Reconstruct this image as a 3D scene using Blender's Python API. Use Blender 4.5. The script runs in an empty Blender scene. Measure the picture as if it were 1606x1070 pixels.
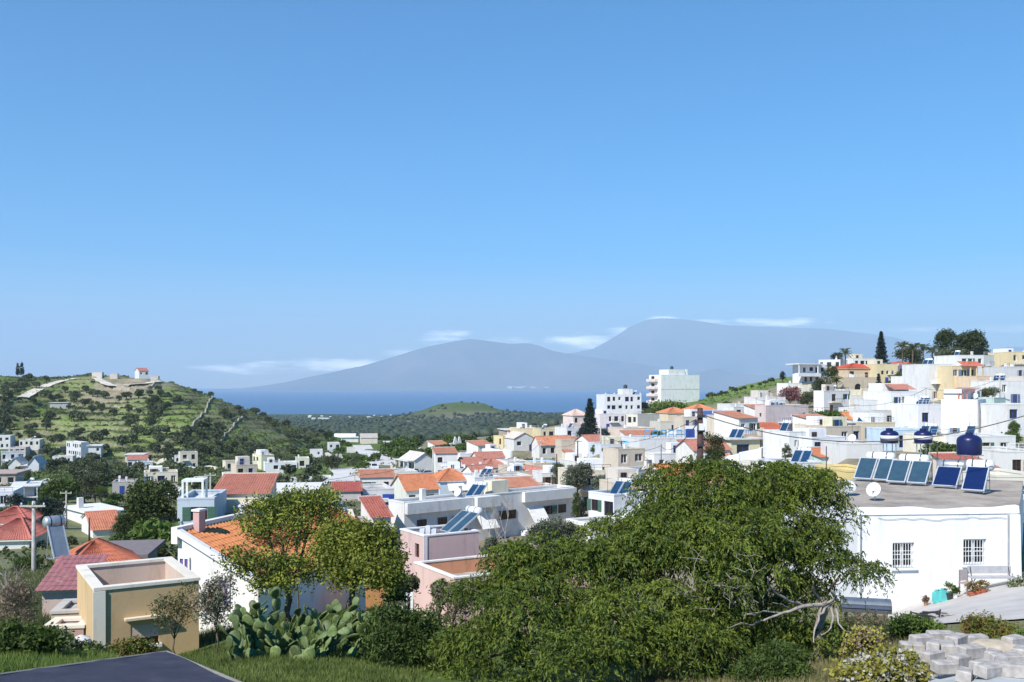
import bpy, math, random
import numpy as np
from mathutils import Vector, Matrix

random.seed(7)
rng = np.random.default_rng(7)
S = bpy.context.scene
COL = S.collection

# ------------------------------------------------------------------ camera
F, CX, HY = 1500.0, 803.0, 605.0          # focal length, centre and eye level, in photograph pixels
cam_d = bpy.data.cameras.new('camera')
cam = bpy.data.objects.new('camera', cam_d)
COL.objects.link(cam)
cam.location = (0, 0, 0)                   # the eye is the origin; the sea lies 100 m lower
cam.rotation_euler = (math.radians(90), 0, 0)
cam_d.sensor_width = 36.0
cam_d.lens = F / 1606 * 36.0
cam_d.shift_y = (HY - 535.0) / 1606
cam_d.clip_start = 0.1
cam_d.clip_end = 200000
S.camera = cam

# ------------------------------------------------------------------ sun, sky, exposure
SUN_EL = math.radians(43)
SUN_H = (-0.62, -0.785)
to_sun = Vector((SUN_H[0] * math.cos(SUN_EL), SUN_H[1] * math.cos(SUN_EL), math.sin(SUN_EL))).normalized()
sun_d = bpy.data.lights.new('sun', 'SUN')
sun_d.energy = 4.6
sun_d.angle = math.radians(0.53)
sun_d.color = (1.0, 0.955, 0.88)
sun = bpy.data.objects.new('sun', sun_d)
sun.rotation_euler = to_sun.to_track_quat('Z', 'Y').to_euler()
COL.objects.link(sun)

W = bpy.data.worlds.new('World')
S.world = W
W.use_nodes = True
wn, wl = W.node_tree.nodes, W.node_tree.links
bg = wn['Background']
bg.inputs['Strength'].default_value = 0.125
sky = wn.new('ShaderNodeTexSky')
sky.sky_type = 'NISHITA'
sky.sun_disc = False
sky.sun_elevation = SUN_EL
sky.sun_rotation = math.atan2(to_sun.x, to_sun.y)
sky.altitude = 200
sky.air_density = 1.0
sky.dust_density = 0.2
sky.ozone_density = 5.0


def wmath(op, a, b=None, c=None):
    n = wn.new('ShaderNodeMath')
    n.operation = op
    for i, v in enumerate((a, b, c)):
        if v is None:
            continue
        if isinstance(v, (int, float)):
            n.inputs[i].default_value = v
        else:
            wl.new(v, n.inputs[i])
    return n.outputs[0]


tc = wn.new('ShaderNodeTexCoord')
sx = wn.new('ShaderNodeSeparateXYZ')
wl.new(tc.outputs['Generated'], sx.inputs[0])
ysafe = wmath('MAXIMUM', sx.outputs['Y'], 0.05)
cu = wmath('DIVIDE', sx.outputs['X'], ysafe)
cv = wmath('DIVIDE', sx.outputs['Z'], ysafe)
cxyz = wn.new('ShaderNodeCombineXYZ')
wl.new(wmath('MULTIPLY', cu, 16.0), cxyz.inputs[0])
wl.new(wmath('MULTIPLY', cv, 90.0), cxyz.inputs[1])
nz = wn.new('ShaderNodeTexNoise')
nz.inputs['Scale'].default_value = 1.0
nz.inputs['Detail'].default_value = 6.0
nz.inputs['Roughness'].default_value = 0.6
wl.new(cxyz.outputs[0], nz.inputs['Vector'])
nzc = wmath('MULTIPLY', wmath('SUBTRACT', nz.outputs['Fac'], 0.5), 3.2)
# low clouds banked up behind the ridges: (u, v, half width, half height) as tangents of the view angles
CLOUDS = [(699, 529, 62, 15, 1.1), (640, 556, 70, 10, .6), (520, 571, 140, 13, 1.0), (400, 578, 120, 12, .8), (905, 535, 75, 16, 1.1), (975, 521, 40, 11, .9),
          (1040, 500, 34, 7, .75), (1215, 504, 105, 9, 1.0), (1120, 506, 60, 7, .6), (800, 534, 60, 7, .7), (1450, 516, 130, 9, .45), (1590, 515, 90, 12, .5)]
tot = None
for (px, py, hw, hh, am) in CLOUDS:
    du = wmath('DIVIDE', wmath('SUBTRACT', cu, (px - CX) / F), hw / F)
    dv = wmath('DIVIDE', wmath('SUBTRACT', cv, (HY - py) / F), hh / F)
    e = wmath('ADD', wmath('MULTIPLY', du, du), wmath('MULTIPLY', dv, dv))
    m = wmath('MULTIPLY', wmath('ADD', wmath('SUBTRACT', 0.75, e), nzc), am)
    tot = m if tot is None else wmath('MAXIMUM', tot, m)
mr = wn.new('ShaderNodeMapRange')
mr.interpolation_type = 'SMOOTHSTEP'
mr.inputs['From Min'].default_value = 0.0
mr.inputs['From Max'].default_value = 1.3
mr.inputs['To Max'].default_value = 0.85
wl.new(tot, mr.inputs['Value'])
mixc = wn.new('ShaderNodeMix')
mixc.data_type = 'RGBA'
wl.new(wmath('MULTIPLY', mr.outputs[0], wmath('GREATER_THAN', sx.outputs['Y'], 0.1)), mixc.inputs[0])
hsv = wn.new('ShaderNodeHueSaturation')
hsv.inputs['Saturation'].default_value = 1.72
hsv.inputs['Hue'].default_value = 0.499
hsv.inputs['Value'].default_value = 1.0
wl.new(sky.outputs[0], hsv.inputs['Color'])
wl.new(hsv.outputs[0], mixc.inputs[6])
mixc.inputs[7].default_value = (34, 34, 34.5, 1)
wl.new(mixc.outputs[2], bg.inputs['Color'])

S.view_settings.view_transform = 'Standard'
S.view_settings.look = 'None'
S.view_settings.exposure = 0.37
S.view_settings.gamma = 1.0
S.view_settings.use_curve_mapping = False
S.render.engine = 'CYCLES'
S.cycles.use_denoising = True
S.cycles.max_bounces = 5
S.cycles.diffuse_bounces = 3
S.cycles.glossy_bounces = 2
S.cycles.transmission_bounces = 2
S.cycles.volume_bounces = 2
S.cycles.transparent_max_bounces = 6
S.cycles.sample_clamp_indirect = 6.0


# ------------------------------------------------------------------ materials
def nmat(name, rough=0.85, spec=0.2):
    m = bpy.data.materials.new(name)
    m.use_nodes = True
    nt = m.node_tree
    b = nt.nodes['Principled BSDF']
    b.inputs['Roughness'].default_value = rough
    b.inputs['Specular IOR Level'].default_value = spec
    return m, nt, b


def tint(c, k):
    return (min(1, c[0] * k), min(1, c[1] * k), min(1, c[2] * k), 1)


def ramp_noise(nt, c_list, scale, detail=5, rough=0.6, coord='Object', stretch=None):
    tcn = nt.nodes.new('ShaderNodeTexCoord')
    v = tcn.outputs[coord]
    if stretch:
        mp = nt.nodes.new('ShaderNodeMapping')
        mp.inputs['Scale'].default_value = stretch
        nt.links.new(v, mp.inputs[0])
        v = mp.outputs[0]
    n = nt.nodes.new('ShaderNodeTexNoise')
    n.inputs['Scale'].default_value = scale
    n.inputs['Detail'].default_value = detail
    n.inputs['Roughness'].default_value = rough
    nt.links.new(v, n.inputs['Vector'])
    r = nt.nodes.new('ShaderNodeValToRGB')
    el = r.color_ramp.elements
    while len(el) < len(c_list):
        el.new(0.5)
    for e, (p, c) in zip(el, c_list):
        e.position = p
        e.color = (c[0], c[1], c[2], 1)
    nt.links.new(n.outputs['Fac'], r.inputs[0])
    return r.outputs[0], n.outputs['Fac'], v


def bump(nt, b, height, strength, dist=0.02):
    bp = nt.nodes.new('ShaderNodeBump')
    bp.inputs['Strength'].default_value = strength
    bp.inputs['Distance'].default_value = dist
    nt.links.new(height, bp.inputs['Height'])
    nt.links.new(bp.outputs[0], b.inputs['Normal'])


def cmul(nt, a, b_, fac=1.0):
    m = nt.nodes.new('ShaderNodeMix')
    m.data_type = 'RGBA'
    m.blend_type = 'MULTIPLY'
    m.inputs[0].default_value = fac
    nt.links.new(a, m.inputs[6])
    nt.links.new(b_, m.inputs[7])
    return m.outputs[2]


_MC = {}


def plaster(c, dirt=0.65):
    key = ('pl', tuple(round(x, 3) for x in c), dirt)
    if key in _MC:
        return _MC[key]
    m, nt, b = nmat('plaster', 0.92, 0.15)
    d = dirt
    base, f1, _ = ramp_noise(nt, [(0.25, tint(c, 1 - .22 * d)), (0.5, tint(c, 0.97)), (0.75, tint(c, 1.03))], 0.45, 6, 0.65)
    st, f2, _ = ramp_noise(nt, [(0.30, (1 - .38 * d, 1 - .40 * d, 1 - .44 * d)), (0.47, (1, 1, 1)), (1.0, (1, 1, 1))], 1.0, 5, 0.7, 'Object', (1.3, 1.3, 0.30))
    nt.links.new(cmul(nt, base, st), b.inputs['Base Color'])
    fine, f3, _ = ramp_noise(nt, [(0, (0, 0, 0)), (1, (1, 1, 1))], 9, 4)
    bump(nt, b, f3, 0.25, 0.02)
    _MC[key] = m
    return m


def plain(name, c, rough=0.6, metal=0.0, spec=0.3, var=0.15, scale=3.0):
    key = (name, tuple(c))
    if key in _MC:
        return _MC[key]
    m, nt, b = nmat(name, rough, spec)
    b.inputs['Metallic'].default_value = metal
    o, f, _ = ramp_noise(nt, [(0.3, tint(c, 1 - var)), (0.7, tint(c, 1 + var))], scale, 5)
    nt.links.new(o, b.inputs['Base Color'])
    _MC[key] = m
    return m


def tile_mat(c):
    key = ('tile', tuple(c))
    if key in _MC:
        return _MC[key]
    m, nt, b = nmat('roof_tile', 0.85, 0.15)
    a, f, _ = ramp_noise(nt, [(0.3, tint(c, 0.72)), (0.5, tint(c, 1.0)), (0.72, tint(c, 1.18))], 4.0, 6, 0.75)
    st, f2, _ = ramp_noise(nt, [(0.30, (0.55, 0.55, 0.53)), (0.52, (1, 1, 1)), (0.75, (1.0, .93, .86))], 0.9, 8, 0.8)
    nt.links.new(cmul(nt, a, st), b.inputs['Base Color'])
    _MC[key] = m
    return m


def leaf_mat(name, c_dark, c_light, scale=1.2, trans=0.25, rand=True):
    if name in _MC:
        return _MC[name]
    m, nt, b = nmat(name, 0.6, 0.25)
    a, f, _ = ramp_noise(nt, [(0.3, c_dark), (0.7, c_light)], scale, 4, 0.7)
    col = a
    if rand:
        oi = nt.nodes.new('ShaderNodeObjectInfo')
        hs = nt.nodes.new('ShaderNodeHueSaturation')
        mm = nt.nodes.new('ShaderNodeMapRange')
        mm.inputs['To Min'].default_value = 0.7
        mm.inputs['To Max'].default_value = 1.3
        nt.links.new(oi.outputs['Random'], mm.inputs['Value'])
        nt.links.new(mm.outputs[0], hs.inputs['Value'])
        nt.links.new(a, hs.inputs['Color'])
        col = hs.outputs[0]
    nt.links.new(col, b.inputs['Base Color'])
    tr = nt.nodes.new('ShaderNodeBsdfTranslucent')
    nt.links.new(col, tr.inputs['Color'])
    mx = nt.nodes.new('ShaderNodeMixShader')
    mx.inputs[0].default_value = trans
    nt.links.new(b.outputs[0], mx.inputs[1])
    nt.links.new(tr.outputs[0], mx.inputs[2])
    nt.links.new(mx.outputs[0], nt.nodes['Material Output'].inputs['Surface'])
    _MC[name] = m
    return m


WHITE = (0.80, 0.795, 0.775)
CREAM = (0.72, 0.66, 0.50)
YEL = (0.70, 0.58, 0.33)
PINK = (0.66, 0.47, 0.41)
PALEPINK = (0.72, 0.60, 0.56)
BEIGE = (0.58, 0.50, 0.38)
GREY = (0.5, 0.5, 0.48)
PBLUE = (0.55, 0.66, 0.74)
STONE = (0.42, 0.34, 0.25)
PGREEN = (0.55, 0.64, 0.56)
ORANGE = (0.55, 0.21, 0.105)
RED = (0.42, 0.135, 0.10)
DULLRED = (0.46, 0.2, 0.15)

M_glass = plain('window_glass', (0.018, 0.022, 0.028), 0.12, 0, 0.5, 0.3, 1.0)
M_dark = plain('dark_void', (0.02, 0.018, 0.016), 0.9)
M_wframe = plain('white_paint', (0.78, 0.78, 0.76), 0.5)
M_bframe = plain('blue_paint', (0.03, 0.07, 0.32), 0.5)
M_brframe = plain('brown_paint', (0.10, 0.045, 0.025), 0.6)
M_metal = plain('galvanised_metal', (0.5, 0.52, 0.54), 0.4, 0.7)
M_dmetal = plain('dark_metal', (0.06, 0.06, 0.065), 0.5, 0.4)
M_conc = plain('concrete', (0.42, 0.40, 0.36), 0.9, 0, 0.1, 0.25, 2.5)
M_roofcem = plain('cement_roof', (0.40, 0.37, 0.33), 0.95, 0, 0.1, 0.35, 0.9)
M_roofwhite = plain('white_roof', (0.62, 0.60, 0.56), 0.95, 0, 0.1, 0.25, 0.9)
M_bark = plain('bark', (0.13, 0.10, 0.075), 0.95, 0, 0.1, 0.35, 8)
M_deadwood = plain('dead_wood', (0.33, 0.29, 0.25), 0.9, 0, 0.1, 0.3, 10)
M_coll = plain('collector_glass', (0.015, 0.05, 0.11), 0.18, 0, 0.5, 0.2, 1.0)
M_tank_w = plain('white_tank', (0.72, 0.73, 0.74), 0.35, 0.1)
M_tank_b = plain('blue_tank', (0.010, 0.014, 0.075), 0.35, 0.0, 0.4)
M_cloth = plain('awning_cloth', (0.78, 0.76, 0.70), 0.9)
M_blue = plain('bright_blue_paint', (0.10, 0.36, 0.62), 0.6)


# ------------------------------------------------------------------ mesh building
class MB:
    def __init__(self):
        self.v, self.f = [], []

    def poly(self, pts):
        i = len(self.v)
        self.v += [tuple(p) for p in pts]
        self.f.append(tuple(range(i, i + len(pts))))

    def box(self, x0, x1, y0, y1, z0, z1):
        i = len(self.v)
        self.v += [(x0, y0, z0), (x1, y0, z0), (x1, y1, z0), (x0, y1, z0), (x0, y0, z1), (x1, y0, z1), (x1, y1, z1), (x0, y1, z1)]
        self.f += [tuple(i + k for k in q) for q in ((0, 3, 2, 1), (4, 5, 6, 7), (0, 1, 5, 4), (1, 2, 6, 5), (2, 3, 7, 6), (3, 0, 4, 7))]
        return self

    def hexa(self, pts):
        i = len(self.v)
        self.v += [tuple(p) for p in pts]
        self.f += [tuple(i + k for k in q) for q in ((0, 3, 2, 1), (4, 5, 6, 7), (0, 1, 5, 4), (1, 2, 6, 5), (2, 3, 7, 6), (3, 0, 4, 7))]
        return self

    def tube(self, pts, rads, n=6, cap=True):
        rings = []
        pts = [Vector(p) for p in pts]
        for k, p in enumerate(pts):
            d = (pts[min(k + 1, len(pts) - 1)] - pts[max(k - 1, 0)]).normalized()
            a = d.orthogonal().normalized() if k == 0 else (a - d * a.dot(d)).normalized()
            b = d.cross(a)
            i = len(self.v)
            r = rads[k] if isinstance(rads, (list, tuple)) else rads
            for q in range(n):
                t = 2 * math.pi * q / n
                self.v.append(tuple(p + (a * math.cos(t) + b * math.sin(t)) * r))
            rings.append(i)
        for k in range(len(rings) - 1):
            for q in range(n):
                self.f.append((rings[k] + q, rings[k] + (q + 1) % n, rings[k + 1] + (q + 1) % n, rings[k + 1] + q))
        if cap:
            self.f.append(tuple(rings[0] + q for q in reversed(range(n))))
            self.f.append(tuple(rings[-1] + q for q in range(n)))
        return self

    def lathe(self, prof, n=12, axis='z', o=(0, 0, 0)):
        rings = []
        for (r, h) in prof:
            i = len(self.v)
            for q in range(n):
                t = 2 * math.pi * q / n
                x, y = r * math.cos(t), r * math.sin(t)
                p = (x, y, h) if axis == 'z' else ((h, x, y) if axis == 'x' else (x, h, y))
                self.v.append((p[0] + o[0], p[1] + o[1], p[2] + o[2]))
            rings.append(i)
        for k in range(len(rings) - 1):
            for q in range(n):
                self.f.append((rings[k] + q, rings[k] + (q + 1) % n, rings[k + 1] + (q + 1) % n, rings[k + 1] + q))
        self.f.append(tuple(rings[0] + q for q in reversed(range(n))))
        self.f.append(tuple(rings[-1] + q for q in range(n)))
        return self

    def mesh(self, name, mat, smooth=False):
        me = bpy.data.meshes.new(name)
        me.from_pydata(self.v, [], self.f)
        me.materials.append(mat)
        if smooth:
            me.polygons.foreach_set('use_smooth', [True] * len(me.polygons))
        me.update()
        return me

    def build(self, name, mat, parent=None, smooth=False):
        o = bpy.data.objects.new(name, self.mesh(name, mat, smooth))
        COL.objects.link(o)
        if parent is not None:
            o.parent = parent
        return o


def arrmesh(name, V, Q, mats, midx=None, smooth=False):
    me = bpy.data.meshes.new(name)
    V = np.asarray(V, dtype=np.float32)
    Q = np.asarray(Q, dtype=np.int32)
    k = Q.shape[1]
    me.vertices.add(len(V))
    me.vertices.foreach_set('co', V.ravel())
    me.loops.add(Q.size)
    me.loops.foreach_set('vertex_index', Q.ravel())
    me.polygons.add(len(Q))
    me.polygons.foreach_set('loop_start', np.arange(0, Q.size, k, dtype=np.int32))
    me.polygons.foreach_set('loop_total', np.full(len(Q), k, dtype=np.int32))
    for m in mats:
        me.materials.append(m)
    if midx is not None:
        me.polygons.foreach_set('material_index', np.asarray(midx, dtype=np.int32))
    if smooth:
        me.polygons.foreach_set('use_smooth', np.ones(len(Q), dtype=bool))
    me.update(calc_edges=True)
    me.validate()
    return me


def link(name, me, parent=None, loc=None):
    o = bpy.data.objects.new(name, me)
    COL.objects.link(o)
    if parent is not None:
        o.parent = parent
    if loc is not None:
        o.location = loc
    return o


def tag(o, label, cat=None, group=None, kind=None):
    if label:
        o['label'] = label
    if cat:
        o['category'] = cat
    if group:
        o['group'] = group
    if kind:
        o['kind'] = kind
    return o


def empty(name, loc, rz=0.0):
    o = bpy.data.objects.new(name, None)
    o.empty_display_size = 0.3
    o.location = loc
    o.rotation_euler = (0, 0, rz)
    COL.objects.link(o)
    return o


def at(px, py, D):
    return Vector(((px - CX) / F * D, D, (HY - py) / F * D))
# ------------------------------------------------------------------ the village, house by house
# (left edge, near corner, right edge, top y, base y, distance m, angle of the right face, roof, wall colour, windows, label, options)
# left/right edges are photograph pixels; a negative one is a length in metres
HOUSES = [
 # --- middle of the village, from the near end down the valley
 (618, 634, 900, 788, 872, 100, 40, 'p', WHITE, '', 'long two-storey white house with projecting parapets and cloth awnings, below the orange roofs', {'k': 'long'}),
 (614, 637, 688, 769, 797, 146, 26, 'g', (.66, .68, .60), 'R1', 'white house with plain bright orange gabled roof left of its orange-roofed twin', {'tile': ORANGE, 'rise': 2.0}),
 (-8, 690, 742, 755, 792, 160, 20, 'h', PBLUE, '', 'pale blue house with bright orange hipped roof and white awning', {'tile': ORANGE, 'k': 'awning', 'rise': 1.7}),
 (-8, 745, 786, 749, 792, 158, 24, 'p', WHITE, 'R2', 'plain white flat-roofed block right of the pale blue house', {}),
 (-9, 578, 624, 743, 775, 188, 12, 'p', (.62, .52, .42), 'R1', 'beige flat-roofed house beside the winding road end', {}),
 (-8, 569, 618, 768, 806, 138, 18, 'p', WHITE, 'R2', 'low white terraced house with blue band in front of the beige house', {'k': 'blueband'}),
 (566, 585, 613, 812, 836, 94, 24, 's', WHITE, '', 'small white house with sloping dark red roof beside the long white house', {'tile': RED, 'rise': 1.5}),
 (628, 650, 681, 722, 741, 226, 30, 'gy', WHITE, 'L2', 'white gabled house with pillared porch beside the utility pole', {'tile': (.62, .55, .5), 'rise': 1.6, 'k': 'porch'}),
 (-8, 622, 655, 740, 760, 206, 20, 'p', WHITE, 'R1', 'small white flat house below the gabled house with porch', {}),
 (690, 702, 722, 697, 712, 300, 30, 'p', WHITE, 'R2', 'white chapel with twin pointed bell gables above the dark shrubs', {'k': 'chapel'}),
 (-7, 786, 836, 748, 776, 168, 22, 'p', WHITE, 'R3', 'white house with long dark balcony opening left of the red tiled roofs', {'k': 'balcony'}),
 (-6, 786, 884, 768, 796, 146, 26, 'p', (.74, .70, .62), 'R4', 'low cream terrace with a row of dark openings behind the long white house', {}),
 (774, 789, 805, 684, 712, 262, 36, 'p', YEL, 'L1', 'pale yellow flat house at the left end of the ridge row', {}),
 (-8, 806, 838, 688, 710, 256, 22, 'gy', WHITE, 'R2', 'white gabled house between the pale yellow house and the orange roof', {'tile': (.66, .55, .48), 'rise': 1.5}),
 (834, 846, 899, 698, 722, 240, 26, 'g', WHITE, 'R3', 'white house with long orange tiled roof and arched windows', {'tile': (.62, .27, .16), 'rise': 2.0}),
 (-9, 812, 846, 672, 690, 292, 16, 'p', (.66, .56, .38), 'R2', 'cream house with two dark arched windows behind the ridge row', {'arch': 1}),
 (-9, 848, 882, 673, 692, 286, 16, 'p', (.62, .54, .36), 'R2', 'ochre house with small dark window behind the long orange roof', {}),
 (-9, 794, 813, 675, 692, 300, 16, 'f', (.42, .34, .28), '', 'brown house with overhanging flat roof left of the cream house', {}),
 (-8, 899, 924, 652, 676, 318, 22, 'h', PALEPINK, 'R1', 'pale pink house with low hipped roof left of the tall dark conifer', {'tile': (.66, .5, .42), 'rise': 2.0}),
 (-7, 889, 911, 671, 700, 258, 25, 'p', WHITE, 'R1', 'narrow white cube house left of the round dark tree', {}),
 (-7, 798, 829, 724, 750, 212, 25, 'p', (.74, .73, .70), 'R2', 'pale grey house with two dark windows beside a dull red roof', {}),
 (-7, 762, 797, 733, 752, 212, 20, 'h', (.70, .62, .55), 'R1', 'low house with dull red hipped roof below the white curved wall', {'tile': DULLRED, 'rise': 1.6}),
 (-8, 836, 868, 752, 768, 186, 24, 'gy', (.68, .50, .40), 'R1', 'house with dusty pink tiled roof and gable front', {'tile': DULLRED, 'rise': 2.1}),
 (-6, 838, 874, 727, 742, 214, 20, 'f', WHITE, '', 'low white house with pale blue sheet roof below the arched windows', {'roofcol': (.42, .55, .66)}),
 (-8, 902, 950, 724, 742, 188, 20, 'p', WHITE, 'R2', 'low white flat house half hidden by the silvery trees', {}),
 (923, 963, 1012, 776, 830, 98, 36, 'p', WHITE, 'L2', 'white flat-roofed house with two square windows and framed balcony', {'k': 'frames'}),
 (-4, 925, 992, 822, 858, 90, 30, 'p', WHITE, 'R1', 'white lower terrace block in front of the house with framed balcony', {}),
 (968, 1001, 1040, 737, 775, 128, 42, 'p', WHITE, '', 'plain white house with blue-shaded front left of the rust orange roof', {}),
 (-9, 1003, 1108, 688, 712, 166, 14, 'p', WHITE, '', 'wide white parapet house with blue furniture on its terrace', {'k': 'blue'}),
 (985, 995, 1006, 692, 724, 170, 36, 'p', (.25, .55, .75), '', 'narrow bright blue stair tower beside the wide white terrace', {}),
 (1014, 1026, 1091, 712, 742, 146, 22, 'p', (.78, .77, .76), 'R2', 'white house with two dark windows below the blue terrace', {'wins': [('R', .18, .45, .9, 1.4), ('R', .62, .42, .9, 1.6)]}),
 (-6, 1046, 1096, 752, 782, 108, 16, 'g', CREAM, '', 'small house with rust orange tiled roof above the big tree', {'tile': (.55, .2, .06), 'rise': 1.4}),
 (1018, 1037, 1097, 588, 634, 390, 22, 'p', (.76, .77, .74), '', 'tall pale apartment block with stacked balconies on the skyline', {'k': 'tower'}),
 (-10, 949, 1006, 619, 652, 326, 12, 'p', WHITE, 'R3', 'big white cubic house with small square windows left of the tall block', {'k': 'penthouse'}),
 (-9, 941, 981, 649, 676, 284, 16, 'p', (.74, .68, .68), 'R1', 'pinkish white house right of the tall dark conifer', {}),
 (982, 1000, 1034, 650, 676, 262, 36, 'p', (.68, .65, .56), 'L1', 'grey-fronted house with lit balcony below the big cubic house', {}),
 (-8, 978, 1028, 672, 692, 228, 22, 'p', (.66, .56, .47), 'R2', 'beige house above the blue stair tower', {}),
 (-8, 942, 1000, 697, 718, 196, 14, 'p', (.62, .64, .68), 'R3', 'low pale grey house with dark flat roof beside the conifer', {'roofcol': (.2, .2, .2)}),
 (-8, 1048, 1083, 648, 668, 284, 16, 'h', (.70, .58, .42), 'R2', 'villa with orange hipped roof and pillared porch below the tall block', {'tile': (.58, .24, .13), 'rise': 1.6}),
 (-8, 1088, 1124, 644, 664, 282, 16, 'h', PALEPINK, 'R2', 'pink house with orange hipped roof right of the utility pole', {'tile': (.58, .24, .13), 'rise': 1.8}),
 (-7, 1036, 1076, 662, 684, 236, 14, 'p', (.62, .58, .5), 'R2', 'dull beige house with dark openings below the pillared villa', {}),
 (-8, 1118, 1164, 660, 692, 206, 18, 's', WHITE, '', 'white house with broad blue sheet roof', {'roofcol': (.09, .16, .38), 'rise': 1.9}),
 (-6, 1148, 1176, 676, 700, 176, 14, 's', WHITE, '', 'small house with stepped dull red tiled roof below the blue sheet roof', {'tile': (.5, .2, .15), 'rise': 2.2}),
 (1132, 1146, 1192, 690, 722, 142, 20, 'f', (.70, .64, .44), '', 'cream house with overhanging slab and large blue window', {'wins': [('R', .42, .55, 2.2, 1.3)], 'wm': 'blue'}),
 (-5, 1193, 1228, 684, 716, 144, 16, 'p', STONE, 'R2', 'small brown stone house with narrow openings right of the cream house', {}),
 (1184, 1201, 1268, 636, 690, 184, 24, 'p', (.62, .52, .50), '', 'large dusky pink block with blank front wall and few small windows', {'wins': [('R', .84, .72, .5, .5), ('R', .90, .74, .5, .5), ('R', .84, .40, .5, .5), ('R', .90, .42, .5, .5), ('L', .5, .72, .6, .7)]}),
 (-6, 1208, 1242, 678, 700, 158, 14, 's', (.6, .48, .36), 'R1', 'house with flat red tiled roof under the dusky pink block', {'tile': (.5, .15, .09), 'rise': 1.3}),
 (-8, 1192, 1232, 623, 650, 228, 14, 'p', (.74, .68, .66), 'R3', 'white house with purple flowers over its roof terrace', {}),
 (-8, 1146, 1178, 634, 655, 256, 14, 'p', WHITE, 'R1', 'white flat house above the blue sheet roof', {}),
 (-6, 1238, 1273, 677, 724, 128, 20, 'p', WHITE, '', 'white house with two tiny slit windows left of the glazed balcony', {'wins': [('R', .3, .62, .35, .8), ('R', .62, .62, .35, .8), ('R', .3, .2, .5, .6), ('R', .7, .2, .5, .6)]}),
 (-6, 1274, 1326, 686, 720, 126, 20, 'p', (.72, .74, .76), '', 'white-framed glazed balcony house beside the slit windows', {'wins': [('R', .17, .62, 1.1, 1.2), ('R', .5, .62, 1.1, 1.2), ('R', .83, .62, 1.1, 1.2)]}),
 (-5, 1288, 1326, 718, 742, 112, 14, 's', PGREEN, '', 'pale green house with small orange lean-to roof', {'tile': (.55, .2, .1), 'rise': .8}),
 (-6, 1236, 1290, 726, 752, 104, 18, 'p', WHITE, 'R2', 'white flat roof with solar heater just behind the big tree', {}),
 (1277, 1292, 1332, 613, 650, 218, 30, 'p', (.76, .76, .77), '', 'white block with bright left side below the dark hillside tree', {}),
 (-8, 1333, 1364, 620, 650, 222, 16, 'p', WHITE, 'R2', 'white house with small dark balcony right of the white block', {}),
 (1243, 1258, 1296, 572, 604, 288, 22, 'p', (.75, .75, .77), 'R2', 'modern white house with long balcony slabs at the left end of the hilltop', {'k': 'slabs'}),
 (-6, 1236, 1258, 601, 620, 276, 16, 'p', WHITE, '', 'small white box house below the modern balcony house', {}),
 (1284, 1318, 1330, 564, 592, 298, 52, 'p', WHITE, 'L1', 'white cube house with one small window left of the red-roofed villa', {}),
 (-9, 1330, 1376, 578, 596, 264, 12, 'h', (.62, .48, .32), 'R2', 'villa with shiny red hipped roof and dark veranda on the hilltop', {'tile': (.52, .10, .06), 'rise': 1.5}),
 (-8, 1376, 1408, 571, 604, 262, 12, 'p', (.68, .58, .36), '', 'yellow block with three small arched windows beside the red-roofed villa', {'wins': [('R', .25, .60, .8, 1.1), ('R', .5, .60, .8, 1.1), ('R', .75, .60, .8, 1.1)], 'arch': 1}),
 (-4, 1322, 1378, 592, 620, 254, 12, 'p', (.56, .48, .36), '', 'stone terrace with two big dark arches under the red-roofed villa', {'wins': [('R', .42, .42, 1.9, 2.2), ('R', .78, .42, 1.9, 2.2)], 'arch': 1}),
 (-8, 1338, 1374, 562, 580, 300, 12, 'p', WHITE, 'R2', 'long low white house behind the red-roofed villa', {}),
 (-7, 1408, 1422, 574, 596, 268, 14, 'p', (.22, .22, .30), '', 'dark slate grey building right of the yellow block', {}),
 (-8, 1408, 1440, 573, 590, 284, 14, 'h', (.6, .42, .32), 'R1', 'low house with red roof under the palm trees', {'tile': (.5, .14, .09), 'rise': 1.3}),
 (-9, 1398, 1446, 614, 656, 184, 14, 'p', (.80, .79, .79), '', 'white house with row of tall windows and dull red roof terrace', {'wins': [('R', .18, .66, .7, 1.3), ('R', .4, .66, .7, 1.5), ('R', .62, .66, .7, 1.5), ('R', .9, .66, .8, 1.6), ('R', .25, .3, .7, 1.0), ('R', .5, .3, .6, .9)], 'k': 'redtop'}),
 (-7, 1374, 1400, 627, 656, 188, 14, 'p', WHITE, 'R1', 'white side block left of the row of tall windows', {}),
 (1476, 1533, 1558, 627, 712, 146, 56, 'p', (.80, .80, .81), '', 'tall white house with a blank bright side and a blue glass strip', {'wins': [('L', .62, .42, .7, .8), ('L', .72, .08, .9, 1.0), ('L', .20, .06, .9, 1.0)], 'k': 'bigwhite'}),
 (-6, 1559, 1577, 624, 712, 152, 34, 'p', (.48, .60, .56), '', 'narrow pale green wing attached right of the tall white house', {}),
 (-9, 1457, 1493, 571, 632, 204, 14, 'p', WHITE, '', 'tall white house with oval recess left of the yellow house', {'wins': [('R', .72, .66, 1.6, 1.1), ('R', .3, .2, 1.0, 1.6)]}),
 (-8, 1493, 1532, 574, 622, 200, 14, 'p', (.68, .56, .36), 'R2', 'yellow house with red tiled pergola roof below the hilltop trees', {'k': 'pergola'}),
 (-7, 1532, 1566, 590, 616, 194, 14, 'p', (.70, .54, .38), 'R2', 'apricot terrace with lower red awning roof beside the yellow house', {'k': 'pergola2'}),
 (-9, 1505, 1543, 557, 590, 226, 14, 'p', WHITE, 'R2', 'white top-floor house under the spreading hilltop tree', {}),
 (-8, 1543, 1559, 557, 590, 230, 20, 'p', (.55, .57, .54), '', 'grey-green wall block right of the white top-floor house', {}),
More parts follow.
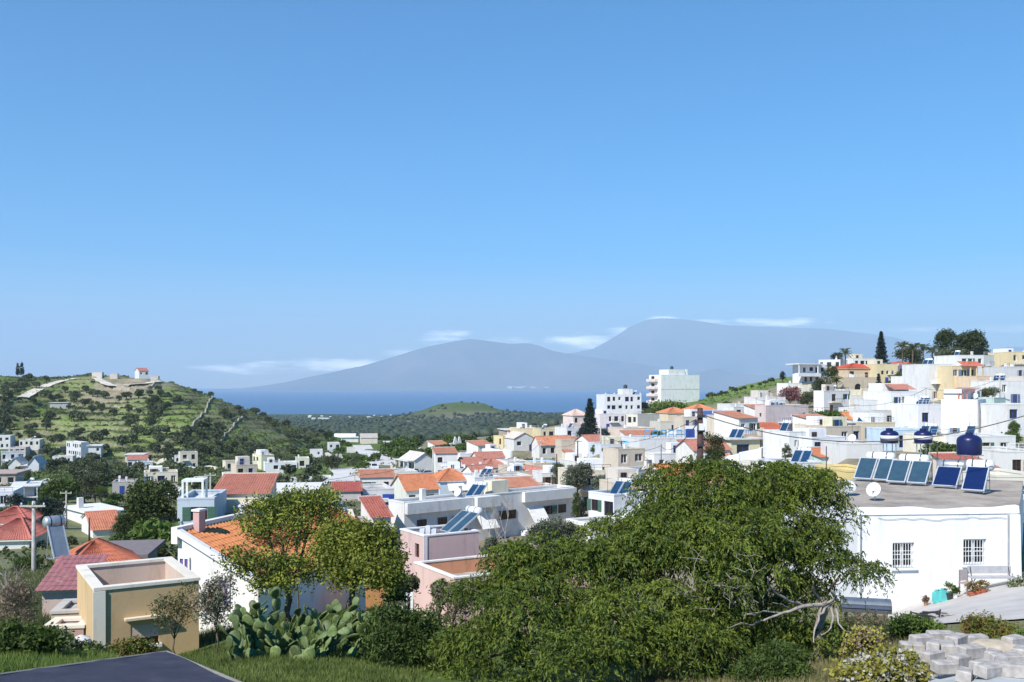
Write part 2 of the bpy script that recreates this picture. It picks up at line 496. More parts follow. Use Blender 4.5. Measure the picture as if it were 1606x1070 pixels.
 (-9, 1561, 1588, 558, 580, 260, 14, 'p', WHITE, 'R1', 'small white box house on the hilltop near the frame edge', {}),
 (-9, 1586, 1640, 552, 590, 246, 10, 'p', (.70, .58, .36), 'R3', 'yellow house at the right frame edge on the hilltop', {}),
 (-8, 1574, 1612, 575, 604, 204, 12, 'p', (.62, .62, .62), 'R2', 'grey-white stepped house below the yellow edge house', {}),
 (-8, 1568, 1625, 597, 636, 178, 12, 'p', (.74, .73, .72), 'R3', 'white house with balconies at the right edge below the grey one', {}),
 (-8, 1580, 1640, 634, 690, 142, 12, 'p', WHITE, 'R2', 'bright white house with blue shutters at the right frame edge', {'wm': 'blue'}),
 (-7, 1531, 1593, 684, 722, 112, 8, 'p', WHITE, '', 'white flat-roofed house with long coping beyond the dark blue tank', {}),
 (-7, 1577, 1640, 708, 752, 88, 6, 'p', WHITE, 'R2', 'white house with two small windows at the right edge behind the roof', {}),
 (-6, 1460, 1504, 683, 716, 118, 10, 'p', (.76, .70, .56), 'R2', 'cream house with two dark windows behind the rooftop heaters', {}),
 (-7, 1404, 1462, 674, 712, 126, 10, 'p', PBLUE, 'R2', 'pale blue house with blue shuttered window behind the rooftop heaters', {'wm': 'blue'}),
 (-7, 1354, 1404, 663, 700, 146, 12, 'p', (.62, .54, .40), '', 'plain beige block right of the dark porch', {}),
 (-6, 1324, 1354, 664, 694, 148, 12, 'f', (.45, .41, .36), 'R2', 'dark open porch house left of the plain beige block', {}),
 (-6, 1332, 1354, 658, 676, 172, 10, 'g', (.66, .6, .5), '', 'small orange gabled roof left of the white terraces', {'tile': (.58, .24, .1), 'rise': 1.2}),
 (-8, 1372, 1440, 645, 672, 166, 12, 'p', WHITE, 'R3', 'low white terraced house under the tall windows', {}),
 (-7, 1440, 1478, 634, 676, 158, 14, 'p', (.78, .78, .80), '', 'white house with a blue door left of the tall white house', {'wins': [('R', .3, .5, 1.3, 1.6)], 'wm': 'blue'}),
 (-5, 1328, 1382, 738, 768, 68, 8, 'p', (.70, .55, .25), '', 'yellow ochre roof terrace just behind the rooftop collectors', {}),
 (-6, 1328, 1384, 696, 726, 108, 10, 'p', WHITE, 'R3', 'white huddled house behind the yellow ochre terrace', {}),
 (-5, 1522, 1578, 742, 770, 69, 6, 's', (.7, .6, .5), '', 'red tiled lean-to roof behind the rightmost collector', {'tile': RED, 'rise': 1.0}),
 (-5, 1562, 1640, 746, 790, 61, 4, 'p', (.70, .66, .56), '', 'cream wall with dark arches at the right edge behind the roof', {'wins': [('R', .2, .5, .8, .8), ('R', .4, .5, .8, .8), ('R', .6, .5, .8, .8)], 'arch': 1}),
 (-6, 960, 992, 712, 740, 168, 16, 'p', WHITE, 'R2', 'small white cottage below the low pale grey house', {}),
 (-5, 1012, 1030, 722, 742, 158, 12, 'p', (.66, .62, .56), 'R1', 'tiny grey lean-to left of the two dark windows', {}),
 (-6, 1088, 1132, 738, 766, 118, 14, 'p', (.76, .74, .70), 'R2', 'white low house behind the dark wooden pole', {}),
 (-6, 1196, 1236, 728, 756, 112, 14, 'p', (.72, .68, .60), 'R2', 'cream low house right of the yard wall behind the big tree', {}),
 (-6, 850, 884, 742, 764, 176, 16, 'p', WHITE, 'R2', 'white cottage between the dull pink roofs and the silvery trees', {}),
 (-6, 740, 766, 736, 756, 196, 18, 'p', (.7, .66, .6), 'R1', 'low pale house left of the dull red hipped roof', {}),
 (-6, 560, 590, 826, 850, 80, 16, 'p', (.66, .6, .54), 'R1', 'low cream house below the small dark red roof', {}),
 (-6, 455, 490, 752, 766, 226, 12, 'p', WHITE, 'R1', 'small white house left of the lower road bend', {}),
 (-6, 226, 252, 742, 756, 236, 12, 'p', (.72, .68, .58), 'R1', 'small cream house in the groves above the big pine', {}),
 (-7, 60, 84, 756, 772, 196, 14, 'p', (.70, .66, .62), 'R1', 'small pale house right of the blue-shuttered house', {}),
 (-7, 1604, 1650, 590, 620, 190, 12, 'p', (.7, .66, .58), 'R2', 'cream house cut by the right frame edge on the slope', {}),
 (-6, 1340, 1372, 640, 656, 196, 12, 'p', (.74, .72, .68), 'R2', 'small pale house under the white house with small dark balcony', {}),
 (-7, 1428, 1458, 590, 624, 214, 14, 'p', (.76, .74, .70), 'R2', 'white house below the palm trees left of the oval recess', {}),
 # --- left side of the valley
 (-9, 20, 53, 764, 796, 188, 24, 'p', WHITE, 'R2', 'white two-storey house with blue shutters at the left edge', {'wm': 'blue', 'k': 'slab'}),
 (-9, -34, 21, 772, 800, 176, 16, 'p', (.75, .75, .8), '', 'white single-storey wing at the left frame edge beside blue shutters', {}),
 (100, 140, 196, 806, 830, 148, 44, 'f', WHITE, 'L2', 'white house with broad pale flat roof left of the big pine', {'roofcol': (.70, .68, .64), 'k': 'chim'}),
 (-9, -30, 42, 822, 840, 112, 12, 'h', (.74, .7, .64), '', 'house with faded red hipped roof at the left edge', {'tile': (.5, .16, .12), 'rise': 1.4}),
 (-8, -30, 46, 848, 872, 88, 10, 'h', (.72, .68, .6), '', 'lower house with faded red roof at the left edge below the first', {'tile': (.5, .17, .13), 'rise': 1.5}),
 (128, 146, 190, 832, 850, 106, 30, 'g', WHITE, 'L1', 'white house with small orange gabled roof in front of the big pine', {'tile': (.58, .22, .13), 'rise': 1.3}),
 (-8, 13, 32, 728, 744, 256, 14, 'gy', WHITE, '', 'left one of two white gabled houses joined by a low link', {'rise': 1.6, 'tile': (.6, .58, .55)}),
 (-8, 44, 61, 728, 744, 254, 14, 'gy', WHITE, '', 'right one of two white gabled houses joined by a low link', {'rise': 1.8, 'tile': (.6, .58, .55)}),
 (-6, 32, 44, 731, 744, 257, 14, 'f', WHITE, '', 'low white link with dark openings between the two gabled houses', {}),
 (-10, -30, 24, 744, 764, 226, 10, 'f', (.55, .44, .38), 'R2', 'house with flat brown roof at the left edge above the blue shutters', {'roofcol': (.42, .32, .28)}),
 (104, 127, 140, 694, 726, 372, 46, 'p', WHITE, 'L2', 'modern white two-storey house on the foot of the left hill', {}),
 (-9, 138, 158, 700, 716, 374, 18, 'f', WHITE, 'R1', 'white pavilion with thin roof slab right of the modern hill house', {}),
 (-7, 82, 114, 716, 728, 352, 14, 'p', (.76, .72, .66), 'R1', 'small white outbuilding left below the modern hill house', {}),
 (-9, 30, 62, 690, 704, 418, 14, 'p', (.74, .70, .64), 'R2', 'pale flat house with roof tanks at the foot of the left hill', {}),
 (-9, -20, 16, 684, 704, 426, 14, 'p', (.72, .70, .68), 'R1', 'grey-white house at the left edge at the foot of the hill', {}),
 (-9, 196, 224, 714, 727, 366, 10, 'f', (.68, .63, .50), '', 'low cream farm shed in the green field right of the modern house', {}),
 (-6, 176, 212, 756, 778, 206, 16, 'p', (.42, .40, .38), 'R2', 'grey stone ruin above the big pine', {}),
 (204, 218, 233, 582, 594, 576, 30, 'g', WHITE, 'R1', 'white house with red roof on top of the left hill', {'tile': (.5, .2, .16), 'rise': 1.9}),
 (-8, 78, 106, 632, 641, 512, 12, 'f', (.45, .45, .42), '', 'grey farm shed halfway up the left hill', {}),
 (396, 410, 430, 714, 734, 296, 36, 'p', (.70, .66, .48), 'L1', 'cream two-storey cube house at the end of the left hill', {}),
 (-7, 420, 466, 726, 740, 288, 12, 'p', (.72, .74, .72), 'R3', 'low white row right of the cream cube house', {}),
 (-7, 464, 485, 719, 740, 290, 14, 'p', (.70, .68, .54), '', 'cream block at the right end of the low white row', {}),
 (-8, 516, 533, 695, 707, 416, 16, 'p', WHITE, 'R1', 'small white house above the winding road', {}),
 (-9, 536, 562, 687, 696, 478, 12, 'f', WHITE, '', 'long white shed at the head of the winding road', {}),
 (-9, 566, 592, 687, 698, 466, 12, 'g', (.7, .62, .5), '', 'beige barn with gabled roof at the head of the winding road', {'tile': (.55, .5, .45), 'rise': 1.8}),
 (-8, 604, 622, 694, 703, 440, 12, 'f', WHITE, '', 'tiny white shed right of the road head', {}),
 (-6, 144, 160, 584, 592, 588, 12, 'p', (.7, .64, .56), '', 'pale hilltop shed left of the red-roofed hilltop house', {}),
 (-6, 172, 184, 586, 593, 582, 12, 'p', (.66, .58, .5), '', 'low stone hilltop hut between the shed and the red-roofed house', {}),
 (-6, 236, 248, 590, 597, 566, 12, 'p', (.62, .55, .47), '', 'tiny stone hut right below the red-roofed hilltop house', {}),
 (-7, 14, 40, 702, 714, 392, 12, 'p', (.66, .56, .52), 'R2', 'pinkish ruined house left of the pale hill-foot house', {}),
 (-7, 300, 322, 752, 766, 216, 12, 'p', WHITE, 'R2', 'small white house in the groves right of the cream grove house', {}),
 (-7, 350, 372, 744, 758, 236, 14, 'p', (.72, .68, .6), 'R2', 'cream cottage above the long dusty red roof', {}),
 (-7, 500, 520, 750, 762, 212, 12, 'p', WHITE, 'R1', 'white cottage below the road bend', {}),
 (-7, 430, 452, 750, 764, 214, 12, 'p', (.74, .72, .68), 'R2', 'white cottage left of the small roadside house', {}),
 (-7, 384, 402, 740, 752, 258, 14, 'g', WHITE, 'R1', 'white cottage with dull tile roof below the cream cube house', {'tile': DULLRED, 'rise': 1.4}),
 (-7, 486, 506, 706, 716, 402, 12, 'p', WHITE, 'R1', 'far white cottage on the tail of the left hill', {}),
 (-7, 545, 560, 703, 712, 380, 12, 'p', (.7, .66, .6), 'R1', 'far cream cottage beside the upper road', {}),
 (-7, 640, 660, 702, 711, 400, 12, 'p', WHITE, 'R1', 'far white cottage on the plain behind the porch house', {}),
 (-7, 262, 282, 770, 784, 186, 12, 'p', (.74, .72, .70), 'R1', 'white cottage just behind the big pine top', {}),
 (-7, 118, 142, 742, 756, 232, 12, 'p', (.72, .68, .62), 'R2', 'cream cottage in the groves below the modern hill house', {}),
 (-7, 216, 236, 790, 806, 152, 12, 'g', WHITE, 'R1', 'white cottage with red roof right behind the big pine', {'tile': DULLRED, 'rise': 1.3}),
 (-6, 600, 622, 776, 792, 152, 16, 'p', (.72, .7, .66), 'R2', 'pale small house between the terraced house and the orange gable', {}),
 (-6, 700, 742, 786, 806, 130, 20, 'p', (.74, .71, .66), 'R3', 'pale low block behind the long white house below the awning house', {}),
 # --- row behind the near orange roof
 (-7, 278, 336, 782, 832, 84, 8, 'p', (.50, .56, .62), 'R2', 'grey-blue house with open white roof frame behind the orange roof', {'k': 'roofframe'}),
 (-8, 334, 420, 776, 812, 92, 8, 's', CREAM, '', 'house with long dusty red roof and yellow pillars behind the orange roof', {'tile': (.52, .2, .14), 'rise': 1.2}),
 (-9, 420, 492, 774, 800, 104, 8, 'f', (.66, .6, .48), '', 'low house with white flat roof behind the leafy tree', {'roofcol': (.68, .66, .6)}),
 (-6, 522, 566, 772, 794, 134, 10, 's', (.5, .46, .44), 'R2', 'house with flat red sheet roof over two dark windows', {'tile': (.48, .13, .1), 'rise': .8}),
 (-5, 490, 556, 812, 834, 82, 12, 'p', (.70, .64, .52), '', 'low cream roof terrace behind the satellite dish tree', {}),
 (-5, 150, 222, 876, 900, 58, 10, 'f', (.42, .36, .32), '', 'low shed with dark grey flat roof behind the yellow terrace house', {'roofcol': (.2, .17, .17)}),
]

# landscape points the ground passes through: (photograph x, y, distance m)
GROUND = [
 (-400, 1500, 6), (200, 1500, 6), (803, 1500, 6), (1400, 1480, 6), (2000, 1480, 6),
 (-200, 1120, 12), (150, 1130, 12), (450, 1110, 13), (800, 1130, 13), (1200, 1110, 14), (1560, 1062, 14), (1900, 1050, 14),
 (60, 1046, 18), (60, 996, 25), (-150, 1030, 22), (200, 1052, 27), (450, 1040, 20), (480, 1064, 17), (640, 1062, 19), (545, 958, 29),
 (1000, 1090, 18), (1170, 1066, 21), (1290, 1012, 25), (1330, 992, 28), (1400, 988, 31), (1460, 1030, 19), (1540, 1010, 19), (1600, 1000, 20), (1560, 988, 26), (1480, 978, 31),
 (1590, 914, 39.5), (1395, 966, 39.5), (1500, 938, 39), (1700, 905, 40), (1250, 950, 42), (1100, 960, 45), (900, 990, 40), (380, 985, 35), (300, 990, 40),
 (50, 930, 45), (100, 905, 56), (0, 900, 60), (713, 1000, 53), (850, 960, 60), (1000, 880, 75), (250, 858, 80), (180, 862, 90), (450, 870, 70), (560, 870, 72),
 (840, 850, 100), (1150, 800, 100), (1300, 790, 80), (1450, 800, 66), (1560, 800, 60),
 # left hill
 (-200, 584, 700), (0, 590, 640), (60, 594, 620), (140, 588, 600), (180, 590, 590), (250, 596, 560), (300, 611, 548), (340, 627, 540), (380, 642, 545), (420, 655, 560), (460, 671, 600), (490, 683, 640), (520, 690, 660),
 (-200, 640, 900), (0, 640, 900), (140, 640, 850), (260, 650, 800), (380, 680, 800), (460, 692, 850),
 (0, 650, 480), (100, 655, 470), (200, 648, 470), (300, 662, 440), (400, 694, 420), (480, 716, 400), (20, 715, 380), (200, 706, 385), (300, 722, 340), (400, 736, 292), (500, 732, 350),
 (-150, 760, 200), (80, 772, 205), (200, 788, 190), (300, 790, 180), (450, 764, 235), (120, 800, 165),
 # valley floor and plain
 (545, 756, 180), (598, 730, 220), (575, 705, 330), (620, 712, 300), (700, 716, 280), (720, 725, 240), (620, 694, 500), (560, 690, 620), (600, 681, 750), (700, 690, 560), (760, 690, 450), (600, 672, 1000), (800, 672, 900), (880, 668, 620), (960, 655, 760), (560, 662, 1500), (900, 654, 1400),
 (640, 655, 1650), (720, 631, 1750), (690, 634, 1720), (760, 634, 1780), (800, 650, 1800), (720, 656, 1450), (720, 660, 2200), (860, 653, 2000), (600, 659, 2000), (480, 662, 1700), (960, 650, 1700),
 (420, 700, 1000), (300, 700, 1100), (0, 690, 1200), (-300, 690, 1200),
 # right hill
 (1000, 640, 400), (1060, 634, 395), (1100, 634, 420), (1110, 628, 460), (1150, 609, 480), (1190, 600, 480), (1225, 595, 470), (1300, 577, 380), (1400, 570, 360), (1500, 562, 350), (1606, 566, 340), (1800, 560, 340),
 (1060, 660, 800), (1200, 660, 800), (1400, 650, 700), (1606, 650, 700), (1900, 650, 700),
]
for _p in (-1200, -600, -100, 300, 500, 700, 900, 1100, 1300, 1700, 2300, 2800):
    GROUND += [(_p, HY + 99.0 / 3300 * F, 3300), (_p, HY + 104.0 / 3800 * F, 3800), (_p, HY + 92.0 / 2700 * F, 2700)]


def solve_edge(px, X0, Y0, d):
    u = (px - CX) / F
    return (u * Y0 - X0) / (d[0] - u * d[1])


_wr = random.Random(12)
for _i, _row in enumerate(HOUSES):
    if _row[8] is WHITE:
        _k = _wr.uniform(.80, .98)
        _w = _wr.uniform(-.03, .035)
        HOUSES[_i] = _row[:8] + ((.80 * _k + _w * .5, .795 * _k, .775 * _k - _w),) + _row[9:]
HB = []
for row in HOUSES:
    L, C, R, top, base, D, th = row[:7]
    t = math.radians(th)
    X0, Y0 = (C - CX) / F * D, D
    dR, dL = (math.cos(t), math.sin(t)), (-math.sin(t), math.cos(t))
    wr = -R if R < 0 and R > -30 else solve_edge(R, X0, Y0, dR)
    wlen = -L if L < 0 else solve_edge(L, X0, Y0, dL)
    wlen = min(max(wlen, 3.0), 16.0)
    h = (base - top) / F * D
    zb = (HY - base) / F * D
    HB.append((X0, Y0, zb, t, wr, wlen, h))
    GROUND.append((C, base - 0.4 / D * F, D))
    xm, ym = X0 + dR[0] * wr * .9 + dL[0] * wlen * .3, Y0 + dR[1] * wr * .9 + dL[1] * wlen * .3
    GROUND.append((CX + xm / ym * F, HY - (zb + .4) / ym * F, ym))

# ------------------------------------------------------------------ terrain
G = np.array(GROUND, dtype=float)
gu, gy, gs = (G[:, 0] - CX) / F, G[:, 2], (HY - G[:, 1]) / F
A = np.stack([gu * 4.0, np.log(gy) * 1.6], 1)
N = len(A)
K = -np.linalg.norm(A[:, None] - A[None], axis=2)
P = np.concatenate([np.ones((N, 1)), A], 1)
M = np.zeros((N + 3, N + 3))
M[:N, :N] = K - np.eye(N) * 0.012
M[:N, N:] = P
M[N:, :N] = P.T
WT = np.linalg.solve(M, np.concatenate([gs, np.zeros(3)]))

_wd = [(math.cos(a) * k, math.sin(a) * k, p) for a, k, p in ((.3, 1, 0), (1.9, 1.17, 2), (2.8, .83, 4), (.9, 2.1, 1), (2.3, 2.4, 3), (1.2, 4.3, 5), (0.1, 4.9, .7), (2.6, 8.7, 2.2))]


def wob(x, y, s):
    r = 0
    for (a, b, p) in _wd:
        r = r + np.sin((x * a + y * b) / s + p) / math.hypot(a, b)
    return r * 0.4


def terr(u, Y):
    u = np.atleast_1d(np.asarray(u, float))
    Y = np.atleast_1d(np.asarray(Y, float))
    out = np.empty(len(u))
    for i in range(0, len(u), 8000):
        a = np.stack([u[i:i + 8000] * 4.0, np.log(Y[i:i + 8000]) * 1.6], 1)
        d2 = (a ** 2).sum(1)[:, None] + (A ** 2).sum(1)[None] - 2 * a @ A.T
        out[i:i + 8000] = -np.sqrt(np.maximum(d2, 0)) @ WT[:N] + WT[N] + a @ WT[N + 1:]
    z = np.clip(out, -1.2, 0.08) * Y
    X = u * Y
    # terraces on the left hill
    m = np.clip((Y - 250) / 60, 0, 1) * np.clip((760 - Y) / 100, 0, 1) * np.clip((-0.14 - u) / 0.05, 0, 1)
    q = (z + wob(X, Y, 26.0) * 1.6) / 2.4
    fr = q - np.floor(q)
    st = np.clip((fr - 0.72) / 0.2, 0, 1)
    z = z + m * 2.4 * (st * st * (3 - 2 * st) - fr) * 0.9
    z = z + wob(X, Y, 9.0) * np.clip((Y - 150) / 300, 0, 1) * np.clip((2500 - Y) / 800, 0, 1) * 0.45 + wob(X + 50, Y, 1.1) * 0.035 * np.clip((60 - Y) / 20, 0, 1)
    return z


def tz(x, y):
    return float(terr(np.array([x / y]), np.array([y]))[0])


def hit(px, py, d0, d1=3200):
    u, s = (px - CX) / F, (HY - py) / F
    Y = np.exp(np.linspace(math.log(d0), math.log(d1), 500))
    f = terr(np.full(500, u), Y) / Y - s
    i = np.argmax(f >= 0)
    if f[i] < 0:
        return None
    y = Y[i]
    return Vector((u * y, y, float(f[i] + s) * y))


rows = np.concatenate([np.geomspace(2.5, 60, 110, endpoint=False), np.geomspace(60, 220, 110, endpoint=False), np.geomspace(220, 720, 300, endpoint=False), np.geomspace(720, 3900, 130)])
cols = np.concatenate([np.linspace(-1.5, -.66, 14, endpoint=False), np.linspace(-.66, .66, 430), np.linspace(.69, 1.5, 14)])
UU, YY = np.meshgrid(cols, rows)
ZZ = terr(UU.ravel(), YY.ravel()).reshape(UU.shape)
V = np.stack([(UU * YY).ravel(), YY.ravel(), ZZ.ravel()], 1)
nr, nc = UU.shape
idx = np.arange(nr * nc).reshape(nr, nc)
Q = np.stack([idx[:-1, :-1].ravel(), idx[:-1, 1:].ravel(), idx[1:, 1:].ravel(), idx[1:, :-1].ravel()], 1)

mg, nt, b = nmat('ground', 0.95, 0.1)
att = nt.nodes.new('ShaderNodeVertexColor')
att.layer_name = 'cover'
sep = nt.nodes.new('ShaderNodeSeparateColor')
nt.links.new(att.outputs[0], sep.inputs[0])
grass, _, _ = ramp_noise(nt, [(0.30, (.050, .066, .024)), (0.42, (.075, .105, .030)), (0.55, (.115, .165, .040)), (0.66, (.16, .185, .065)), (0.78, (.27, .23, .14))], 0.09, 12, 0.80)
earth, _, _ = ramp_noise(nt, [(0.28, (.10, .10, .055)), (0.42, (.20, .17, .11)), (0.55, (.31, .265, .19)), (0.72, (.42, .37, .29))], 0.14, 12, 0.80)
scrub, _, _ = ramp_noise(nt, [(0.3, (.030, .042, .022)), (0.5, (.055, .075, .03)), (0.66, (.10, .13, .045)), (0.8, (.22, .2, .11))], 0.02, 10, 0.75)


def mixrgb(nt, f, a, b_):
    m = nt.nodes.new('ShaderNodeMix')
    m.data_type = 'RGBA'
    nt.links.new(f, m.inputs[0])
    nt.links.new(a, m.inputs[6])
    nt.links.new(b_, m.inputs[7])
    return m.outputs[2]


c1 = mixrgb(nt, sep.outputs[0], earth, grass)
c2a = mixrgb(nt, sep.outputs[1], c1, scrub)
meadow, _, _ = ramp_noise(nt, [(0.3, (.10, .145, .03)), (0.5, (.155, .235, .045)), (0.7, (.23, .285, .08))], 0.12, 10, 0.75)
c2 = mixrgb(nt, att.outputs['Alpha'], c2a, meadow)
geo = nt.nodes.new('ShaderNodeNewGeometry')
sn = nt.nodes.new('ShaderNodeSeparateXYZ')
nt.links.new(geo.outputs['True Normal'], sn.inputs[0])
sl = nt.nodes.new('ShaderNodeMapRange')
sl.inputs['From Min'].default_value = 0.86
sl.inputs['From Max'].default_value = 0.66
nt.links.new(sn.outputs[2], sl.inputs['Value'])
slm = nt.nodes.new('ShaderNodeMath')
slm.operation = 'MULTIPLY'
nt.links.new(sl.outputs[0], slm.inputs[0])
nt.links.new(sep.outputs[2], slm.inputs[1])
wallc, _, _ = ramp_noise(nt, [(0.3, (.12, .11, .07)), (0.55, (.30, .26, .18)), (0.75, (.42, .37, .28))], 0.35, 6, 0.7)
nt.links.new(mixrgb(nt, slm.outputs[0], c2, wallc), b.inputs['Base Color'])
_, nf, _ = ramp_noise(nt, [(0, (0, 0, 0)), (1, (1, 1, 1))], 1.5, 8, 0.7)
bump(nt, b, nf, 0.6, 0.25)

me = arrmesh('terrain', V, Q, [mg], smooth=True)
X_, Y_ = V[:, 0], V[:, 1]
u_ = X_ / Y_
near = np.clip((46 - Y_) / 8, 0, 1)
hillL = np.clip((-0.10 - u_) / 0.05, 0, 1) * np.clip((Y_ - 200) / 60, 0, 1)
plainm = np.clip((Y_ - 560) / 120, 0, 1)
rhill = np.clip((Y_ - 322) / 25, 0, 1) * np.clip((u_ - 0.17) / 0.03, 0, 1)
pat = np.clip(0.5 + wob(X_, Y_, 60) * 0.9, 0, 1)
rightyard = np.clip((u_ - .22) / .08, 0, 1) * np.clip((46 - Y_) / 8, 0, 1)
r_ = np.clip(near * 0.9 - rightyard * .75 + hillL * 0.85 + rhill + np.clip((u_ + .1) / -.1, 0, 1) * 0.6 + 0.35 * pat, 0, 1)
kn = np.exp(-(((X_ / Y_ + 0.055) / 0.055) ** 2) - ((Y_ - 1750) / 220) ** 2)
r_ = np.clip(r_ + kn, 0, 1)
g_ = np.clip(plainm * (0.75 + .5 * (pat - .5)) + hillL * np.clip(wob(X_ + 90, Y_, 33) * 1.3 + .22, 0, .85) - kn - rhill, 0, 1)
top_hill = np.clip(1.25 * np.exp(-(((X_ / Y_ + 0.405) / 0.05) ** 2) - ((Y_ - 550) / 40) ** 2) + wob(X_, Y_, 11.0) * .25 * (Y_ > 480) * (Y_ < 620) * (X_ / Y_ < -.3), 0, 1)
r_ = np.clip(r_ - top_hill * 1.1, 0, 1)
g_ = np.clip(g_ - top_hill, 0, 1)
b_ = .6 * hillL
FIELDS = ((155, 672, 26, 14), (205, 645, 30, 16), (300, 650, 36, 16), (325, 640, 18, 22), (365, 680, 20, 20), (405, 690, 26, 14), (440, 705, 24, 10), (250, 668, 40, 12), (270, 620, 20, 10), (185, 720, 30, 10), (260, 735, 40, 8), (340, 728, 24, 10), (100, 668, 16, 10), (130, 605, 26, 8), (220, 690, 30, 8), (60, 650, 20, 8), (420, 735, 30, 6), (300, 700, 24, 8), (480, 712, 20, 8))
pxv, pyv = CX + u_ * F, HY - V[:, 2] / Y_ * F
fld = np.zeros_like(r_)
for (fx_, fy_, rx_, ry_) in FIELDS:
    fld = np.maximum(fld, np.clip(1.8 - ((pxv - fx_) / rx_) ** 2 - ((pyv - fy_) / ry_) ** 2 + wob(X_, Y_, 7.0) * .5, 0, 1) * (Y_ > 200) * (Y_ < 640))
fld = np.clip(fld - top_hill, 0, 1)
fld = np.maximum(fld * .9, rhill * np.clip(.75 + wob(X_, Y_, 16.0) * .5, 0, 1))
ca = me.color_attributes.new('cover', 'FLOAT_COLOR', 'POINT')
ca.data.foreach_set('color', np.stack([r_, g_, b_, fld], 1).astype(np.float32).ravel())
ter = link('terrain', me)
ter['kind'] = 'structure'

# ------------------------------------------------------------------ sea and mountains
ms, nt, b = nmat('sea_water', 0.28, 0.35)
so, sf, _ = ramp_noise(nt, [(0.3, (.012, .075, .20)), (0.7, (.02, .11, .27))], 0.0004, 6, 0.6, 'Object', (1, 3, 1))
nt.links.new(so, b.inputs['Base Color'])
_, wv, _ = ramp_noise(nt, [(0, (0, 0, 0)), (1, (1, 1, 1))], 0.02, 8, 0.7)
bump(nt, b, wv, 1.0, 12.0)
sea = MB()
sea.poly([(-40000, 2400, -100), (40000, 2400, -100), (40000, 34000, -100), (-40000, 34000, -100)])
so_ = sea.build('sea', ms)
so_['kind'] = 'structure'


def mountain(name, prof, D0, D1, D2, mat, seed, nu=220, nv=40, rough=0.5):
    prof = sorted(prof)
    px = np.linspace(prof[0][0], prof[-1][0], nu)
    zr = (HY - np.interp(px, [p[0] for p in prof], [p[1] for p in prof])) / F * D1
    v = np.linspace(0, 1, nv)
    PX, VV = np.meshgrid(px, v)
    ZR = np.tile(zr, (nv, 1))
    D = np.where(VV < .7, D0 + (D1 - D0) * VV / .7, D1 + (D2 - D1) * (VV - .7) / .3)
    sh = np.where(VV < .7, (VV / .7) ** 1.25, np.clip(1 - (VV - .7) / .3, 0, 1))
    X = (PX - CX) / F * D
    g = np.zeros_like(X)
    r = np.random.default_rng(seed)
    for k in range(5):
        f = 2.0 ** k
        g += (1 - np.abs(np.sin(X / 1400 * f + r.uniform(0, 6) + 1.2 * np.sin(D / 1700 * f + r.uniform(0, 6)))) * 2) / f
    env = sh * (1 - sh) * 4 * (VV < .75)
    Z = -103 + (ZR + 103) * np.clip(sh + env * g * 0.13 * rough, 0, 1.0)
    Vm = np.stack([X.ravel(), D.ravel(), Z.ravel()], 1)
    ii = np.arange(nu * nv).reshape(nv, nu)
    Qm = np.stack([ii[:-1, :-1].ravel(), ii[:-1, 1:].ravel(), ii[1:, 1:].ravel(), ii[1:, :-1].ravel()], 1)
    o = link(name, arrmesh(name, Vm, Qm, [mat], smooth=True))
    o['kind'] = 'structure'
    return o


mm_, nt, b = nmat('mountain_rock', 0.95, 0.05)
mo, _, _ = ramp_noise(nt, [(0.3, (.07, .08, .045)), (0.5, (.13, .12, .08)), (0.7, (.24, .21, .16))], 0.0006, 10, 0.7)
nt.links.new(mo, b.inputs['Base Color'])
mountain('mountain_near_range', [(330, 611), (380, 609), (420, 604), (450, 599), (480, 592), (520, 584), (545, 578), (570, 573), (600, 564), (625, 557), (645, 550), (670, 543), (690, 539), (715, 534), (735, 531), (750, 532), (775, 535), (800, 538), (828, 537), (845, 541), (865, 549), (885, 553), (930, 560), (980, 567), (1020, 573), (1060, 581), (1100, 590), (1150, 600), (1200, 608)],
         20600, 23500, 26500, mm_, 3)
mountain('mountain_far_range', [(780, 606), (830, 575), (870, 556), (900, 552), (930, 547), (950, 536), (970, 524), (985, 513), (1000, 506), (1015, 500), (1035, 497), (1055, 498), (1080, 500), (1110, 504), (1140, 509), (1180, 511), (1230, 512), (1290, 514), (1330, 518), (1370, 524), (1400, 528), (1440, 537), (1480, 545), (1520, 549), (1560, 546), (1590, 543), (1640, 548), (1800, 570)],
         25500, 31000, 35500, mm_, 8, rough=.7)
mountain('mountain_foothills', [(860, 611), (900, 603), (930, 597), (960, 591), (985, 588), (1010, 590), (1040, 594), (1075, 588), (1100, 583), (1125, 577), (1150, 584), (1190, 588), (1250, 590), (1350, 588), (1480, 596), (1620, 598)],
         20300, 21500, 22800, mm_, 5, rough=1.0)
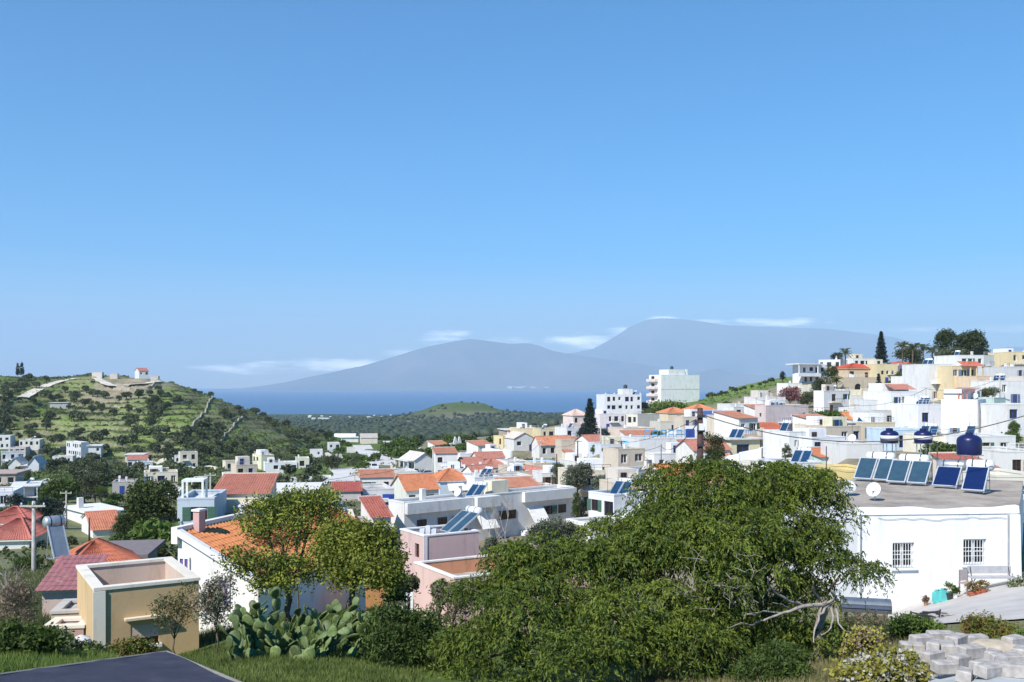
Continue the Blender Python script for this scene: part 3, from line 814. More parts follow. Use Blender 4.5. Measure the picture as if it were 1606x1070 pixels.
# ------------------------------------------------------------------ house builders (local x runs along the right face, y along the left face)
def panel(mb, o, ud, nd, width, z0, z1, holes, depth=0.16, arch=False):
    o, ud, nd = Vector(o), Vector(ud), Vector(nd)

    def pt(u, z, inn=0.0):
        return o + ud * u + Vector((0, 0, z)) - nd * inn
    us = sorted(set([0, width] + [h for q in holes for h in q[:2]]))
    zs = sorted(set([z0, z1] + [h for q in holes for h in q[2:4]]))
    for i in range(len(us) - 1):
        for j in range(len(zs) - 1):
            cu_, cz_ = (us[i] + us[i + 1]) / 2, (zs[j] + zs[j + 1]) / 2
            if any(h[0] < cu_ < h[1] and h[2] < cz_ < h[3] for h in holes):
                continue
            mb.poly([pt(us[i], zs[j]), pt(us[i + 1], zs[j]), pt(us[i + 1], zs[j + 1]), pt(us[i], zs[j + 1])])
    for (a, b2, c, d) in holes:
        for (p, q) in (((a, c), (b2, c)), ((b2, c), (b2, d)), ((b2, d), (a, d)), ((a, d), (a, c))):
            mb.poly([pt(*p), pt(*p, depth), pt(*q, depth), pt(*q)])
        if arch:
            r = (b2 - a) / 2
            cx = (a + b2) / 2
            n = 8
            for k in range(n):
                t0, t1 = math.pi * k / n, math.pi * (k + 1) / n
                p0, p1 = (cx - r * math.cos(t0), d - r + r * math.sin(t0)), (cx - r * math.cos(t1), d - r + r * math.sin(t1))
                mb.poly([pt(p0[0], p0[1]), pt(p1[0], p1[1]), pt(p1[0], d), pt(p0[0], d)])
                mb.poly([pt(p0[0], p0[1]), pt(p0[0], p0[1], depth), pt(p1[0], p1[1], depth), pt(p1[0], p1[1])])


SHN = [0]
SHM = [plain('blue_grey_shutter', (.13, .20, .30), .6), plain('brown_shutter', (.16, .09, .055), .6), plain('green_shutter', (.06, .13, .09), .6), plain('grey_shutter', (.42, .42, .40), .6)]


def window_part(parent, o, ud, nd, hole, frame_m, D, depth=0.16, glass=None, bars=(1, 1), sill=False):
    a, b2, c, d = hole
    o, ud, nd = Vector(o), Vector(ud), Vector(nd)

    def bar(mb, u0, u1, z0, z1, i0, i1):
        pts = []
        for z in (z0, z1):
            for (u, i) in ((u0, i0), (u1, i0), (u1, i1), (u0, i1)):
                pts.append(o + ud * u + Vector((0, 0, z)) - nd * i)
        mb.hexa(pts)
    mb = MB()
    t = 0.07 if D < 130 else 0.10
    i0, i1 = depth - 0.07, depth - 0.01
    bar(mb, a, b2, c, c + t, i0, i1)
    bar(mb, a, b2, d - t, d, i0, i1)
    bar(mb, a, a + t, c + t, d - t, i0, i1)
    bar(mb, b2 - t, b2, c + t, d - t, i0, i1)
    for k in range(bars[0]):
        m = a + (b2 - a) * (k + 1) / (bars[0] + 1)
        bar(mb, m - t * .45, m + t * .45, c + t, d - t, i0 + .005, i1)
    for k in range(bars[1] - 1):
        m = c + (d - c) * (k + 1) / bars[1]
        bar(mb, a + t, b2 - t, m - t * .3, m + t * .3, i0 + .008, i1)
    w = mb.build('window', frame_m, parent)
    SHN[0] += 1
    if SHN[0] % 3 == 0 and 62 < D < 240 and b2 - a < 1.5:
        sw = (b2 - a) * .5
        for (s0, s1) in ((a - sw - .02, a - .02), (b2 + .02, b2 + sw + .02)):
            sh_ = MB()
            bar(sh_, s0, s1, c, d, -.05, -.004)
            for q in range(3):
                zz_ = c + (d - c) * (q + .5) / 3
                bar(sh_, s0 + .05, s1 - .05, zz_ - .12, zz_ + .12, -.065, -.051)
            sh_.build('shutter', SHM[(SHN[0] // 3) % 4], w)
    gp = MB()
    bar(gp, a + t * .5, b2 - t * .5, c + t * .5, d - t * .5, depth - 0.028, depth - 0.022)
    gp.build('pane', glass or M_glass, w)
    if sill:
        sb = MB()
        bar(sb, a - .08, b2 + .08, c - .10, c, -0.12, depth * .5)
        sb.build('sill', M_wframe, w)
    return w


def tile_slope(mb, e0, e1, r0, r1, pitch=0.24, amp=0.045, course=0.36):
    e0, e1, r0, r1 = map(Vector, (e0, e1, r0, r1))
    nu = max(6, int(max((e1 - e0).length, (r1 - r0).length) / pitch)) * 4
    L = ((r0 + r1) / 2 - (e0 + e1) / 2).length
    nv = max(2, int(L / course))
    n = (e1 - e0).cross(r0 - e0) if (r0 - e0).length > .01 else (e1 - e0).cross(r1 - e0)
    n.normalize()
    if n.z < 0:
        n = -n
    for j in range(nv):
        base = len(mb.v)
        for s, lift in ((0, 0.014), (1, 0.0)):
            v = (j + s) / nv
            a, b2 = e0.lerp(r0, v), e1.lerp(r1, v)
            for i in range(nu + 1):
                p = a.lerp(b2, i / nu) + n * (lift + amp * abs(math.sin(math.pi * i / 4)))
                mb.v.append(tuple(p))
        for i in range(nu):
            mb.f.append((base + i, base + i + 1, base + nu + 2 + i, base + nu + 1 + i))


def ring(mb, x0, x1, y0, y1, z0, z1, t):
    mb.box(x0, x1, y0, y0 + t, z0, z1)
    mb.box(x0, x1, y1 - t, y1, z0, z1)
    mb.box(x0, x0 + t, y0 + t, y1 - t, z0, z1)
    mb.box(x1 - t, x1, y0 + t, y1 - t, z0, z1)


HOUSE = []


def details(e, i, wr, wlen, h, D, roof, wm, col, holes, depth):
    """annexes, balconies, stair huts, chimneys and railings that break up a plain block"""
    r = random.Random(i * 17 + 3)
    wm2 = plaster(r.choice((WHITE, WHITE, CREAM, (.74, .74, .76), (.66, .60, .52))))
    if roof == 'p':
        if r.random() < .36 and wr > 4:
            x = r.uniform(.1, .5) * wr
            w_ = min(r.uniform(1.8, 3.0), wr - x - .4)
            y = wlen * r.uniform(.3, .5)
            hh = r.uniform(.9, 1.6)
            box_part(e, 'stair_hut', x, x + w_, y, wlen - .35, h - .44, h + hh, wm2)
            window_part(e, (0, y - .165, 0), (1, 0, 0), (0, -1, 0), (x + .4, x + 1.2, h - .40, h + hh - .4), r.choice((M_brframe, M_bframe, M_wframe)), D)
        if r.random() < .5:
            g = MB()
            n = max(2, int(wr / 1.2))
            for q in range(n + 1):
                x = .15 + (wr - .3) * q / n
                g.box(x - .02, x + .02, .08, .12, h + .03, h + .75)
            g.box(.13, wr - .13, .08, .12, h + .7, h + .76)
            g.box(.13, wr - .13, .085, .115, h + .38, h + .42)
            g.build('roof_railing', r.choice((M_wframe, M_metal, M_brframe)), e)
        for q in range(r.choice((0, 1, 1, 2))):
            x, y = r.uniform(.1, .85) * wr, r.uniform(.15, .8) * wlen
            box_part(e, 'chimney', x, x + .45, y, y + .45, h - .44, h + r.uniform(.5, 1.1), wm2)
    # front annex
    if wr > 5 and r.random() < .45:
        w_ = wr * r.uniform(.3, .5)
        x = r.choice((.05, wr - w_ - .05))
        d_ = r.uniform(1.2, 2.6)
        hh = min(h * r.uniform(.45, .62), 3.2)
        blocked = any(q[0] < x + w_ and q[1] > x and q[2] < hh for q in holes)
        if not blocked or r.random() < .5:
            box_part(e, 'annex', x, x + w_, -d_, -.01, -3, hh, wm2)
            ov = r.random() < .35
            if ov:
                mb = MB()
                tile_slope(mb, (x - .15, -d_ - .25, hh + .05), (x + w_ + .15, -d_ - .25, hh + .05), (x - .15, -.02, hh + .75), (x + w_ + .15, -.02, hh + .75))
                mb.build('annex_roof', tile_mat(r.choice((DULLRED, (.55, .22, .12)))), e)
            else:
                box_part(e, 'annex_roof', x - .1, x + w_ + .1, -d_ - .1, -.012, hh + .002, hh + .14, wm2)
            if hh > 1.8:
                window_part(e, (0, -d_ - .165, 0), (1, 0, 0), (0, -1, 0), (x + w_ * .5 - .45, x + w_ * .5 + .45, .3, min(2.0, hh - .3)), r.choice((M_brframe, M_bframe, M_wframe)), D)
    # balcony on the upper floor
    if h > 4.8 and r.random() < .75:
        w_ = wr * r.uniform(.35, .6)
        x = r.uniform(.05, .95 - w_ / wr) * wr
        z = h * .5 - .1
        b = box_part(e, 'balcony', x, x + w_, -1.15, -.012, z, z + .16, wm2)
        g = MB()
        n = max(3, int(w_ / .5))
        for q in range(n + 1):
            xx = x + .04 + (w_ - .08) * q / n
            g.box(xx - .02, xx + .02, -1.13, -1.09, z + .16, z + .95)
        g.box(x, x + w_, -1.14, -1.08, z + .93, z + .99)
        g.build('railing', r.choice((M_wframe, M_dmetal, M_bframe)), b)
    # washing line of shutters: one painted door at ground level
    if r.random() < .6 and wr > 3.5:
        x = r.uniform(.15, .75) * wr
        if not any(q[0] < x + 1.1 and q[1] > x - .1 and q[2] < 2.2 for q in holes) and h > 2.6:
            window_part(e, (0, -.165, 0), (1, 0, 0), (0, -1, 0), (x, x + .95, .05, 2.1), r.choice((M_bframe, M_brframe)), D, glass=r.choice((M_brframe, M_bframe, M_dark)))
WM = {'blue': M_bframe, 'white': M_wframe, 'brown': M_brframe}


def box_part(h, name, x0, x1, y0, y1, z0, z1, mat):
    return MB().box(x0, x1, y0, y1, z0, z1).build(name, mat, h)


def make_house(i, row):
    L, C, R, top, base, D, th, roof, col, win, label, op = row
    X0, Y0, zb, t, wr, wlen, h = HB[i]
    name = 'apartment_block' if op.get('k') == 'tower' else ('chapel' if op.get('k') == 'chapel' else 'house')
    e = empty(name, (X0, Y0, zb), t)
    tag(e, label, 'chapel' if name == 'chapel' else ('building' if name != 'house' else 'house'), 'village buildings')
    e['dims'] = [wr, wlen, h]
    rise = op.get('rise', 1.6)
    ph = 0.45 if D > 60 else 0.6
    wm = plaster(col)
    # windows
    holesR, holesL = [], []
    spec = list(op.get('wins', []))
    if not win and not spec and roof in 'pf' and not op.get('k') and D < 330 and i % 4:
        win = 'R1'
    if win:
        face, n = win[0], int(win[1])
        W_ = wr if face == 'R' else wlen
        st = max(1, int(round(h / 2.8)))
        n = max(1, min(max(n, int(W_ / 2.0)), int(W_ / 1.7)))
        rr = random.Random(i * 31 + 5)
        for s in range(st):
            for k in range(n):
                if rr.random() < .12 and n > 1:
                    continue
                door = s == st - 1 and rr.random() < .2 and D < 300 and h > 3
                ww, hh = (1.0, 2.0) if door else (rr.choice((.9, 1.1, 1.4)), rr.choice((1.2, 1.4, 1.6)))
                zc = 1.1 if door else h - ph - .32 - hh / 2 - s * 2.9
                if zc - hh / 2 < .2:
                    continue
                spec.append((face, (k + .5 + rr.uniform(-.13, .13)) / n, zc / h, ww, hh))
    for (face, fu, fz, ww, hh) in spec:
        W_ = wr if face == 'R' else wlen
        ww = min(ww, W_ * .7)
        u = fu * W_
        z = fz * h
        a, b2, c, d = u - ww / 2, u + ww / 2, max(z - hh / 2, 0.05), min(z + hh / 2, h - ph - .18)
        if a < .1 or b2 > W_ - .1 or d - c < .25:
            continue
        lst = holesR if face == 'R' else holesL
        if any(not (b2 + .12 < q[0] or a - .12 > q[1] or d + .12 < q[2] or c - .12 > q[3]) for q in lst):
            continue
        lst.append((a, b2, c, d))
    arch = bool(op.get('arch'))
    depth = 0.16 if D < 100 else 0.24
    w = MB()
    z0 = -4.0
    hL = h + (rise if roof == 's' else 0)
    panel(w, (0, 0, 0), (1, 0, 0), (0, -1, 0), wr, z0, h, holesR, depth, arch)
    # left face is drawn from its far end so that u runs left to right for the viewer
    hl2 = [(wlen - b2, wlen - a, c, d) for (a, b2, c, d) in holesL]
    panel(w, (0, wlen, 0), (0, -1, 0), (-1, 0, 0), wlen, z0, h, hl2, depth, arch)
    w.poly([(wr, 0, z0), (wr, wlen, z0), (wr, wlen, h), (wr, 0, h)])
    w.poly([(wr, wlen, z0), (0, wlen, z0), (0, wlen, hL), (wr, wlen, hL)])
    if roof == 's':
        w.poly([(0, 0, h), (0, wlen, h), (0, wlen, hL)])
        w.poly([(wr, wlen, h), (wr, 0, h), (wr, wlen, hL)])
    if roof == 'g':
        for x in (0, wr):
            w.poly([(x, 0, h), (x, wlen, h), (x, wlen / 2, h + rise)])
    if roof == 'gy':
        for y in (0, wlen):
            w.poly([(0, y, h), (wr, y, h), (wr / 2, y, h + rise)])
    w.build('wall', wm, e)
    fm = WM.get(op.get('wm'), None)
    rr = random.Random(i)
    for hole in holesR:
        window_part(e, (0, 0, 0), (1, 0, 0), (0, -1, 0), hole, fm or rr.choice((M_wframe, M_brframe, M_wframe, M_bframe)), D, depth, bars=(1 if D < 220 else 0, 2 if D < 110 else 1))
    for hole in hl2:
        window_part(e, (0, wlen, 0), (0, -1, 0), (-1, 0, 0), hole, fm or M_brframe, D, depth, bars=(1 if D < 220 else 0, 1))
    # roof
    rc = op.get('roofcol')
    ov = 0.28
    if roof == 'p':
        s = MB().box(.2, wr - .2, .2, wlen - .2, h - ph - .2, h - ph)
        s.build('roof', plain('roof_%d' % (i % 5), rc, .95) if rc else (M_roofcem if i % 3 else M_roofwhite), e)
        pr = MB()
        ring(pr, -.03, wr + .03, -.03, wlen + .03, h - .12, h + .03, .30)
        p = pr.build('coping', wm, e)
        pi = MB()
        ring(pi, .02, wr - .02, .02, wlen - .02, h - ph, h - .12, .20)
        pi.build('parapet', wm, e)
    elif roof == 'f':
        s = MB().box(-.45, wr + .45, -.45, wlen + .45, h, h + .22)
        s.build('roof', plain('slab', rc, .9) if rc else M_roofwhite, e)
    else:
        m = tile_mat(op['tile']) if 'tile' in op else plain('sheet', rc, .5, .2)
        if roof == 's':
            mb = MB()
            k = rise / wlen
            tile_slope(mb, (-ov, -ov, h - k * ov + .06), (wr + ov, -ov, h - k * ov + .06), (-ov, wlen, hL + .06), (wr + ov, wlen, hL + .06), amp=.04 if 'tile' in op else .02)
            mb.build('roof', m, e)
            MB().box(-ov, wr + ov, wlen - .02, wlen + .14, hL - .3, hL + .16).build('ridge', wm, e)
        elif roof == 'g':
            k = rise / (wlen / 2)
            for sgn in (0, 1):
                mb = MB()
                ye = -ov if sgn == 0 else wlen + ov
                tile_slope(mb, (-ov, ye, h - k * ov + .05), (wr + ov, ye, h - k * ov + .05), (-ov, wlen / 2, h + rise + .05), (wr + ov, wlen / 2, h + rise + .05))
                mb.build('roof_slope', m, e)
            MB().tube([(-ov, wlen / 2, h + rise + .06), (wr + ov, wlen / 2, h + rise + .06)], .12, 6).build('ridge', m, e)
        elif roof == 'gy':
            k = rise / (wr / 2)
            for sgn in (0, 1):
                mb = MB()
                xe = -ov if sgn == 0 else wr + ov
                tile_slope(mb, (xe, -ov, h - k * ov + .05), (xe, wlen + ov, h - k * ov + .05), (wr / 2, -ov, h + rise + .05), (wr / 2, wlen + ov, h + rise + .05))
                mb.build('roof_slope', m, e)
            MB().tube([(wr / 2, -ov, h + rise + .06), (wr / 2, wlen + ov, h + rise + .06)], .12, 6).build('ridge', m, e)
        elif roof == 'h':
            ins = min(wr, wlen) * .45
            a0, a1 = (wr - ins, ins) if wr < 2 * ins else (ins, wr - ins)
            a0, a1 = min(ins, wr * .48), max(wr - ins, wr * .52)
            ym = wlen / 2
            E = [(-ov, -ov), (wr + ov, -ov), (wr + ov, wlen + ov), (-ov, wlen + ov)]
            zt = h + rise
            ridge0, ridge1 = (a0, ym, zt), (a1, ym, zt)
            for (p, q, r0, r1) in ((E[0], E[1], ridge0, ridge1), (E[2], E[3], ridge1, ridge0), (E[1], E[2], ridge1, ridge1), (E[3], E[0], ridge0, ridge0)):
                mb = MB()
                tile_slope(mb, (p[0], p[1], h), (q[0], q[1], h), r0, r1)
                mb.build('roof_slope', m, e)
            MB().box(-ov, wr + ov, -ov, wlen + ov, h - .12, h).build('eaves', wm, e)
            rg = MB().tube([ridge0, ridge1], .12, 6)
            for p, q in ((E[0], ridge0), (E[3], ridge0), (E[1], ridge1), (E[2], ridge1)):
                rg.tube([(p[0], p[1], h + .05), q], .11, 6)
            rg.build('ridge', m, e)
    k = op.get('k')
    if k == 'long':
        for (x0, x1, n_) in ((0, wr * .36, 1), (wr * .36, wr * .5, 2), (wr * .66, wr, 1)):
            pj = .55 if n_ == 1 else 1.1
            box_part(e, 'balcony', x0 + .05, x1 - .05, -pj, -.01, h - 1.25, h - .1, wm)
        for x in (wr * .09, wr * .2, wr * .30, wr * .545, wr * .60, wr * .83, wr * .92):
            window_part(e, (0, -.165, 0), (1, 0, 0), (0, -1, 0), (x - .6, x + .6, h - 3.0, h - 2.0), M_brframe, D)
        for x in (wr * .43, wr * .74):
            aw = MB()
            aw.hexa([(x - 1.2, -1.5, h - 3.6), (x + 1.2, -1.5, h - 3.6), (x + 1.2, -.15, h - 2.0), (x - 1.2, -.15, h - 2.0), (x - 1.2, -1.5, h - 3.54), (x + 1.2, -1.5, h - 3.54), (x + 1.2, -.15, h - 1.94), (x - 1.2, -.15, h - 1.94)])
            aw.build('awning', M_cloth, e)
        for x in (wr * .25, wr * .70):
            box_part(e, 'balcony', x - 1.3, x + 1.6, -1.0, -.01, h - 5.4, h - 4.5, plaster(WHITE))
        for x in (wr * .1, wr * .3):
            box_part(e, 'chimney', x, x + .5, .3, .8, h - .1, h + 1.2, wm)
        box_part(e, 'stair_hut', wr * .52, wr * .62, wlen * .4, wlen * .9, h - .5, h + 1.3, plaster(CREAM))
    if k == 'awning':
        aw = MB()
        x0, x1 = wr * .22, wr * .70
        aw.hexa([(x0 - .2, -1.8, h - 1.5), (x1 + .5, -1.8, h - 1.5), (x1, -.05, h - .5), (x0, -.05, h - .5), (x0 - .2, -1.8, h - 1.42), (x1 + .5, -1.8, h - 1.42), (x1, -.05, h - .42), (x0, -.05, h - .42)])
        aw.build('awning', M_cloth, e)
        window_part(e, (0, -.165, 0), (1, 0, 0), (0, -1, 0), (wr * .42, wr * .42 + 1.1, h - 3.4, h - 1.6), M_bframe, D, glass=M_bframe)
        box_part(e, 'terrace_wall', -.5, wr * .8, -3.2, -3.0, -1, h - 2.0, plaster(CREAM))
    if k == 'blueband':
        box_part(e, 'blue_band', wr - 1.7, wr + .03, -.06, -.01, h - 1.6, h - .8, M_bframe)
        for f_ in (.35, .62):
            box_part(e, 'balcony', .2, wr * .8, -1.3, -.01, h * f_ - .45, h * f_, wm)
    if k == 'porch':
        for q in range(4):
            y = .3 + q * (wlen - .6) / 3
            box_part(e, 'pillar', -1.6, -1.35, y - .12, y + .12, 0, h - .3, wm)
        box_part(e, 'porch_roof', -1.8, -.01, 0, wlen, h - .3, h - .1, M_roofwhite)
    if k == 'chapel':
        for x in (wr * .62, wr * .95):
            g = MB()
            g.hexa([(x - .8, 0, h), (x + .8, 0, h), (x + .8, .5, h), (x - .8, .5, h), (x - .12, 0, h + 2.3), (x + .12, 0, h + 2.3), (x + .12, .5, h + 2.3), (x - .12, .5, h + 2.3)])
            g.build('bell_gable', wm, e)
        box_part(e, 'annex', -5, -.02, .3, wlen * .8, -2, h * .5, wm)
    if k == 'balcony':
        box_part(e, 'balcony', .3, wr - .3, -1.3, -.02, h * .42, h * .42 + .9, wm)
        box_part(e, 'canopy', .1, wr - .1, -1.5, -.02, h * .82, h * .82 + .2, wm)
    if k == 'frames':
        for y in (0, 1):
            x = wr * (.45 + .5 * y)
            box_part(e, 'post', x - .15, x + .15, -1.9, -1.6, -1, h, wm)
        box_part(e, 'beam', 0, wr, -1.9, -1.6, h, h + .3, wm)
        box_part(e, 'balcony', 0, wr, -1.9, -.02, h * .38, h * .38 + .2, wm)
    if k == 'blue':
        for q in range(6):
            x = wr * (.12 + .12 * q)
            pg = MB()
            for dx in (0, .9):
                pg.box(x + dx, x + dx + .08, 1.4, 1.48, h - .4, h + 1.4)
            pg.box(x, x + .98, 1.38, 1.5, h + .5, h + .66)
            pg.box(x, x + .98, 1.38, 1.5, h + 1.2, h + 1.4)
            pg.build('blue_frame', M_blue, e)
        box_part(e, 'blue_screen', wr * .74, wr * .86, 1.2, 1.6, h - .3, h + 1.5, M_bframe)
        box_part(e, 'stair_hut', wr * .87, wr - .05, .5, wlen * .6, h - .3, h + 1.9, wm)
    if k == 'tower':
        fl = h / 4
        for s in range(4):
            box_part(e, 'balcony', -1.5, -.02, wlen * .25, wlen - .2, s * fl + .2, s * fl + 1.3, plaster(PALEPINK))
            window_part(e, (-.165, wlen, 0), (0, -1, 0), (-1, 0, 0), (wlen * .2, wlen * .45, s * fl + 1.35, s * fl + 2.5), M_brframe, D)
        box_part(e, 'stair_hut', wr * .2, wr * .62, .3, wlen * .8, h - .3, h + 2.2, wm)
        box_part(e, 'chimney', wr * .66, wr * .7, .3, 1.0, h - .3, h + 2.3, wm)
        box_part(e, 'floor_band', 0.02, wr - .02, -.04, -.004, h * .50, h * .50 + .18, M_conc)
    if k == 'penthouse':
        box_part(e, 'stair_hut', wr * .5, wr * .78, 1, wlen * .6, h - .3, h + 1.9, wm)
        for q in range(5):
            box_part(e, 'parapet_post', wr * q * .24, wr * q * .24 + .4, -.02, .38, h + .03, h + .6, wm)
    if k == 'slabs':
        box_part(e, 'balcony', -2.8, wr * .6, -2.0, -.02, h * .42, h * .42 + 1.0, wm)
        box_part(e, 'roof_slab', -2.6, wr * .75, -1.8, wlen, h + .04, h + .3, wm)
        for x in (-2.4, wr * .5):
            box_part(e, 'pillar', x, x + .25, -1.6, -1.35, h * .42 + 1.0, h + .04, wm)
    if k == 'redtop':
        mb = MB()
        tile_slope(mb, (wr * .2, 1.0, h + .3), (wr * .95, 1.0, h + .3), (wr * .2, 4, h + 1.4), (wr * .95, 4, h + 1.4))
        mb.build('lean_to_roof', tile_mat(DULLRED), e)
        box_part(e, 'stair_hut', wr * .15, wr, 4.02, wlen - .2, h - .3, h + 1.6, wm)
    if k == 'bigwhite':
        box_part(e, 'stair_hut', .6, wr * .8, wlen * .45, wlen - .3, h - .3, h + 1.6, wm)
        mb = MB()
        tile_slope(mb, (.3, wlen * .25, h + .9), (.3, wlen - .1, h + .9), (wr * .8, wlen * .25, h + 1.8), (wr * .8, wlen - .1, h + 1.8))
        mb.build('lean_to_roof', tile_mat(DULLRED), e)
        for q in range(3):
            y = wlen * (.27 + .12 * q)
            box_part(e, 'pillar', .35, .6, y, y + .2, h - .3, h + .9, plaster(DULLRED))
        window_part(e, (0, -.165, 0), (1, 0, 0), (0, -1, 0), (wr * .62, wr * .92, h * .28, h * .97), M_bframe, D, glass=plain('blue_glass', (.03, .07, .2), .15), bars=(1, 6))
        window_part(e, (0, -.165, 0), (1, 0, 0), (0, -1, 0), (wr * .62, wr * .92, h * .03, h * .2), M_brframe, D)
    if k == 'pergola':
        mb = MB()
        tile_slope(mb, (wr * .25, -1.6, h - .1), (wr * 1.15, -1.6, h - .1), (wr * .35, 1.2, h + 1.0), (wr * 1.15, 1.2, h + 1.0))
        mb.build('pergola_roof', tile_mat((.5, .13, .08)), e)
        for x in (.55, .8, 1.05):
            box_part(e, 'pillar', wr * x, wr * x + .22, -1.4, -1.18, h - 3, h - .1, wm)
        box_part(e, 'terrace_floor', wr * .5, wr * 1.15, -1.6, -.02, h - 3.3, h - 3.02, wm)
    if k == 'pergola2':
        mb = MB()
        tile_slope(mb, (-.2, -1.8, h * .45), (wr, -1.8, h * .45), (0, -.03, h * .45 + .8), (wr * .9, -.03, h * .45 + .8))
        mb.build('awning_roof', tile_mat((.5, .13, .08)), e)
    if k == 'slab':
        box_part(e, 'balcony', -.3, wr + .8, -1.4, -.02, h * .46, h * .46 + .2, wm)
        box_part(e, 'roof_slab', -.4, wr + 1.2, -1.4, wlen, h + .04, h + .24, wm)
        for x in (.2, wr * .5, wr + .5):
            box_part(e, 'pillar', x, x + .25, -1.3, -1.05, -1, h + .03, wm)
    if k == 'chim':
        box_part(e, 'chimney', wr * .1, wr * .1 + .8, wlen * .55, wlen * .55 + .8, h + .2, h + 1.9, wm)
    if k == 'roofframe':
        g = MB()
        for (x, y) in ((.3, .3), (2.0, .3), (2.0, 2.2), (.3, 2.2)):
            g.box(x, x + .18, y, y + .18, h - .3, h + 1.4)
        g.box(.3, 2.18, .3, 2.38, h + 1.4, h + 1.58)
        g.build('roof_frame', M_wframe, e)
    if 55 < D < 340 and not k and h > 2.2:
        details(e, i, wr, wlen, h, D, roof, wm, col, holesR, depth)
    HOUSE.append(e)
    return e


HLAB = {}
for i_, row_ in enumerate(HOUSES):
    HLAB[row_[10]] = make_house(i_, row_)


# little cottages in the gaps between the houses listed above
FILL = []
_fr = random.Random(44)
for (bx, nn) in (((560, 712, 900, 800), 16), ((880, 690, 1110, 800), 12), ((1110, 650, 1330, 735), 10), ((270, 722, 560, 775), 7), ((0, 715, 280, 800), 4)):
    made = tries = 0
    while made < nn and tries < 400:
        tries += 1
        px, py = _fr.uniform(bx[0], bx[2]), _fr.uniform(bx[1], bx[3])
        p = hit(px, py, 95, 420)
        if p is None:
            continue
        wr_, wl_ = _fr.uniform(4.0, 7.0), _fr.uniform(4, 6)
        if any(abs(p.x - q[0] - q[4] * .4) < (q[4] + wr_) * .55 + .5 and abs(p.y - q[1] - q[5] * .4) < (q[5] + wl_) * .7 + 1.5 for q in HB):
            continue
        if any(((px - a) / 26) ** 2 + ((py - b) / 12) ** 2 < 1 for (a, b) in ((575, 746), (590, 736), (597, 726), (592, 716), (580, 706), (567, 699), (522, 760), (542, 753), (547, 745))):
            continue
        rf, kw, cl, opx = _fr.choice((('p', 'small white flat cottage', WHITE, {}), ('p', 'small white flat cottage', (.70, .70, .69), {}), ('p', 'small cream flat cottage', (.70, .63, .50), {}), ('g', 'small red-gabled cottage', (.72, .70, .65), {'tile': DULLRED, 'rise': 1.3}), ('s', 'small tile-roofed cottage', (.74, .72, .68), {'tile': (.5, .22, .14), 'rise': 1.0}), ('p', 'small beige flat cottage', (.6, .52, .42), {})))
        hh_ = _fr.choice((2.7, 3.0, 3.2, 5.4))
        HB.append((p.x, p.y, p.z - .1, math.radians(_fr.uniform(10, 36)), wr_, wl_, hh_))
        HOUSES.append((-5, px, px + 20, py, py, p.y, 20, rf, cl, 'R2', kw, opx))
        e = make_house(len(HB) - 1, HOUSES[-1])
        FILL.append((e, px, py, p.y, 1, kw))
        made += 1


def roof_pt(label, fx, fy, dz=0.0):
    e = next(v for k_, v in HLAB.items() if label in k_)
    wr, wlen, h = e['dims']
    c, s = math.cos(e.rotation_euler.z), math.sin(e.rotation_euler.z)
    x, y = fx * wr, fy * wlen
    ph = 0.45
    return Vector((e.location.x + c * x - s * y, e.location.y + s * x + c * y, e.location.z + h - ph + dz))


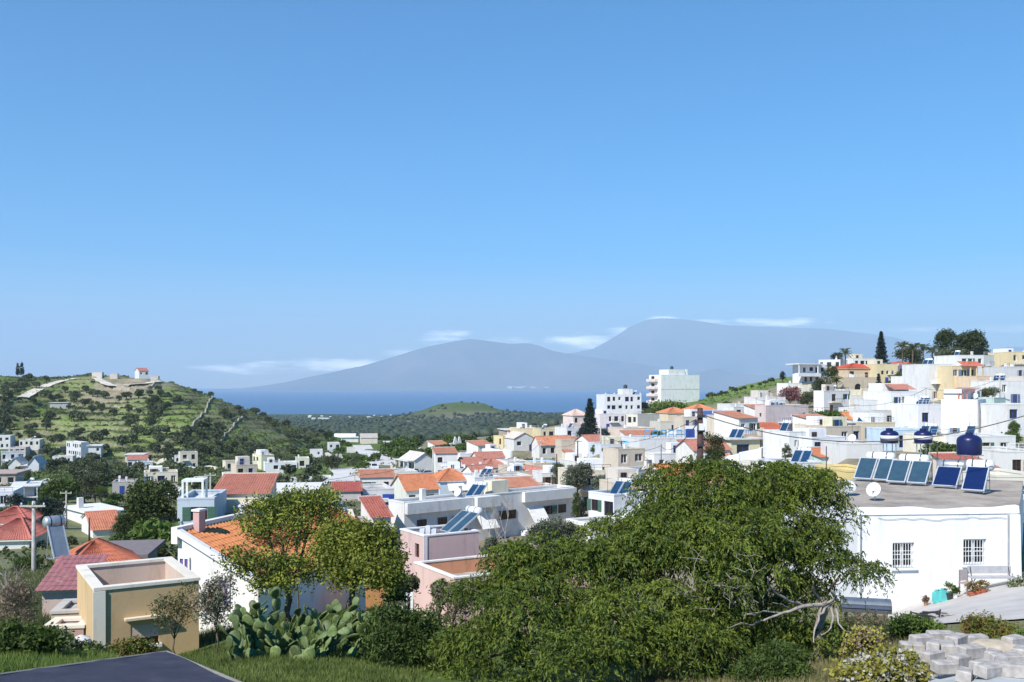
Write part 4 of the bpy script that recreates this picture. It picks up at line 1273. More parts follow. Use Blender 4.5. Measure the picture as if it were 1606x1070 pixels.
# ------------------------------------------------------------------ near houses
# white house on the right, walls slightly out of square
def near_white_house():
    e = empty('house', at(1345, 958, 40))
    o = e.location.copy()
    tag(e, 'whitewashed single-storey house with two barred windows and collectors on its flat roof', 'house', 'village buildings')
    FL, FR = at(1345, 806, 40), at(1598, 799, 40.6)
    zt = FL.z
    BL = Vector((FL.x + .6, 53.5, zt))
    BR = Vector((28.6, 53.5, zt))
    wm = plaster((.84, .84, .83), .45)
    ud = (FR - FL)
    ud.z = 0
    width = ud.length
    ud.normalize()
    nd = Vector((ud.y, -ud.x, 0))
    loc = lambda p: Vector(p) - o
    w = MB()
    h = zt - o.z

    def ux(px):
        u = (px - CX) / F
        return (u * FL.y - FL.x) / (ud.x - u * ud.y)
    holes = []
    for (p0, p1, y0, y1) in ((1400, 1434, 851, 890), (1511, 1547, 847, 887)):
        D_ = 40.2
        holes.append((ux(p0), ux(p1), (HY - y1) / F * D_ - o.z, (HY - y0) / F * D_ - o.z))
    base0 = Vector((0, 0, 0))
    # gently uneven old wall top: wall body to h, lip above
    panel(w, base0, ud, nd, width, -3, h, holes, 0.22)
    for (p, q) in ((FR, BR), (BR, BL), (BL, FL)):
        p_, q_ = loc(p), loc(q)
        w.poly([(p_.x, p_.y, -3), (q_.x, q_.y, -3), (q_.x, q_.y, h), (p_.x, p_.y, h)])
    w.build('wall', wm, e)
    rf = MB()
    N_ = 24
    fl, fr, bl, br = loc(FL), loc(FR), loc(BL), loc(BR)
    grid = []
    for j in range(13):
        for i in range(N_ + 1):
            p = fl.lerp(fr, i / N_).lerp(bl.lerp(br, i / N_), j / 12)
            grid.append((p.x, p.y, h + .02 + .06 * math.sin(i * .55 + j * .3) * math.sin(j * .5 + 1) + .05 * j / 12))
    rf.v = grid
    rf.f = [(j * (N_ + 1) + i, j * (N_ + 1) + i + 1, (j + 1) * (N_ + 1) + i + 1, (j + 1) * (N_ + 1) + i) for j in range(12) for i in range(N_)]
    mr_, nt_, b_r = nmat('old_cement_roof', .95, .1)
    ro, _, _ = ramp_noise(nt_, [(.3, (.20, .17, .145)), (.5, (.36, .31, .26)), (.7, (.47, .42, .36))], .55, 9, .7)
    nt_.links.new(ro, b_r.inputs['Base Color'])
    rf.build('roof', mr_, e, smooth=True)
    # rolled whitewashed lip along the front with uneven crest
    lip = MB()
    n = 30
    for i in range(n):
        a, b2 = width * i / n, width * (i + 1) / n
        za, zc = (.17 + .05 * math.sin(a * 1.1) + .03 * math.sin(a * 2.7 + 1) for a in (a, b2))
        za = .17 + .05 * math.sin(a * 1.1) + .03 * math.sin(a * 2.7 + 1)
        p, q = ud * a, ud * b2
        inn = -nd * .42
        out = nd * .05
        lip.hexa([tuple(p + out + Vector((0, 0, h - .05))), tuple(q + out + Vector((0, 0, h - .05))), tuple(q + inn + Vector((0, 0, h - .05))), tuple(p + inn + Vector((0, 0, h - .05))),
                  tuple(p + out * .2 + Vector((0, 0, h + za))), tuple(q + out * .2 + Vector((0, 0, h + zc))), tuple(q + inn * .6 + Vector((0, 0, h + zc + .03))), tuple(p + inn * .6 + Vector((0, 0, h + za + .03)))])
    lip.build('roof_lip', wm, e)
    for hole in holes:
        wd = window_part(e, base0, ud, nd, hole, M_wframe, 40, .22, bars=(1, 2), sill=True)
        a, b2, c, d = hole
        g = MB()
        for k in range(1, 8):
            u = a + (b2 - a) * k / 8
            p = ud * u - nd * .05
            g.tube([(p.x, p.y, c), (p.x, p.y, d)], .012, 5)
        for zf in (.33, .66):
            p, q = ud * a - nd * .05, ud * b2 - nd * .05
            z = c + (d - c) * zf
            g.tube([(p.x, p.y, z), (q.x, q.y, z)], .012, 5)
        g.build('window_bars', M_wframe, wd)
        cur = MB()
        for k in range(5):
            u0, u1 = a + .1 + k * (b2 - a - .2) / 5, a + .1 + (k + .6) * (b2 - a - .2) / 5
            p, q = ud * u0 - nd * .205, ud * u1 - nd * .205
            cur.poly([(p.x, p.y, c + .08), (q.x, q.y, c + .08), (q.x, q.y, d - (.45 if k % 2 else .3)), (p.x, p.y, d - .42)])
        cur.build('curtain', M_cloth, wd)
    # buttress at the right corner, drain pipe, cables along the wall
    bt = MB()
    u0 = ux(1583)
    p, q = ud * u0, ud * width
    bt.hexa([tuple(p + nd * .35 + Vector((0, 0, -3))), tuple(q + nd * .35 + Vector((0, 0, -3))), tuple(q + nd * .003 + Vector((0, 0, -3))), tuple(p + nd * .003 + Vector((0, 0, -3))),
             tuple(p + nd * .10 + Vector((0, 0, h - .1))), tuple(q + nd * .10 + Vector((0, 0, h - .1))), tuple(q + nd * .003 + Vector((0, 0, h - .1))), tuple(p + nd * .003 + Vector((0, 0, h - .1)))])
    bt.build('buttress', wm, e)
    pp = ud * ux(1580) + nd * .06
    MB().tube([(pp.x, pp.y, .4), (pp.x, pp.y, h - .1), (pp.x, pp.y + .3, h + .2)], .035, 8).build('drain_pipe', M_metal, e)
    pp = ud * ux(1349) + nd * .05
    MB().tube([(pp.x, pp.y, -1), (pp.x, pp.y, h - .1)], .03, 8).build('drain_pipe', M_metal, e)
    cb = []
    for k in range(16):
        u = width * (.12 + .8 * k / 15)
        z = h - .17 - .10 * abs(math.sin(k * 1.15)) - (.06 if 5 < k < 9 else 0)
        p = ud * u + nd * .04
        cb.append((p.x, p.y, z))
    MB().tube(cb, .008, 5).build('wall_cable', M_dmetal, e)
    return e, zt, ud, nd, FL


NW, NW_Z, NW_U, NW_N, NW_FL = near_white_house()


def parapet_house(label, L, C, R, top, base, D, th, col, ph, wins=(), coping=WHITE, fm=None, roofm=None, name='house', inner=None, low=4):
    t = math.radians(th)
    X0, Y0 = (C - CX) / F * D, D
    dR, dL = (math.cos(t), math.sin(t)), (-math.sin(t), math.cos(t))
    wr = solve_edge(R, X0, Y0, dR)
    wlen = -L if L < 0 else solve_edge(L, X0, Y0, dL)
    zb = (HY - base) / F * D
    h = (base - top) / F * D
    e = empty(name, (X0, Y0, zb), t)
    tag(e, label, 'house', 'village buildings')
    e['dims'] = [wr, wlen, h]
    w = MB()
    hR = [(a * wr, b2 * wr, c, d) for (f, a, b2, c, d) in wins if f == 'R']
    hL = [(a * wlen, b2 * wlen, c, d) for (f, a, b2, c, d) in wins if f == 'L']
    panel(w, (0, 0, 0), (1, 0, 0), (0, -1, 0), wr, -low, h, hR, .18)
    panel(w, (0, wlen, 0), (0, -1, 0), (-1, 0, 0), wlen, -low, h, hL, .18)
    w.poly([(wr, 0, -low), (wr, wlen, -low), (wr, wlen, h), (wr, 0, h)])
    w.poly([(wr, wlen, -low), (0, wlen, -low), (0, wlen, h), (wr, wlen, h)])
    w.build('wall', plaster(col), e)
    MB().box(.2, wr - .2, .2, wlen - .2, h - ph - .2, h - ph).build('roof', roofm or M_roofcem, e)
    m = MB()
    ring(m, .02, wr - .02, .02, wlen - .02, h - ph, h - .005, .2)
    m.build('parapet', plaster(inner or col), e)
    m = MB()
    ring(m, -.04, wr + .04, -.04, wlen + .04, h, h + .09, .30)
    m.build('coping', plaster(coping), e)
    for q in hR:
        window_part(e, (0, 0, 0), (1, 0, 0), (0, -1, 0), q, fm or M_brframe, D, .18, bars=(1, 2), sill=True)
    for q in hL:
        window_part(e, (0, wlen, 0), (0, -1, 0), (-1, 0, 0), q, fm or M_brframe, D, .18, bars=(1, 2))
    return e, wr, wlen, h


# yellow terrace house, lower left
YH, yw, yl, yh = parapet_house('yellow flat-roofed house with deep roof parapet at lower left', 121, 149, 312, 927, 1040, 28, 31, (.56, .40, .22), 1.55,
                               wins=[('R', .33, .60, .35, .95)], coping=(.74, .68, .58), fm=plain('maroon_paint', (.12, .02, .03), .5), inner=(.60, .47, .38))
box_part(YH, 'corner_pilaster', -.06, .28, -.06, -.005, -3, yh - .02, plaster((.80, .74, .62)))
box_part(YH, 'window_canopy', yw * .27, yw * .68, -.22, -.005, 1.15, 1.22, plaster((.72, .62, .45)))
# pink house: upper block standing on a walled terrace
PT, pw, pl, pht = parapet_house('pink house with walled orange roof terrace in front of the long white house', 650, 713, 922, 908, 1000, 53, 30, PINK, .85, inner=(.62, .30, .17), coping=(.80, .76, .70), low=5)
PU, uw, ul, uh = parapet_house('upper storey block of the pink house with solar heater on top', 628, 665, 751, 842, 902, 60.5, 32, (.60, .43, .40), .3,
                               wins=[('L', .62, .80, .95, 1.85), ('L', .16, .34, .45, 1.1)], coping=(.78, .76, .73), roofm=plain('tar_roof', (.13, .12, .115), .9), inner=(.6, .5, .45), low=4)
box_part(PU, 'corner_band', -.05, .22, -.05, -.005, -3, uh - .02, plaster((.80, .72, .68)))
# low pink wall with gate pier and orange brick outhouse to its left
BR_, bw, bl_, bh = parapet_house('orange rendered outhouse behind the leafy citrus tree', -2.4, 575, 606, 921, 968, 40, 10, (.50, .24, .10), .1, coping=(.45, .25, .14))

# orange roofed house left of the leafy tree: single slope falling to the right
def orange_house():
    D, th = 36.0, 72.0
    t = math.radians(th)
    C = (405 - CX) / F * D
    e = empty('house', (C, D, (HY - 985) / F * D), t)
    tag(e, 'white house with broad orange single-slope roof and brick chimney at left', 'house', 'village buildings')
    dL = (-math.sin(t), math.cos(t))
    wlen = solve_edge(279, C, D, dL)
    wr = 11.0
    h = (985 - 913) / F * D
    yl_ = D + dL[1] * wlen
    hL = (HY - 836) / F * yl_ - e.location.z
    e['dims'] = [wr, wlen, h]
    w = MB()
    zmid = h - .4
    hole = (wlen * .36, wlen * .54, .6, 1.65)
    panel(w, (0, wlen, 0), (0, -1, 0), (-1, 0, 0), wlen, -4, h, [], .2)
    w.poly([(0, wlen, h), (0, 0, h), (0, wlen, hL)])
    w.poly([(0, 0, -4), (wr, 0, -4), (wr, 0, h), (0, 0, h)])
    w.poly([(wr, 0, -4), (wr, wlen, -4), (wr, wlen, hL), (wr, 0, h)])
    w.poly([(wr, wlen, -4), (0, wlen, -4), (0, wlen, hL), (wr, wlen, hL)])
    wm = plaster((.80, .78, .74))
    w.build('wall', wm, e)
    k = (hL - h) / wlen
    mb = MB()
    tile_slope(mb, (-.12, -.4, h - .4 * k + .08), (wr + .1, -.4, h - .4 * k + .08), (-.12, wlen - .1, hL + .05), (wr + .1, wlen - .1, hL + .05), pitch=.22, amp=.05, course=.34)
    mb.build('roof', tile_mat((.62, .24, .10)), e)
    MB().box(-.2, wr + .2, wlen - .12, wlen + .16, hL - .4, hL + .24).build('ridge_wall', plaster((.78, .74, .70)), e)
    vg = MB()
    vg.hexa([(-.2, -.42, h - .42 * k - .1), (.06, -.42, h - .42 * k - .1), (.06, wlen - .13, hL - .1), (-.2, wlen - .13, hL - .1), (-.2, -.42, h - .42 * k + .17), (.06, -.42, h - .42 * k + .17), (.06, wlen - .13, hL + .17), (-.2, wlen - .13, hL + .17)])
    vg.build('verge', wm, e)
    ch = MB().box(.75, 1.15, wlen - .42, wlen - .14, hL - .3, hL + .75)
    c = ch.build('chimney', plaster((.56, .36, .33)), e)
    MB().box(.70, 1.20, wlen - .47, wlen - .09, hL + .75, hL + .83).build('cap', wm, c)
    # arched blue-shuttered opening with side window
    for (u0, u1, z0, z1, m) in ((wlen * .02, wlen * .16, 1.15, 2.5, plain('violet_paint', (.16, .10, .30), .6)), (wlen * .52, wlen * .66, .7, 1.9, plain('violet_paint', (.16, .10, .30), .6))):
        window_part(e, (-.165, wlen, 0), (0, -1, 0), (-1, 0, 0), (u0, u1, z0, z1), M_wframe, 36, glass=m)
    return e, wr, wlen, h, hL


OH, ow, ol, oh, ohL = orange_house()

# red-roofed house with a rooftop heater at the left, and the lean-to shed below it
def near_red_house():
    rows_ = ('', )
    D, th = 52.0, 30.0
    t = math.radians(th)
    C = 108
    X0 = (C - CX) / F * D
    e = empty('house', (X0, D, (HY - 935) / F * D), t)
    tag(e, 'house with bright red tiled hipped roof and rooftop heater at far left', 'house', 'village buildings')
    wr, wlen, h = 3.6, 4.6, 1.35
    e['dims'] = [wr, wlen, h]
    w = MB()
    for q in (((0, 0), (wr, 0)), ((wr, 0), (wr, wlen)), ((wr, wlen), (0, wlen)), ((0, wlen), (0, 0))):
        (a, b2), (c, d) = q
        w.poly([(a, b2, -4), (c, d, -4), (c, d, h), (a, b2, h)])
    w.build('wall', plaster((.25, .17, .13)), e)
    m = tile_mat((.46, .15, .09))
    ov = .35
    E = [(-ov, -ov), (wr + ov, -ov), (wr + ov, wlen + ov), (-ov, wlen + ov)]
    r0, r1 = (wr * .42, wlen * .42, h + 1.25), (wr * .5, wlen * .62, h + 1.25)
    for (p, q, a, b2) in ((E[0], E[1], r0, r0), (E[1], E[2], r0, r1), (E[2], E[3], r1, r1), (E[3], E[0], r1, r0)):
        mb = MB()
        tile_slope(mb, (p[0], p[1], h), (q[0], q[1], h), a, b2, pitch=.22, amp=.05)
        mb.build('roof_slope', m, e)
    MB().box(-ov, wr + ov, -ov, wlen + ov, h - .1, h - .004).build('eaves', plaster((.3, .2, .15)), e)
    return e


RH = near_red_house()
LS, lw, ll, lh = parapet_house('lean-to shed with purple-red sheet roof left of the yellow house', -2.6, 66, 128, 930, 965, 37, 8, (.55, .42, .36), .1, coping=(.62, .54, .46))
mb_ = MB()
tile_slope(mb_, (-.2, -.3, lh + .12), (lw + .3, -.3, lh + .12), (-.2, ll + .2, lh + .95), (lw + .3, ll + .2, lh + .95), amp=.02)
mb_.build('sheet_roof', plain('purple_sheet', (.30, .125, .13), .7), LS)
box_part(LS, 'back_wall', 0, lw, ll - .15, ll + .05, lh, lh + .85, plaster((.5, .3, .25)))
LT, tw_, tl_, th_ = parapet_house('small beige outbuilding with pale slab roof beside the yellow house', -1.8, 80, 132, 963, 1010, 31, 12, (.56, .45, .27), .05, coping=(.50, .46, .42))
box_part(LT, 'door', tw_ * .25, tw_ * .85, -.04, -.004, -.2, .35, M_dark)
LV, vw_, vl_, vh_ = parapet_house('low mauve yard wall with white coping beside the yellow house', -1.2, 68, 131, 987, 1040, 29.5, 8, (.42, .30, .26), .05, coping=(.72, .64, .55))
# ------------------------------------------------------------------ rooftop heaters, tanks, dishes, poles
SUNFACE = math.atan2(SUN_H[0], -SUN_H[1])          # collectors face the midday sun


def solar(label, loc, n=1, tilt=42, pw=1.0, plen=1.9, tank='w', rz=None, frame_bright=True, glass=None, tank_drop=0.0, tank_r=.27):
    e = empty('solar_water_heater', loc, SUNFACE if rz is None else rz)
    tag(e, label, 'solar heater', 'rooftop solar heaters')
    t = math.radians(tilt)
    c, s = math.cos(t), math.sin(t)
    fr = plain('collector_frame', (.62, .64, .66), .4, .5)
    tw = n * (pw + .07)

    def slab(mb, x0, x1, a0, a1, d0, d1):
        pts = []
        for d in (d0, d1):
            for (x, a) in ((x0, a0), (x1, a0), (x1, a1), (x0, a1)):
                pts.append((x, a * c - d * s, .12 + a * s + d * c))
        mb.hexa(pts)
    for k in range(n):
        x0 = -tw / 2 + k * (pw + .07)
        mb = MB()
        slab(mb, x0, x0 + pw, 0, .06, 0, .10)
        slab(mb, x0, x0 + pw, plen - .06, plen, 0, .10)
        slab(mb, x0, x0 + .06, .06, plen - .06, 0, .10)
        slab(mb, x0 + pw - .06, x0 + pw, .06, plen - .06, 0, .10)
        slab(mb, x0 + .06, x0 + pw - .06, .06, plen - .06, 0, .03)
        p = mb.build('collector', fr, e)
        mb = MB()
        slab(mb, x0 + .062, x0 + pw - .062, .062, plen - .062, .06, .07)
        mb.build('glass', glass or M_coll, p)
    yb, zt = plen * c, .12 + plen * s
    st = MB()
    for x in (-tw / 2 + .12, tw / 2 - .12):
        st.tube([(x, yb + .25, 0), (x, yb + .05, zt)], .022, 5)
        st.tube([(x, 0, .1), (x, yb + .25, .03)], .022, 5)
        st.tube([(x, yb * .5, .04), (x, yb * .55, zt * .55)], .018, 5)
    st.build('stand', M_metal, e)
    if tank:
        half = min(tw * .55, .75)
        prof = [(.02, -half - .05), (tank_r * .75, -half), (tank_r, -half + .08), (tank_r, half - .08), (tank_r * .75, half), (.02, half + .05)]
        tk = MB().lathe(prof, 14, 'x', (0, yb + .18, zt + .12 - tank_drop)).build('tank', M_tank_w if tank == 'w' else (M_tank_b if tank == 'b' else M_metal), e, smooth=True)
        bd = MB()
        for x in (-half * .5, half * .5):
            bd.lathe([(tank_r + .012, x - .03), (tank_r + .012, x + .03)], 14, 'x', (0, yb + .18, zt + .12 - tank_drop))
        bd.build('strap', M_dmetal, tk)
    return e


def roofz(py, z=None):
    return NW_Z * -1 * F / (py - HY)


def on_nw(px, py, lift=.06):
    D = -(NW_Z + lift) * F / (py - HY)
    return Vector(((px - CX) / F * D, D, NW_Z + lift))


pale = plain('pale_collector_glass', (.035, .075, .11), .12, 0, .6)
solar('leftmost pair of pale solar collectors on the white house roof', on_nw(1369, 757), 2, 43, .98, 1.6, 'w', glass=pale)
solar('second pair of pale solar collectors on the white house roof', on_nw(1422, 762), 2, 43, .98, 1.6, 'w', glass=pale)
deep = plain('deep_blue_collector', (.008, .020, .085), .12, 0, .6)
solar('single deep blue solar collector with silver tank on the white house roof', on_nw(1482, 768), 1, 38, 1.2, 1.5, 's', glass=deep)
solar('rightmost single deep blue solar collector on the white house roof', on_nw(1527, 775), 1, 43, 1.05, 1.6, 'w', glass=deep)


def cold_tank(label, loc, r, hh, stand, mat, bands=False):
    e = empty('water_tank', loc)
    tag(e, label, 'water tank', 'rooftop water tanks')
    st = MB()
    for a in range(4):
        x, y = r * .75 * math.cos(a * 1.571 + .78), r * .75 * math.sin(a * 1.571 + .78)
        st.tube([(x, y, 0), (x, y, stand)], .03, 5)
    st.box(-r * .85, r * .85, -r * .85, r * .85, stand, stand + .05)
    st.build('stand', M_metal, e)
    z0 = stand + .052
    t = MB().lathe([(r * .96, z0), (r, z0 + .08), (r, z0 + hh * .7), (r * .93, z0 + hh * .82), (r * .66, z0 + hh * .94), (r * .25, z0 + hh), (.12, z0 + hh)], 18).build('tank', mat, e, smooth=True)
    MB().lathe([(.2, z0 + hh - .02), (.2, z0 + hh + .1), (.05, z0 + hh + .13)], 12).build('lid', mat, t)
    if bands:
        MB().lathe([(r + .015, z0 + hh * .28), (r + .015, z0 + hh * .58)], 18).build('label_band', M_tank_w, t, smooth=True)
    return e


p_ = at(1520, 714, 52.3)
cold_tank('big domed dark blue water tank behind the collectors', (p_.x, 52.3, NW_Z + .05), .64, 1.1, 1.5, M_tank_b)
cold_tank('dark blue tank with white band above the leftmost collectors', on_nw(1395, 748.5), .50, .72, 1.95, M_tank_b, True)
cold_tank('dark blue tank with white band above the second collectors', on_nw(1448, 749), .50, .72, 1.95, M_tank_b, True)


def dish(label, loc, r, face, mast=.8, tilt=35, col=None):
    e = empty('satellite_dish', loc, face)
    tag(e, label, 'satellite dish', 'satellite dishes')
    MB().tube([(0, 0, 0), (0, 0, mast)], .03, 6).build('mast', M_metal, e)
    t = math.radians(tilt)
    d = Vector((0, -math.cos(t), math.sin(t)))
    a = Vector((1, 0, 0))
    b2 = d.cross(a)
    c = Vector((0, -.12, mast + .1))
    mb = MB()
    n, m_ = 18, 5
    for sgn in (0, .02):
        for j in range(m_ + 1):
            rr = r * j / m_
            for k in range(n):
                th = 2 * math.pi * k / n
                p = c + (a * math.cos(th) + b2 * math.sin(th) * 1.08) * rr + d * (rr * rr / (r * 3.2) - sgn)
                mb.v.append(tuple(p))
    off = (m_ + 1) * n
    for j in range(m_):
        for k in range(n):
            mb.f.append((j * n + k, j * n + (k + 1) % n, (j + 1) * n + (k + 1) % n, (j + 1) * n + k))
            mb.f.append((off + j * n + (k + 1) % n, off + j * n + k, off + (j + 1) * n + k, off + (j + 1) * n + (k + 1) % n))
    for k in range(n):
        mb.f.append((m_ * n + k, m_ * n + (k + 1) % n, off + m_ * n + (k + 1) % n, off + m_ * n + k))
    mb.build('reflector', M_tank_w if col is None else col, e, smooth=True)
    tip = c + d * r * 1.1
    MB().tube([c - b2 * r * .95, tip], .015, 5).tube([tip - d * .12, tip + d * .02], .045, 6).build('feed_arm', M_metal, e)
    return e


dish('white satellite dish on the front of the white house roof', on_nw(1372, 784), .33, SUNFACE, .35, 30)
dish('mesh-grey satellite dish beside the leftmost collectors', on_nw(1331, 777), .34, SUNFACE * .2, .3, 40, plain('mesh_grey', (.45, .46, .46), .6, .3))

# heaters on other roofs
solar('solar heater with pale blue collectors on the pink house roof', Vector(PU.location) + Vector((3.0 * math.cos(.56) - 1.6 * math.sin(.56) - .3, 3.0 * math.sin(.56) + .9, uh - .28)), 2, 34, 1.0, 2.2, 'w', glass=pale, rz=-.95)
for lab, key, fx, fy, n, tk in (
    ('solar heater with two blue panels on the long white house', 'long two-storey', .40, .35, 2, 'w'),
    ('solar heater on the house with framed balcony', 'framed balcony', .45, .4, 2, 'w'),
    ('solar heater beside the cream house roof edge', 'cream house with overhanging', .3, .4, 2, 'w'),
    ('solar heater on the white roof just behind the big tree', 'just behind the big tree', .8, .5, 2, 'w'),
    ('solar heater on the pale green lean-to house', 'small orange lean-to', .8, .2, 2, 'w'),
    ('solar heater on the glazed balcony house', 'glazed balcony', .3, .5, 1, 'w'),
    ('solar heater on the white house with a blue door', 'with a blue door left', .5, .3, 2, 'w'),
    ('solar heater on the white hill-foot house', 'roof tanks at the foot', .5, .4, 1, 'w'),
    ('solar heater on the big cubic house', 'big white cubic', .85, .3, 1, 'w'),
    ('solar heater on the ridge row cream house', 'two dark arched', .3, .4, 1, 'w'),
    ('solar heater on the ochre house of the ridge', 'ochre house with small', .2, .3, 1, 'w'),
    ('solar heater on the two-storey house with blue shutters', 'blue shutters at the left', .5, .4, 1, 'w'),
    ('solar heater on the white house at the right edge with coping', 'long coping beyond', .2, .4, 1, 'w'),
    ('solar heater on the cream house behind the rooftop heaters', 'cream house with two dark windows', .3, .4, 2, 'w'),
    ('solar heater on the plain beige block', 'plain beige block right', .4, .5, 2, 'w'),
    ('solar heater on the white cube house of the hilltop', 'white cube house with one', .5, .5, 1, 'w'),
    ('solar heater on the white top-floor house', 'white top-floor', .4, .5, 1, 'w'),
    ('solar heater on the tall white house with oval recess', 'tall white house with oval', .4, .4, 2, 'w'),
    ('solar heater on the narrow white cube house', 'narrow white cube', .5, .4, 1, 'w'),
    ('solar heater on the plain white block by the blue house', 'plain white flat-roofed block', .6, .4, 2, 'w'),
    ('solar heater on the white block below the dark tree', 'white block with bright', .5, .5, 1, 'w'),
    ('solar heater on the white house at the right edge with balconies', 'white house with balconies at the right', .3, .4, 2, 'w'),
    ('solar heater on the low white terraced house', 'under the tall windows', .8, .3, 2, 'w'),
):
    solar(lab, roof_pt(key, fx, fy, .47 if 'lean-to' in key or 'overhang' in key else .02), n, 42, 1.0, 1.9, tk)
solar('silver heater standing on the bright red tiled roof', at(98, 893, 52.5) + Vector((0, 0, .5)), 1, 62, .9, 2.0, 's', rz=SUNFACE + 1.5, glass=plain('grey_collector', (.25, .29, .33), .3, .3), tank_r=.34)
for lab, key, fx, fy, r in (('black rooftop tank on the tall apartment block', 'tall pale apartment', .42, .45, .7), ('dark tank on the big cubic house', 'big white cubic', .66, .4, .7)):
    cold_tank(lab, roof_pt(key, fx, fy, 2.65 if 'tall' in key else 2.35), r, 1.2, .2, M_dmetal)
dish('large white satellite dish seen edge on above the leafy citrus tree', at(527, 832, 66) + Vector((0, 0, .1)), .85, 1.15, 1.0, 25)
for lab, key, fx, fy in (('small white dish on the tall white house', 'tall white house with a blank', .3, .2), ('small dish on the long white house', 'long two-storey', .30, .1), ('small dish on the white huddled house', 'huddled', .4, .3), ('small dish on the pale blue house roof', 'blue shuttered window behind', .7, .3)):
    dish(lab, roof_pt(key, fx, fy, .02), .45, SUNFACE, .8, 30)
# white plant box and rack on the pink roof
r_ = MB()
for q in range(3):
    r_.box(-.5 + q * .38, -.2 + q * .38, -.25, .25, 0, .55 + .2 * (q % 2))
ro_ = r_.build('air_conditioner', M_tank_w)
ro_.location = Vector(PU.location) + Vector((.1, 1.5, uh - .28))
tag(ro_, 'white air conditioner units at the left end of the pink house roof', 'air conditioner')


def antenna(label, loc, hh, rz):
    e = empty('tv_antenna', loc, rz)
    tag(e, label, 'antenna', 'rooftop antennas')
    MB().tube([(0, 0, 0), (0, 0, hh)], .022, 5).build('mast', M_dmetal, e)
    g = MB().tube([(-.6, 0, hh - .1), (.6, 0, hh - .1)], .015, 4)
    for q in range(7):
        x = -.55 + q * .18
        g.tube([(x, -.32 + q * .02, hh - .1), (x, .32 - q * .02, hh - .1)], .011, 4)
    g.build('aerial', M_metal, e)


_ar = random.Random(8)
for q, key in enumerate(('plain white flat-roofed block', 'beige flat-roofed house beside', 'narrow white cube', 'framed balcony', 'big white cubic', 'grey-fronted', 'two tiny slit', 'dusky pink', 'white block with bright', 'modern white house with long', 'white cube house with one', 'row of tall windows and', 'tall white house with oval', 'white top-floor', 'plain beige block right', 'with a blue door left', 'cream house with two dark windows', 'long coping', 'huddled', 'white two-storey house with blue', 'cream two-storey cube')):
    lab = next(k_ for k_ in HLAB if key in k_)
    antenna('thin television antenna on the ' + ' '.join(lab.split()[:7]), roof_pt(key, _ar.uniform(.2, .8), _ar.uniform(.3, .7), 0), _ar.uniform(1.8, 3.0), _ar.uniform(0, 3))


def pole(label, px, pyt, pyb, D, r, mat, arms=0, name='utility_pole', ins=True):
    p = at(px, pyt, D)
    zb = min((HY - pyb) / F * D, tz(p.x, p.y) + .1) - .6
    e = empty(name, (p.x, p.y, zb))
    tag(e, label, 'pole', 'utility poles')
    hh = p.z - zb
    MB().tube([(0, 0, 0), (0, 0, hh * .5), (0, 0, hh)], [r * 1.25, r * 1.1, r * .85], 10).build('post', mat, e, smooth=True)
    for k in range(arms):
        z = hh - .35 - k * .7
        a = MB().box(-.8, .8, -.06 - r, .06 - r, z, z + .1).build('crossarm', mat, e)
        for x in (-.7, 0, .7):
            MB().lathe([(.02, z + .1), (.05, z + .13), (.06, z + .2), (.03, z + .26)], 8, 'z', (x, -r, 0)).build('insulator', M_tank_w, a)
    return e


wood = plain('creosoted_wood', (.075, .045, .04), .85, 0, .2, .4, 6)
PL = pole('thick dark wooden utility pole rising behind the big tree', 1098, 640, 800, 50, .17, wood, 0)
PLH = at(1098, 640, 50).z - PL.location.z
hw = MB()
for k in range(7):
    z = PLH - .5 - k * .75
    hw.box(-.2, .2, -.24, -.17, z, z + .12)
hw.build('step_bracket', M_dmetal, PL)
MB().box(-.12, .12, -.4, -.245, PLH - 1.15, PLH - .8).build('junction_box', M_tank_w, PL)
pole('pale concrete utility pole beside the faded red roofs at left', 53, 786, 960, 60, .13, M_conc, 1)
pole('slim dark pole by the white gabled porch house', 679, 708, 752, 205, .14, M_conc, 0)
pole('slim dark pole left of the round dark tree on the ridge', 906, 690, 740, 190, .12, wood, 1)
pole('slim pole right of the tall conifer', 942, 668, 716, 200, .16, M_conc, 0)
pole('slim dark pole in front of the blue terrace house', 1037, 697, 745, 130, .06, M_dmetal, 0)
pole('thin dark pole among the dull red roofs', 873, 712, 770, 165, .10, wood, 0)
pole('thin dark pole in front of the orange gabled house at left', 140, 812, 850, 92, .08, wood, 0)
pole('tall thin mast behind the rightmost collectors', 1470, 697, 790, 66, .045, M_dmetal, 0, 'mast')
pole('thin mast left of the white house on the near roofline', 1296, 700, 790, 70, .04, M_dmetal, 0, 'mast')


def cable(label, a, b2, sag, r=.012, n=20):
    pts = []
    a, b2 = Vector(a), Vector(b2)
    for k in range(n + 1):
        t = k / n
        p = a.lerp(b2, t)
        p.z -= 4 * sag * t * (1 - t)
        pts.append(tuple(p))
    o = MB().tube(pts, r, 5).build('power_cable', M_dmetal)
    tag(o, label, 'cable', 'overhead cables')


